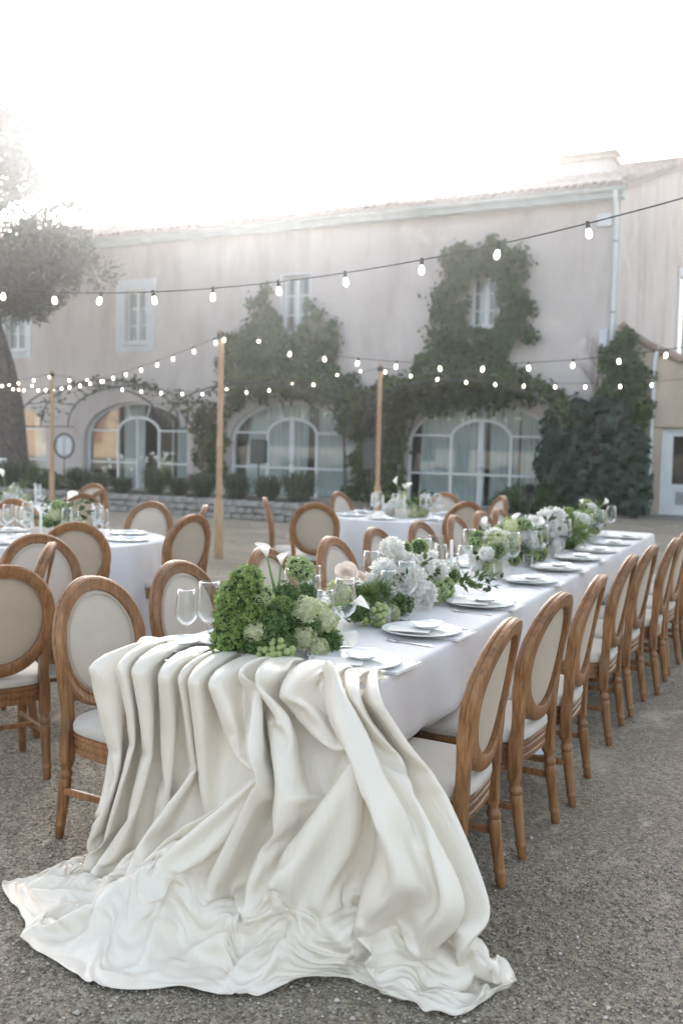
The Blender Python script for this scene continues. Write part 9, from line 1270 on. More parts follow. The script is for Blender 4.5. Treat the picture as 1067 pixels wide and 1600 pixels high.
dr_ = upsample(upsample(dr_, 3, 2), 2, 1); NV, NU = dr_.shape[1:]
du_, dv_ = np.gradient(dr_, axis=2), np.gradient(dr_, axis=1)
nn = np.cross(np.moveaxis(du_, 0, -1), np.moveaxis(dv_, 0, -1)); nn = unit(nn)
U, V_ = np.meshgrid(np.linspace(0, 1, NU), np.linspace(0, 1, NV)); hgt = dr_[2]
qq = np.random.default_rng(5); disp = np.zeros((NV, NU))
for k in range(18):                                   # pinched creases running down the fall
    u0, sl, ph_ = qq.uniform(.02, .98), qq.normal(0, .05), qq.uniform(0, 6); v0, v1 = qq.uniform(.08, .35), qq.uniform(.45, .95)
    w = qq.uniform(.004, .010); am = qq.uniform(.003, .009) * qq.choice((-1, 1), p=(.35, .65))
    cu = u0 + sl * (V_ - .1) + .008 * np.sin(V_ * 9 + ph_); env = np.clip((V_ - v0) / .12, 0, 1) * np.clip((v1 - V_) / .2, 0, 1)
    disp += am * env * np.exp(-np.sqrt((U - cu) ** 2 + 4e-6) / w)
for k in range(16):                                   # short crumples where the cloth pools on the ground
    u0, v0, an = qq.uniform(.02, .98), qq.uniform(.66, .98), qq.uniform(-.9, .9); L_ = qq.uniform(.02, .06); w = qq.uniform(.004, .009)
    x_, y_ = (U - u0) * 3.1, (V_ - v0) * 1.48; al = x_ * math.cos(an) + y_ * math.sin(an); ac = -x_ * math.sin(an) + y_ * math.cos(an) + .3 * al ** 2
    disp += qq.uniform(.005, .013) * np.exp(-(al / (L_ * 3.2)) ** 2) * np.exp(-np.sqrt(ac ** 2 + 1e-5) / (w * 2.6)) * np.clip((.22 - hgt) / .08, 0, 1)
disp *= np.clip((V_ - .09) / .05, 0, 1)
dr_ = dr_ + np.moveaxis(nn, -1, 0) * disp
flo = np.clip((dr_[2] < .03) * 1., 0, 1)
dr_[2] = np.maximum(dr_[2], .004)
dv = dr_.reshape(3, -1).T
sat = obj('satin_drape', (dv, [(j * NU + i, j * NU + i + 1, (j + 1) * NU + i + 1, (j + 1) * NU + i) for j in range(NV - 1) for i in range(NU - 1)]), MAT['satin'], angle=0)
uvl = sat.data.uv_layers.new(name='UVMap'); li = np.zeros(len(sat.data.loops), dtype=np.int32); sat.data.loops.foreach_get('vertex_index', li)
uvl.data.foreach_set('uv', np.column_stack([U.ravel()[li] * 3.1, V_.ravel()[li] * 1.48]).astype(np.float32).ravel())
md = sat.modifiers.new('thick', 'SOLIDIFY'); md.thickness = .0012; md.offset = 0
tag(sat, 'ivory satin sheet gathered over the table end and pooling on the gravel', 'satin drape')
# ================================================================== TABLEWARE (one mesh of each kind, shared)
ZC = ZT + .0015
wine_me = mesh('bowl', lathe([(.0335, 0), (.034, .0015), (.02, .004), (.006, .007), (.0037, .012), (.0034, .085), (.006, .096), (.020, .103), (.0365, .122), (.0415, .139), (.0405, .155), (.034, .205), (.031, .227), (.0302, .2275), (.0332, .205), (.0392, .156), (.040, .139), (.035, .1235), (.019, .105), (.001, .1005)], 32, True, False), MAT['glass'], angle=0)
wineB_me = mesh('bowl', lathe([(.037, 0), (.0375, .0015), (.02, .004), (.006, .007), (.0038, .012), (.0036, .100), (.0065, .111), (.022, .119), (.0405, .139), (.047, .161), (.0455, .185), (.039, .235), (.0355, .262), (.0347, .2625), (.038, .235), (.044, .186), (.0455, .161), (.039, .1405), (.021, .121), (.001, .1155)], 32, True, False), MAT['glass'], angle=0)
tumbler_me = mesh('tumbler', lathe([(.026, 0), (.0285, .003), (.032, .03), (.0345, .085), (.0338, .0853), (.031, .03), (.027, .009), (.001, .0085)], 28, True, False), MAT['glass'], angle=30)
vase_me = mesh('glass_cylinder', lathe([(.044, 0), (.046, .003), (.046, .24), (.0445, .2405), (.0435, .008), (.001, .007)], 30, True, False), MAT['glass'], angle=30)
charger_me = mesh('charger_plate', lathe([(.085, 0), (.10, .002), (.158, .010), (.163, .0125), (.162, .014), (.155, .0125), (.115, .0065), (.105, .0045), (.001, .0045)], 56, True, False), MAT['china'], angle=50)
dish_me = mesh('side_dish', [(lambda p: (p[0] * np.array((1.25, .92, 1)), p[1]))(lathe([(.035, 0), (.05, .002), (.066, .013), (.069, .0155), (.067, .0165), (.06, .0125), (.045, .005), (.001, .0045)], 44, True, False))], MAT['china_dish'], angle=50)
def napkin():
    V, n, m = [], 14, 14
    rings = []
    for j, z in enumerate((0., .003, .006, .009)):
        k = .0 if j % 2 == 0 else .003
        rings.append([(sx * (.10 - k) , sy * (.135 - k), z) for sx, sy in ((-1, -1), (-.33, -1.0), (.33, -.995), (1, -1), (1, -.33), (.995, .33), (1, 1), (.33, 1), (-.33, .995), (-1, 1), (-1, .33), (-.995, -.33))])
    return loft(rings)
napkin_me = mesh('napkin', napkin(), MAT['napkin'], angle=30)
emb_me = mesh('monogram', lathe([(.0075, 0), (.0075, .0006), (.006, .0008)], 10), MAT['ink'])
card_me = mesh('menu_card', box((-.055, -.085, 0), (.055, .085, .0012)), MAT['paper'], False)
def cutlery(kind):
    p = []
    h = lambda y, w, z, t=.0012: [(-w, y, z), (w, y, z), (w, y, z + t), (-w, y, z + t)]
    if kind == 'fork':
        p.append(loft([h(-.105, .006, .001), h(-.06, .0045, .002), h(.02, .003, .004), h(.035, .0055, .003), h(.05, .011, .002)]))
        for q in (-1.5, -.5, .5, 1.5): p.append(loft([[(x + q * .006, y, z) for x, y, z in h(.05, .0019, .002)], [(x + q * .006, y, z) for x, y, z in h(.09, .0014, .006)]]))
    elif kind == 'knife':
        p.append(loft([h(-.11, .006, .001, .003), h(-.02, .005, .002, .003), h(-.015, .0075, .001), h(.07, .009, .001), h(.105, .003, .001)]))
    else:
        p.append(loft([h(-.1, .006, .001), h(-.05, .004, .002), h(.03, .003, .005), h(.042, .006, .004)]))
        p.append((lambda q: (q[0] * np.array((.85, 1.35, 1)) + np.array((0, .066, .0)), q[1]))(lathe([(.004, .001), (.013, .002), (.02, .006), (.0195, .0068), (.012, .0035), (.001, .0028)], 18, True, False)))
    return mesh(kind, p, MAT['silver'])
fork_me, knife_me, spoon_me = cutlery('fork'), cutlery('knife'), cutlery('spoon')
def single(name, me, loc, rz, label, cat, group):
    o = link(name, me, None, loc, rz); tag(o, label, cat, group); return o
def rot2(dx, dy, a): return dx * math.cos(a) - dy * math.sin(a), dx * math.sin(a) + dy * math.cos(a)
def setting(cx, cy, a, where, z=ZC, full=True, glasses=True):
    """place setting; local +y points from the diner to the middle of the table"""
    def at(dx, dy): q = rot2(dx, dy, a); return cx + q[0], cy + q[1]
    j = lambda s=.008: rnd.uniform(-s, s)
    ra = lambda s=.07: a + rnd.uniform(-s, s)
    if full:
        n = thing('napkin', 'folded white napkin under the plate ' + where, 'napkin', (*at(.05 + j(), -.055), z), ra(), 'napkins on the tables')
        link('cloth', napkin_me, n); link('monogram', emb_me, n, (.08, -.12, .009))
    single('charger_plate', charger_me, (*at(0, 0), z + (.0094 if full else 0)), ra(), 'wide pale plate ' + where, 'plate', 'plates on the tables')
    zz = z + (.0094 if full else 0) + .0146
    if full:
        c = single('menu_card', card_me, (*at(-.06 + j(), .03), zz + .0005), a + .35 + j(.1), 'cream menu card lying on the plate ' + where, 'menu card', 'menu cards on the plates')
    single('side_dish', dish_me, (*at(.035 + j(), -.02), zz + .002), a + j(.3), 'small white oval dish on the plate ' + where, 'dish', 'dishes on the plates')
    if full:
        single('fork', fork_me, (*at(-.185 + j(), -.02), z), ra(), 'outer steel fork left of the plate ' + where, 'fork', 'forks on the tables')
        single('fork', fork_me, (*at(-.212 + j(), -.03), z), ra(), 'outermost steel fork left of the plate ' + where, 'fork', 'forks on the tables')
        single('knife', knife_me, (*at(.19 + j(), -.02), z), ra(), 'steel knife right of the plate ' + where, 'knife', 'knives on the tables')
        single('spoon', spoon_me, (*at(.215 + j(), -.01), z), ra(), 'steel spoon right of the plate ' + where, 'spoon', 'spoons on the tables')
    if glasses:
        single('wine_glass', wine_me, (*at(.155 + j(.012), .215 + j(.012)), z), 0, 'smaller wine glass behind the plate ' + where, 'wine glass', 'wine glasses on the tables')
        single('wine_glass', wineB_me, (*at(.245 + j(.012), .165 + j(.012)), z), 0, 'larger wine glass behind the plate ' + where, 'wine glass', 'wine glasses on the tables')
        single('tumbler', tumbler_me, (*at(.06 + j(.01), .20 + j(.01)), z), 0, 'clear water tumbler behind the plate ' + where, 'tumbler', 'tumblers on the tables')
pl_y = [2.95, 3.60, 4.40, 5.33, 6.0, 6.65, 7.3, 7.95, 8.6]
for k, y in enumerate(pl_y):
    setting(skew(-1.455, y), y, R(90), 'at the right side seat ' + ('nearest the satin' if k == 0 else ORD[k] + ' from the satin'), full=k < 6)
pl_yl = [2.86, 3.58, 4.35, 5.1, 5.85, 6.6, 7.35, 8.0, 8.6]
for k, y in enumerate(pl_yl):
    setting(skew(-2.075, y), y, R(-90), 'at the left side seat ' + ('nearest the satin' if k == 0 else ORD[k] + ' from the satin'), full=k < 4, glasses=k > 0)
# the two glasses standing clear at the near left seat
single('wine_glass', wine_me, (-2.085, 2.815, ZC), 0, 'smaller wine glass standing clear at the left just behind the satin ruffles', 'wine glass', 'wine glasses on the tables')
single('wine_glass', wineB_me, (-1.995, 2.83, ZC), 0, 'larger wine glass standing clear at the left just behind the satin ruffles', 'wine glass', 'wine glasses on the tables')
single('tumbler', tumbler_me, (-2.03, 2.93, ZC), 0, 'clear tumbler beside the first plate on the left behind the satin ruffles', 'tumbler', 'tumblers on the tables')

# candles
def candle(x, y, h, label, z=ZC, group='taper candles on the tables'):
    t = thing('taper_candle', label, 'candle', (x, y, z), 0, group)
    obj('holder', lathe([(.027, 0), (.028, .004), (.014, .010), (.011, .022), (.019, .030), (.014, .038), (.017, .048), (.0135, .05), (.0125, .036), (.001, .035)], 20, True, False), MAT['glass'], t, angle=0)
    obj('wax', lathe([(.0112, .037), (.0112, .06), (.0098, h), (.006, h + .006), (.0012, h + .008)], 16), MAT['wax'], t)
    obj('wick', tube([(0, 0, h + .006), (.001, 0, h + .018)], .0012, 5), MAT['wick'], t)
for (x, y, h, lab) in ((-1.80, 4.95, .25, 'white taper candle in a glass holder right of the second flower mound'), (-1.98, 5.02, .22, 'white taper candle behind the second flower mound beside a cylinder'), (-1.88, 6.95, .25, 'white taper candle among the far flowers of the long table'), (-1.99, 3.62, .2, 'white taper candle inside the nearest glass cylinder'), (-2.02, 5.3, .19, 'white taper candle inside the glass cylinder by the third flowers')):
    candle(skew(x, y), y, h, lab)
for (x, y, lab) in ((-1.99, 3.62, 'glass cylinder vase behind the blush rose'), (-2.01, 4.55, 'glass cylinder vase behind the white carnations'), (-2.02, 5.3, 'glass cylinder vase between the second and third flowers'), (-1.96, 6.3, 'glass cylinder vase among the far flowers'), (-1.90, 7.9, 'glass cylinder vase near the far table end')):
    single('glass_cylinder', vase_me, (skew(x, y), y, ZC), 0, lab, 'glass vase', 'glass cylinders on the long table')

# ================================================================== FLOWERS
def fib(n):
    i = np.arange(n) + .5; ph = np.arccos(1 - 2 * i / n); th = math.pi * (1 + 5 ** .5) * i
    return np.stack([np.cos(th) * np.sin(ph), np.sin(th) * np.sin(ph), np.cos(ph)], 1)
def core(r): return lathe([(r * .02, -r), (r * .6, -r * .8), (r * .95, -r * .3), (r, 0), (r * .9, r * .45), (r * .55, r * .83), (r * .02, r)], 14)
def florets(n, r, ps, cup=.35, lump=.10):
    D = fib(n) + rng.normal(0, .06, (n, 3)); D = unit(D); rr = r * (1 + rng.normal(0, lump * .6, n) + lump * np.sin(D[:, 0] * 7 + 1) * np.cos(D[:, 1] * 6))
    P = D * rr[:, None]; N = unit(D + rng.normal(0, .35, (n, 3)))
    T = unit(np.cross(N, rng.normal(0, 1, (n, 3)))); B = np.cross(N, T); out = []
    s = (ps * rng.uniform(.75, 1.2, n))[:, None]
    for k in range(4):
        a = k * math.pi / 2; e = T * math.cos(a) + B * math.sin(a); f = -T * math.sin(a) + B * math.cos(a)
        lift = N * s * cup * rng.uniform(.3, 1.3, (n, 1))
        out.append(np.stack([P, P + e * s * .62 + f * s * .42 + lift * .55, P + e * s * 1.0 + lift, P + e * s * .62 - f * s * .42 + lift * .55], 1))
    return np.concatenate(out)
def ruffle(n, r, ps, curl=.5):
    """many crinkled petals standing out from the middle"""
    D = unit(fib(n) + rng.normal(0, .12, (n, 3))); N = unit(np.cross(D, rng.normal(0, 1, (n, 3)))); B = np.cross(D, N)
    s = (ps * rng.uniform(.7, 1.25, n))[:, None]; base = D * r * rng.uniform(.35, .75, (n, 1)); tip = D * r * rng.uniform(.85, 1.08, (n, 1))
    c = N * s * rng.uniform(-curl, curl, (n, 1)); out = []
    out.append(np.stack([base, base + B * s * .5, tip + B * s * .85 + c, tip + c * -.6], 1))
    out.append(np.stack([base, tip + c * -.6, tip - B * s * .85 + c, base - B * s * .5], 1))
    return np.concatenate(out)
HY = {}
def bloom_mesh(kind, var):
    k = (kind, var)
    if k in HY: return HY[k]
    if kind == 'hyd_green': q = quadmesh('bloom', florets(210, 1., .20), 4, MAT['petal_green'])
    elif kind == 'hyd_dark': q = quadmesh('bloom', np.concatenate([florets(200, 1., .20, .6, .16), ruffle(140, 1.02, .16)]), 4, MAT['petal_dark'])
    elif kind == 'hyd_cream': q = quadmesh('bloom', florets(150, 1., .24, .3), 4, MAT['petal_cream'])
    elif kind == 'hyd_pale': q = quadmesh('bloom', florets(190, 1., .21), 4, MAT['petal_pale'])
    elif kind == 'carnation': q = quadmesh('bloom', np.concatenate([florets(85, .98, .40, .5, .16), florets(45, .8, .42, .6, .1), ruffle(60, 1.02, .2, .5)]), 4, MAT['petal_white'])
    elif kind == 'carnation_green': q = quadmesh('bloom', ruffle(240, 1., .2, .7), 4, MAT['petal_pale'])
    elif kind == 'fluff': q = quadmesh('bloom', ruffle(260, 1., .10, 1.2), 4, MAT['petal_cream'])
    HY[k] = q; return q
core_me = mesh('heart', core(.9), MAT['core']); core_w = mesh('heart', core(.70), MAT['petal_white'])
NAMES = {'hyd_green': 'green_hydrangea', 'hyd_dark': 'ruffled_green_bloom', 'hyd_cream': 'cream_hydrangea', 'hyd_pale': 'pale_lime_bloom', 'carnation': 'white_carnation', 'carnation_green': 'lime_carnation', 'fluff': 'feathery_cream_bloom'}
def bloom(arr, kind, x, y, z, r, stem=True):
    o0 = np.array(arr.location)
    b = link(NAMES[kind], bloom_mesh(kind, rnd.randrange(2)), arr, tuple(np.array((x, y, z)) - o0)); b.rotation_euler = (rnd.uniform(-.6, .6), rnd.uniform(-.6, .6), rnd.uniform(0, 6)); b.scale = (r, r * rnd.uniform(.92, 1.08), r * rnd.uniform(.85, 1.0))
    link('heart', core_w if kind in ('carnation', 'fluff', 'hyd_cream') else core_me, b)
    return b
def rose_mesh():
    V, F, cnt = [], [], 0
    prs = []
    for k in range(20):
        t = k / 19; a0 = k * 2.4; rad = .10 + .90 * t; wid = 1.9 - .5 * t; h = .72 - .22 * t; n = 7; rows = 4; g = []
        for j in range(rows + 1):
            s = j / rows
            for i in range(n + 1):
                u = i / n - .5; a = a0 + u * wid
                rr = rad * (.35 + .65 * s ** .7) * (1 + .10 * t * s * math.cos(u * 3)) + (.16 * t * max(0, s - .75) / .25); z = -.18 * t + h * s * (1 - .25 * (2 * u) ** 2) - (.14 * t * max(0, s - .8) / .2) 
                g.append((rr * math.cos(a), rr * math.sin(a), z))
        prs.append((A(g), [(j * (n + 1) + i, j * (n + 1) + i + 1, (j + 1) * (n + 1) + i + 1, (j + 1) * (n + 1) + i) for j in range(rows) for i in range(n)]))
    return mesh('rose', prs, MAT['petal_rose'], True, 0)
rose_me = rose_mesh()
def calla_mesh():
    rows, n, V = 10, 18, []
    for j in range(rows + 1):
        s = j / rows
        for i in range(n + 1):
            a = (i / n - .5) * 5.6; f = .5 + .5 * math.cos(a)      # f = 1 on the tall side
            r = .10 + .55 * s ** 1.6 * (1 + .5 * f); z = 1.35 * s + .75 * f * s ** 2
            V.append((r * math.cos(a) + .35 * s ** 3 * f, r * math.sin(a), z - .12 * s ** 6 * (1 - f)))
    F = [(j * (n + 1) + i, j * (n + 1) + i + 1, (j + 1) * (n + 1) + i + 1, (j + 1) * (n + 1) + i) for j in range(rows) for i in range(n)]
    return mesh('spathe', (A(V), F), MAT['petal_white'], True, 0)
calla_me = calla_mesh(); spadix_me = mesh('spadix', lathe([(.06, .2), (.08, .5), (.07, 1.0), (.02, 1.15)], 10), MAT['spadix'])
def calla(arr, p0, p1, size):
    o0 = np.array(arr.location); p0, p1 = np.array(p0) - o0, np.array(p1) - o0; d = Vector(p1 - p0).normalized()
    c = link('calla_lily', None, arr, tuple(p1)); q = d.to_track_quat('Z', 'Y'); c.rotation_mode = 'QUATERNION'; c.rotation_quaternion = q
    s_ = link('spathe', calla_me, c); s_.scale = (size,) * 3; s_.rotation_euler = (0, 0, rnd.uniform(0, 6)); x_ = link('spadix', spadix_me, c); x_.scale = (size,) * 3
    L = float(np.linalg.norm(p1 - p0)); obj('stem', tube([(0, 0, -L), (.01, .006, -L * .5), (0, 0, .02)], [.0055, .0055, size * .11], 8), MAT['flowerstem'], c)
def frond(arr, x, y, z, r, name='feathery_frond', mat='frond', n=420):
    d = unit(rng.normal(0, 1, (n, 3)) + np.array((0, 0, .5))); L = rng.uniform(.7, 1.1, n)[:, None] * r; s = unit(np.cross(d, rng.normal(0, 1, (n, 3)))) * .0014
    b = d * r * .25; t = d * L + rng.normal(0, .12 * r, (n, 3))
    o = link(name, quadmesh(name, np.stack([b - s, b + s, t + s * .5, t - s * .5], 1), 4, MAT[mat]), arr, tuple(np.array((x, y, z)) - np.array(arr.location))); tag(o, kind='stuff'); return o
leaf_v = []
def sprig(arr, p0, p1, n=12, size=.05, mat='leaf'):
    o0 = np.array(arr.location); p0, p1 = np.array(p0) - o0, np.array(p1) - o0
    c = link('leaf_sprig', None, arr); t = np.linspace(.2, 1, n)[:, None]; P = p0 + (p1 - p0) * t + np.array((0, 0, 1)) * .02 * np.sin(t * 3)
    obj('stem', tube([p0, (p0 + p1) / 2 + np.array((0, 0, .02)), p1], [.0025, .002, .001], 5), MAT['flowerstem'], c)
    ax = unit((p1 - p0)[None])[0]; sd_ = unit(np.cross(ax, rng.normal(0, 1, (n, 3)))); tip = unit(sd_ + ax * .8); N = unit(np.cross(tip, ax)); w = size * .22
    B = np.cross(tip, N) * w
    v = np.stack([P, P + tip * size * .5 + B + N * w * .3, P + tip * size, P + tip * size * .5 - B + N * w * .3], 1)
    link('leaves', quadmesh('leaves', v, 4, MAT[mat]), c)
grape_me = mesh('grape', lathe([(.02, -1.1), (.55, -.9), (.92, -.4), (1., .05), (.85, .6), (.45, .98), (.02, 1.08)], 12), MAT['grape'], True, 0)
def grapes(arr, c, ext, n, r):
    o0 = np.array(arr.location); g = link('grape_bunch', None, arr, tuple(np.array(c) - o0)); pts = []
    tries = 0
    while len(pts) < n and tries < 6000:
        tries += 1; p = rng.uniform(-1, 1, 3)
        if p @ p > 1: continue
        p = p * np.array(ext)
        if p[2] + c[2] < ZC + r * .9: p[2] = ZC + r * .95 - c[2]
        if all(np.linalg.norm(p - q) > r * 1.55 for q in pts): pts.append(p)
    for p in pts:
        o = link('grape', grape_me, g, tuple(p)); s = r * rnd.uniform(.85, 1.1); o.scale = (s, s, s); o.rotation_euler = (rnd.uniform(-1, 1), rnd.uniform(-1, 1), 0)
    obj('stalk', tube([(0, 0, ext[2] * .5), (.01, 0, ext[2] * 1.1)], .0025, 5), MAT['flowerstem'], g)

# nearest mound: green hydrangeas, ruffled greens, grapes, callas
a1 = thing('flower_centrepiece', 'green hydrangea and grape centrepiece directly behind the satin ruffles', 'flower arrangement', (-1.76, 2.92, ZC), 0, 'flower centrepieces on the long table')
for kind, x, y, z, r in (('hyd_green', -1.80, 2.77, 1.075, .056), ('hyd_green', -1.84, 2.77, 1.015, .066), ('hyd_green', -1.86, 2.785, .935, .062), ('hyd_green', -1.80, 2.79, .96, .055), ('hyd_green', -1.865, 2.765, .865, .062), ('hyd_dark', -1.74, 2.84, .93, .058), ('hyd_dark', -1.75, 2.95, .995, .05), ('hyd_dark', -1.68, 2.98, .905, .05), ('hyd_dark', -1.62, 3.05, .835, .044), ('hyd_dark', -1.76, 3.12, .99, .036), ('hyd_dark', -1.77, 2.79, .85, .048), ('hyd_cream', -1.67, 2.97, .955, .055), ('hyd_cream', -1.65, 3.05, .905, .05), ('hyd_cream', -1.76, 2.77, .90, .036), ('hyd_cream', -1.66, 2.94, .865, .038), ('hyd_cream', -1.62, 2.97, .825, .036), ('hyd_pale', -1.81, 3.16, 1.075, .050), ('hyd_pale', -1.76, 2.81, 1.02, .04), ('hyd_dark', -1.83, 3.0, .93, .06), ('hyd_green', -1.90, 2.95, .88, .06), ('hyd_dark', -1.80, 3.1, .86, .06), ('hyd_pale', -1.70, 3.14, .85, .045), ('hyd_dark', -1.68, 2.84, .855, .036), ('hyd_green', -1.72, 2.88, .985, .032)):
    bloom(a1, kind, x, y, z, r)
obj('tall_stem', tube([np.array((-1.81, 3.16, 1.05)) - np.array(a1.location), np.array((-1.80, 3.14, .9)) - np.array(a1.location)], .004, 6), MAT['flowerstem'], a1)
calla(a1, (-1.78, 2.95, .93), (-1.815, 2.93, 1.135), .030); calla(a1, (-1.77, 2.96, .93), (-1.79, 2.985, 1.105), .026)
calla(a1, (-1.70, 3.10, .93), (-1.60, 3.17, .96), .034); calla(a1, (-1.70, 3.02, .90), (-1.595, 3.06, .868), .038)
grapes(a1, (-1.675, 2.785, .828), (.075, .05, .05), 48, .0125)
lm = link('lime_half', None, a1, (-1.765 + 1.76 - .0, 2.765 - 2.92, .022)); lm.rotation_euler = (R(70), 0, R(15))
obj('rind', lathe([(.001, -.022), (.012, -.019), (.020, -.010), (.0235, 0), (.0215, .0006)], 20), MAT['lime_rind'], lm); obj('flesh', lathe([(.0212, .0002), (.0208, .0016), (.002, .0018)], 20), MAT['lime_flesh'], lm)
# second mound: rose, fronds, grapes, white carnations
a2 = thing('flower_centrepiece', 'centrepiece with blush rose, feathery fronds, grapes and white carnations', 'flower arrangement', (-1.79, 3.95, ZC), 0, 'flower centrepieces on the long table')
rs = link('rose', rose_me, a2, (.03, -.50, 1.028 - ZC)); rs.scale = (.047,) * 3; rs.rotation_euler = (R(46), R(26), .4)
rs2 = link('rose', rose_me, a2, (.02, -.36, 1.0 - ZC)); rs2.scale = (.036,) * 3; rs2.rotation_euler = (R(30), R(30), 2)
obj('rose_stem', tube([(.03, -.50, 1.01 - ZC), (.0, -.47, .1)], .0035, 6), MAT['flowerstem'], a2)
for kind, x, y, z, r in (('hyd_dark', -1.74, 3.95, .835, .05), ('fluff', -1.72, 3.80, .82, .042), ('carnation', -1.80, 3.98, 1.085, .04), ('carnation', -1.78, 4.06, 1.01, .048), ('carnation', -1.78, 3.86, .985, .042), ('carnation', -1.74, 4.22, .985, .042), ('carnation', -1.72, 4.35, .95, .04), ('carnation_green', -1.80, 4.12, 1.07, .034), ('carnation_green', -1.79, 4.28, 1.065, .038), ('carnation_green', -1.72, 4.54, .90, .042), ('hyd_pale', -1.73, 4.45, .845, .055), ('carnation', -1.74, 4.06, .915, .055), ('carnation', -1.70, 4.15, .86, .045), ('carnation', -1.74, 4.02, .96, .045), ('carnation', -1.82, 4.2, .92, .055), ('hyd_pale', -1.82, 4.35, .90, .06), ('carnation', -1.85, 3.9, .9, .055), ('hyd_dark', -1.84, 3.7, .88, .06), ('fluff', -1.84, 3.56, .92, .05), ('hyd_cream', -1.86, 3.48, .85, .05), ('hyd_pale', -1.70, 4.30, .85, .05), ('fluff', -1.80, 3.45, .96, .045), ('carnation', -1.9, 4.45, .87, .05), ('carnation', -1.80, 4.42, .99, .035), ('hyd_dark', -1.78, 3.6, .86, .05)):
    bloom(a2, kind, x, y, z, r * (1.18 if kind.startswith('carn') else 1.05))
frond(a2, -1.74, 3.74, .905, .082); frond(a2, -1.78, 3.82, .88, .07); frond(a2, -1.76, 3.66, .91, .06)
grapes(a2, (-1.715, 3.63, .835), (.07, .07, .055), 42, .0135)
for q in range(7):
    y = rnd.uniform(3.7, 4.6); sprig(a2, (-1.78, y, .9), (-1.78 + rnd.uniform(-.10, .16), y + rnd.uniform(-.10, .16), rnd.uniform(.88, 1.05)), 14, .04)
for q in range(3): sprig(a2, (-1.74, 4.55, .86), (-1.60 + .03 * q, 4.72 + .03 * q, .80 + .035 * q), 14, .055)
# third and fourth mounds farther down the table
def far_mound(label, y0, y1, n, zt, mixk):
    a = thing('flower_centrepiece', label, 'flower arrangement', (skew(-1.80, (y0 + y1) / 2), (y0 + y1) / 2, ZC), 0, 'flower centrepieces on the long table')
    for q in range(n):
        y = rnd.uniform(y0, y1); e = 1 - abs((y - (y0 + y1) / 2) / (y1 - y0) * 2) ** 2 * .5
        z = ZC + .035 + rnd.random() ** .8 * (zt - ZC) * e; x = skew(-1.78, y) + rnd.uniform(-.11, .13) * (1 - .4 * (z - ZC) / (zt - ZC))
        bloom(a, rnd.choice(mixk), x, y, z, rnd.uniform(.038, .062))
    for q in range(8):
        y = rnd.uniform(y0, y1); x = skew(-1.78, y); sprig(a, (x, y, ZC + .12), (x + rnd.uniform(-.15, .2), y + rnd.uniform(-.15, .15), ZC + rnd.uniform(.05, .30)), 12, .07)
    return a
a3 = far_mound('low white and lime centrepiece with callas beyond the taper candles', 5.35, 6.6, 62, 1.03, ['carnation', 'hyd_pale', 'carnation_green', 'hyd_cream', 'carnation', 'hyd_pale'])
calla(a3, (-1.88, 5.7, .95), (-1.92, 5.66, 1.06), .03); calla(a3, (-1.86, 6.0, .95), (-1.84, 5.95, 1.08), .03); calla(a3, (-1.86, 6.2, .95), (-1.78, 6.26, 1.04), .03)
a4 = far_mound('white and dark green centrepiece with trailing fronds, second from the far end', 6.75, 7.7, 46, 1.05, ['carnation', 'hyd_pale', 'carnation', 'hyd_dark'])
frond(a4, -1.80, 7.2, .93, .16); frond(a4, -1.76, 7.35, .88, .15)
a5 = far_mound('leafy lime and white centrepiece at the far end of the long table', 7.95, 8.9, 44, 1.06, ['hyd_pale', 'carnation', 'carnation_green', 'hyd_green'])
calla(a5, (-1.96, 8.4, .98), (-1.98, 8.36, 1.08), .03); calla(a5, (-1.94, 8.6, .98), (-1.86, 8.62, 1.07), .03)

# ------------------------------------------------------------------ settings and flowers of the round tables
ZR = .7615
def round_arrangement(c, label, kinds, tall):
    a = thing('flower_centrepiece', label, 'flower arrangement', (*c, ZR), 0, 'flower centrepieces on the round tables')
    for q in range(17):
        an = rnd.uniform(0, 6.28); r = rnd.random() ** .5 * .22; z = ZR + .05 + (.22 - r) * rnd.uniform(.3, 1.0)
        bloom(a, rnd.choice(kinds), c[0] + r * math.cos(an), c[1] + r * math.sin(an), z, rnd.uniform(.05, .075))
    for q in range(8):
        an = rnd.uniform(0, 6.28); sprig(a, (c[0], c[1], ZR + .12), (c[0] + .26 * math.cos(an), c[1] + .26 * math.sin(an), ZR + rnd.uniform(.08, .3)), 12, .07)
    for q in range(tall):
        an = rnd.uniform(0, 6.28); calla(a, (c[0], c[1], ZR + .15), (c[0] + .1 * math.cos(an), c[1] + .1 * math.sin(an), ZR + rnd.uniform(.28, .36)), .045)
    o = link('clay_pot', mesh('clay_pot', lathe([(.07, 0), (.08, .005), (.095, .09), (.09, .095), (.07, .08)], 20), MAT['petal_rose']), a, (.06, -.2, .0)); return a
round_arrangement(T1, 'pale green and blush bouquet on the near left round table', ['hyd_cream', 'hyd_pale', 'carnation', 'hyd_cream', 'carnation_green'], 1)
round_arrangement(T2, 'white and green bouquet on the middle round table', ['carnation', 'hyd_pale', 'hyd_green', 'carnation', 'hyd_cream'], 3)
round_arrangement(T3, 'white bouquet on the far left round table', ['carnation', 'hyd_pale', 'hyd_cream'], 1)
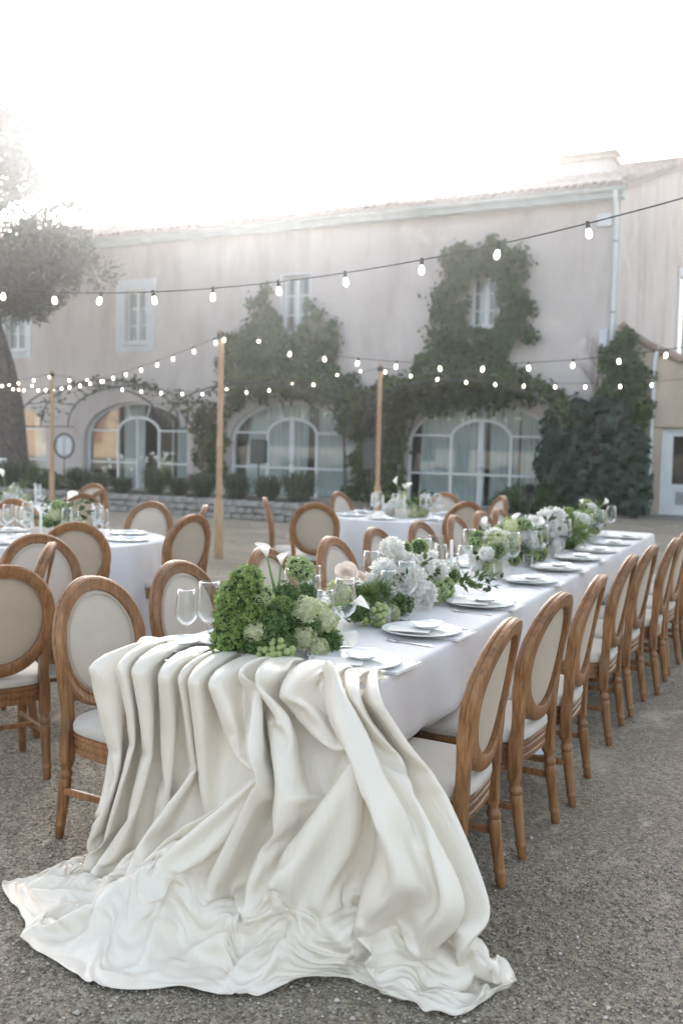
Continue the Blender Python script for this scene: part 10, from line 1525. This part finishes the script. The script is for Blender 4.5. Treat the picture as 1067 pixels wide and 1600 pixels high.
for c, nm in ((T1, 'near left'), (T2, 'middle'), (T3, 'far left')):
    for q in range(7):
        an = 2 * math.pi * q / 7 + .25; rr = .63; x, y = c[0] + rr * math.cos(an), c[1] + rr * math.sin(an)
        w_ = 'on the %s round table, %s counterclockwise from its right side' % (nm, ORD[q])
        single('charger_plate', charger_me, (x, y, ZR), an, 'pale plate ' + w_, 'plate', 'plates on the tables')
        single('side_dish', dish_me, (x, y, ZR + .016), an, 'small dish on the plate ' + w_.replace('counterclockwise ', ''), 'dish', 'dishes on the plates')
        for dx, dr, me, nn, cc in ((.13, -.24, wine_me, 'smaller wine glass', 'wine_glass'), (.05, -.27, wineB_me, 'larger wine glass', 'wine_glass'), (.2, -.17, tumbler_me, 'tumbler', 'tumbler')):
            r2 = rr + dr; a2_ = an + dx / rr
            single(cc, me, (c[0] + r2 * math.cos(a2_), c[1] + r2 * math.sin(a2_), ZR), 0, nn + ' ' + w_.replace('counterclockwise ', ''), cc.replace('_', ' '), ('wine glasses' if cc == 'wine_glass' else 'tumblers') + ' on the tables')
    for q in range(3):
        an = 2.1 * q + .9; candle(c[0] + .3 * math.cos(an), c[1] + .3 * math.sin(an), .24, 'white taper candle %s the bouquet of the %s round table' % (('behind', 'left of', 'right of')[q], nm), ZR)

# ================================================================== SMALL THINGS BY THE HOUSE
spk = thing('loudspeaker', 'black loudspeaker raised on a stand before the middle arch', 'loudspeaker', (-12.05, 19.0, 1.08), R(20))
obj('cabinet', box((-.18, -.15, 0), (.18, .15, .55), .03), MAT['black'], spk); obj('grille', box((-.16, -.158, .03), (.16, -.151, .52), .002), MAT['metal_dark'], spk); obj('badge', box((-.02, -.162, .04), (.02, -.159, .06)), MAT['silver'], spk)
sd2 = thing('speaker_stand', 'thin black tripod stand under the loudspeaker', 'stand', (-12.05, 19.0, 0))
obj('pole', tube([(0, 0, .3), (0, 0, 1.08)], .018, 8), MAT['black'], sd2)
for q in range(3): obj('leg', tube([(0, 0, .55), (.42 * math.cos(q * 2.1), .42 * math.sin(q * 2.1), .01)], .011, 6), MAT['black'], sd2)
spk2 = thing('loudspeaker', 'black column loudspeaker half hidden behind the middle bamboo pole', 'loudspeaker', (-10.15, 21.0, 0), R(20))
obj('cabinet', box((-.17, -.15, .95), (.17, .15, 1.7), .03), MAT['black'], spk2); obj('stand', lathe([(.25, 0), (.25, .02), (.02, .04), (.02, .95)], 14), MAT['black'], spk2); obj('grille', box((-.15, -.158, .98), (.15, -.151, 1.67), .002), MAT['metal_dark'], spk2)
uw = thing('uplight', 'small black stage light on a stand before the right arch', 'stage light', (-5.3, 18.0, 0), R(25))
obj('pole', tube([(0, 0, .0), (0, 0, .66)], .02, 8), MAT['black'], uw); obj('base', lathe([(.2, 0), (.2, .015), (.03, .03)], 16), MAT['black'], uw)
obj('lamp_head', mv(lathe([(.06, 0), (.1, .02), (.11, .12), (.10, .2), (.08, .2), (.085, .12), (.02, .06)], 18), (-.02, -.09, .74), Matrix.Rotation(R(75), 3, 'X')), MAT['black'], uw); obj('yoke', tube([(-.14, 0, .74), (-.14, 0, .66), (.14, 0, .66), (.14, 0, .74)], .012, 6), MAT['metal_dark'], uw)
fan = thing('standing_ring', 'round dark ring holding two pale bars on a thin stand left of the left arch', 'standing ring', (-19.0, 20.0, 0), R(28))
a_ = np.linspace(0, 2 * math.pi, 33); rp = [(.26 * math.cos(t), 0, 1.36 + .33 * math.sin(t)) for t in a_]
obj('ring', tube(rp, .028, 8, False), MAT['metal_dark'], fan); obj('pole', tube([(0, 0, 0), (0, 0, 1.03)], .014, 8), MAT['metal_dark'], fan); obj('base', lathe([(.2, 0), (.2, .015), (.03, .03)], 18), MAT['metal_dark'], fan)
for s in (-1, 1): obj('bar', box((s * .11 - .07, -.012, 1.14), (s * .11 + .07, .012, 1.58), .006), MAT['trim'], fan)

# ------------------------------------------------------------------ added haze volume, imitates the lens glare round the sun
hz = link('haze', bpy.data.meshes.new('haze'))
hv, hf = box((-95, -40, -1.2), (25, 60, 16)); hz.data.from_pydata(hv.tolist(), [], hf); hz.data.update()
hm = bpy.data.materials.new('added glare haze'); hm.use_nodes = True; hm.node_tree.nodes.clear()
ho = hm.node_tree.nodes.new('ShaderNodeOutputMaterial'); pv = hm.node_tree.nodes.new('ShaderNodeVolumePrincipled')
pv.inputs['Color'].default_value = (.93, .95, 1, 1); pv.inputs['Density'].default_value = .0020; pv.inputs['Anisotropy'].default_value = .83
hm.node_tree.links.new(pv.outputs[0], ho.inputs['Volume']); hz.data.materials.append(hm)
tag(hz, 'pale added glare haze imitating lens flare over the courtyard', 'haze', kind='stuff')
SC.cycles.volume_bounces = 0
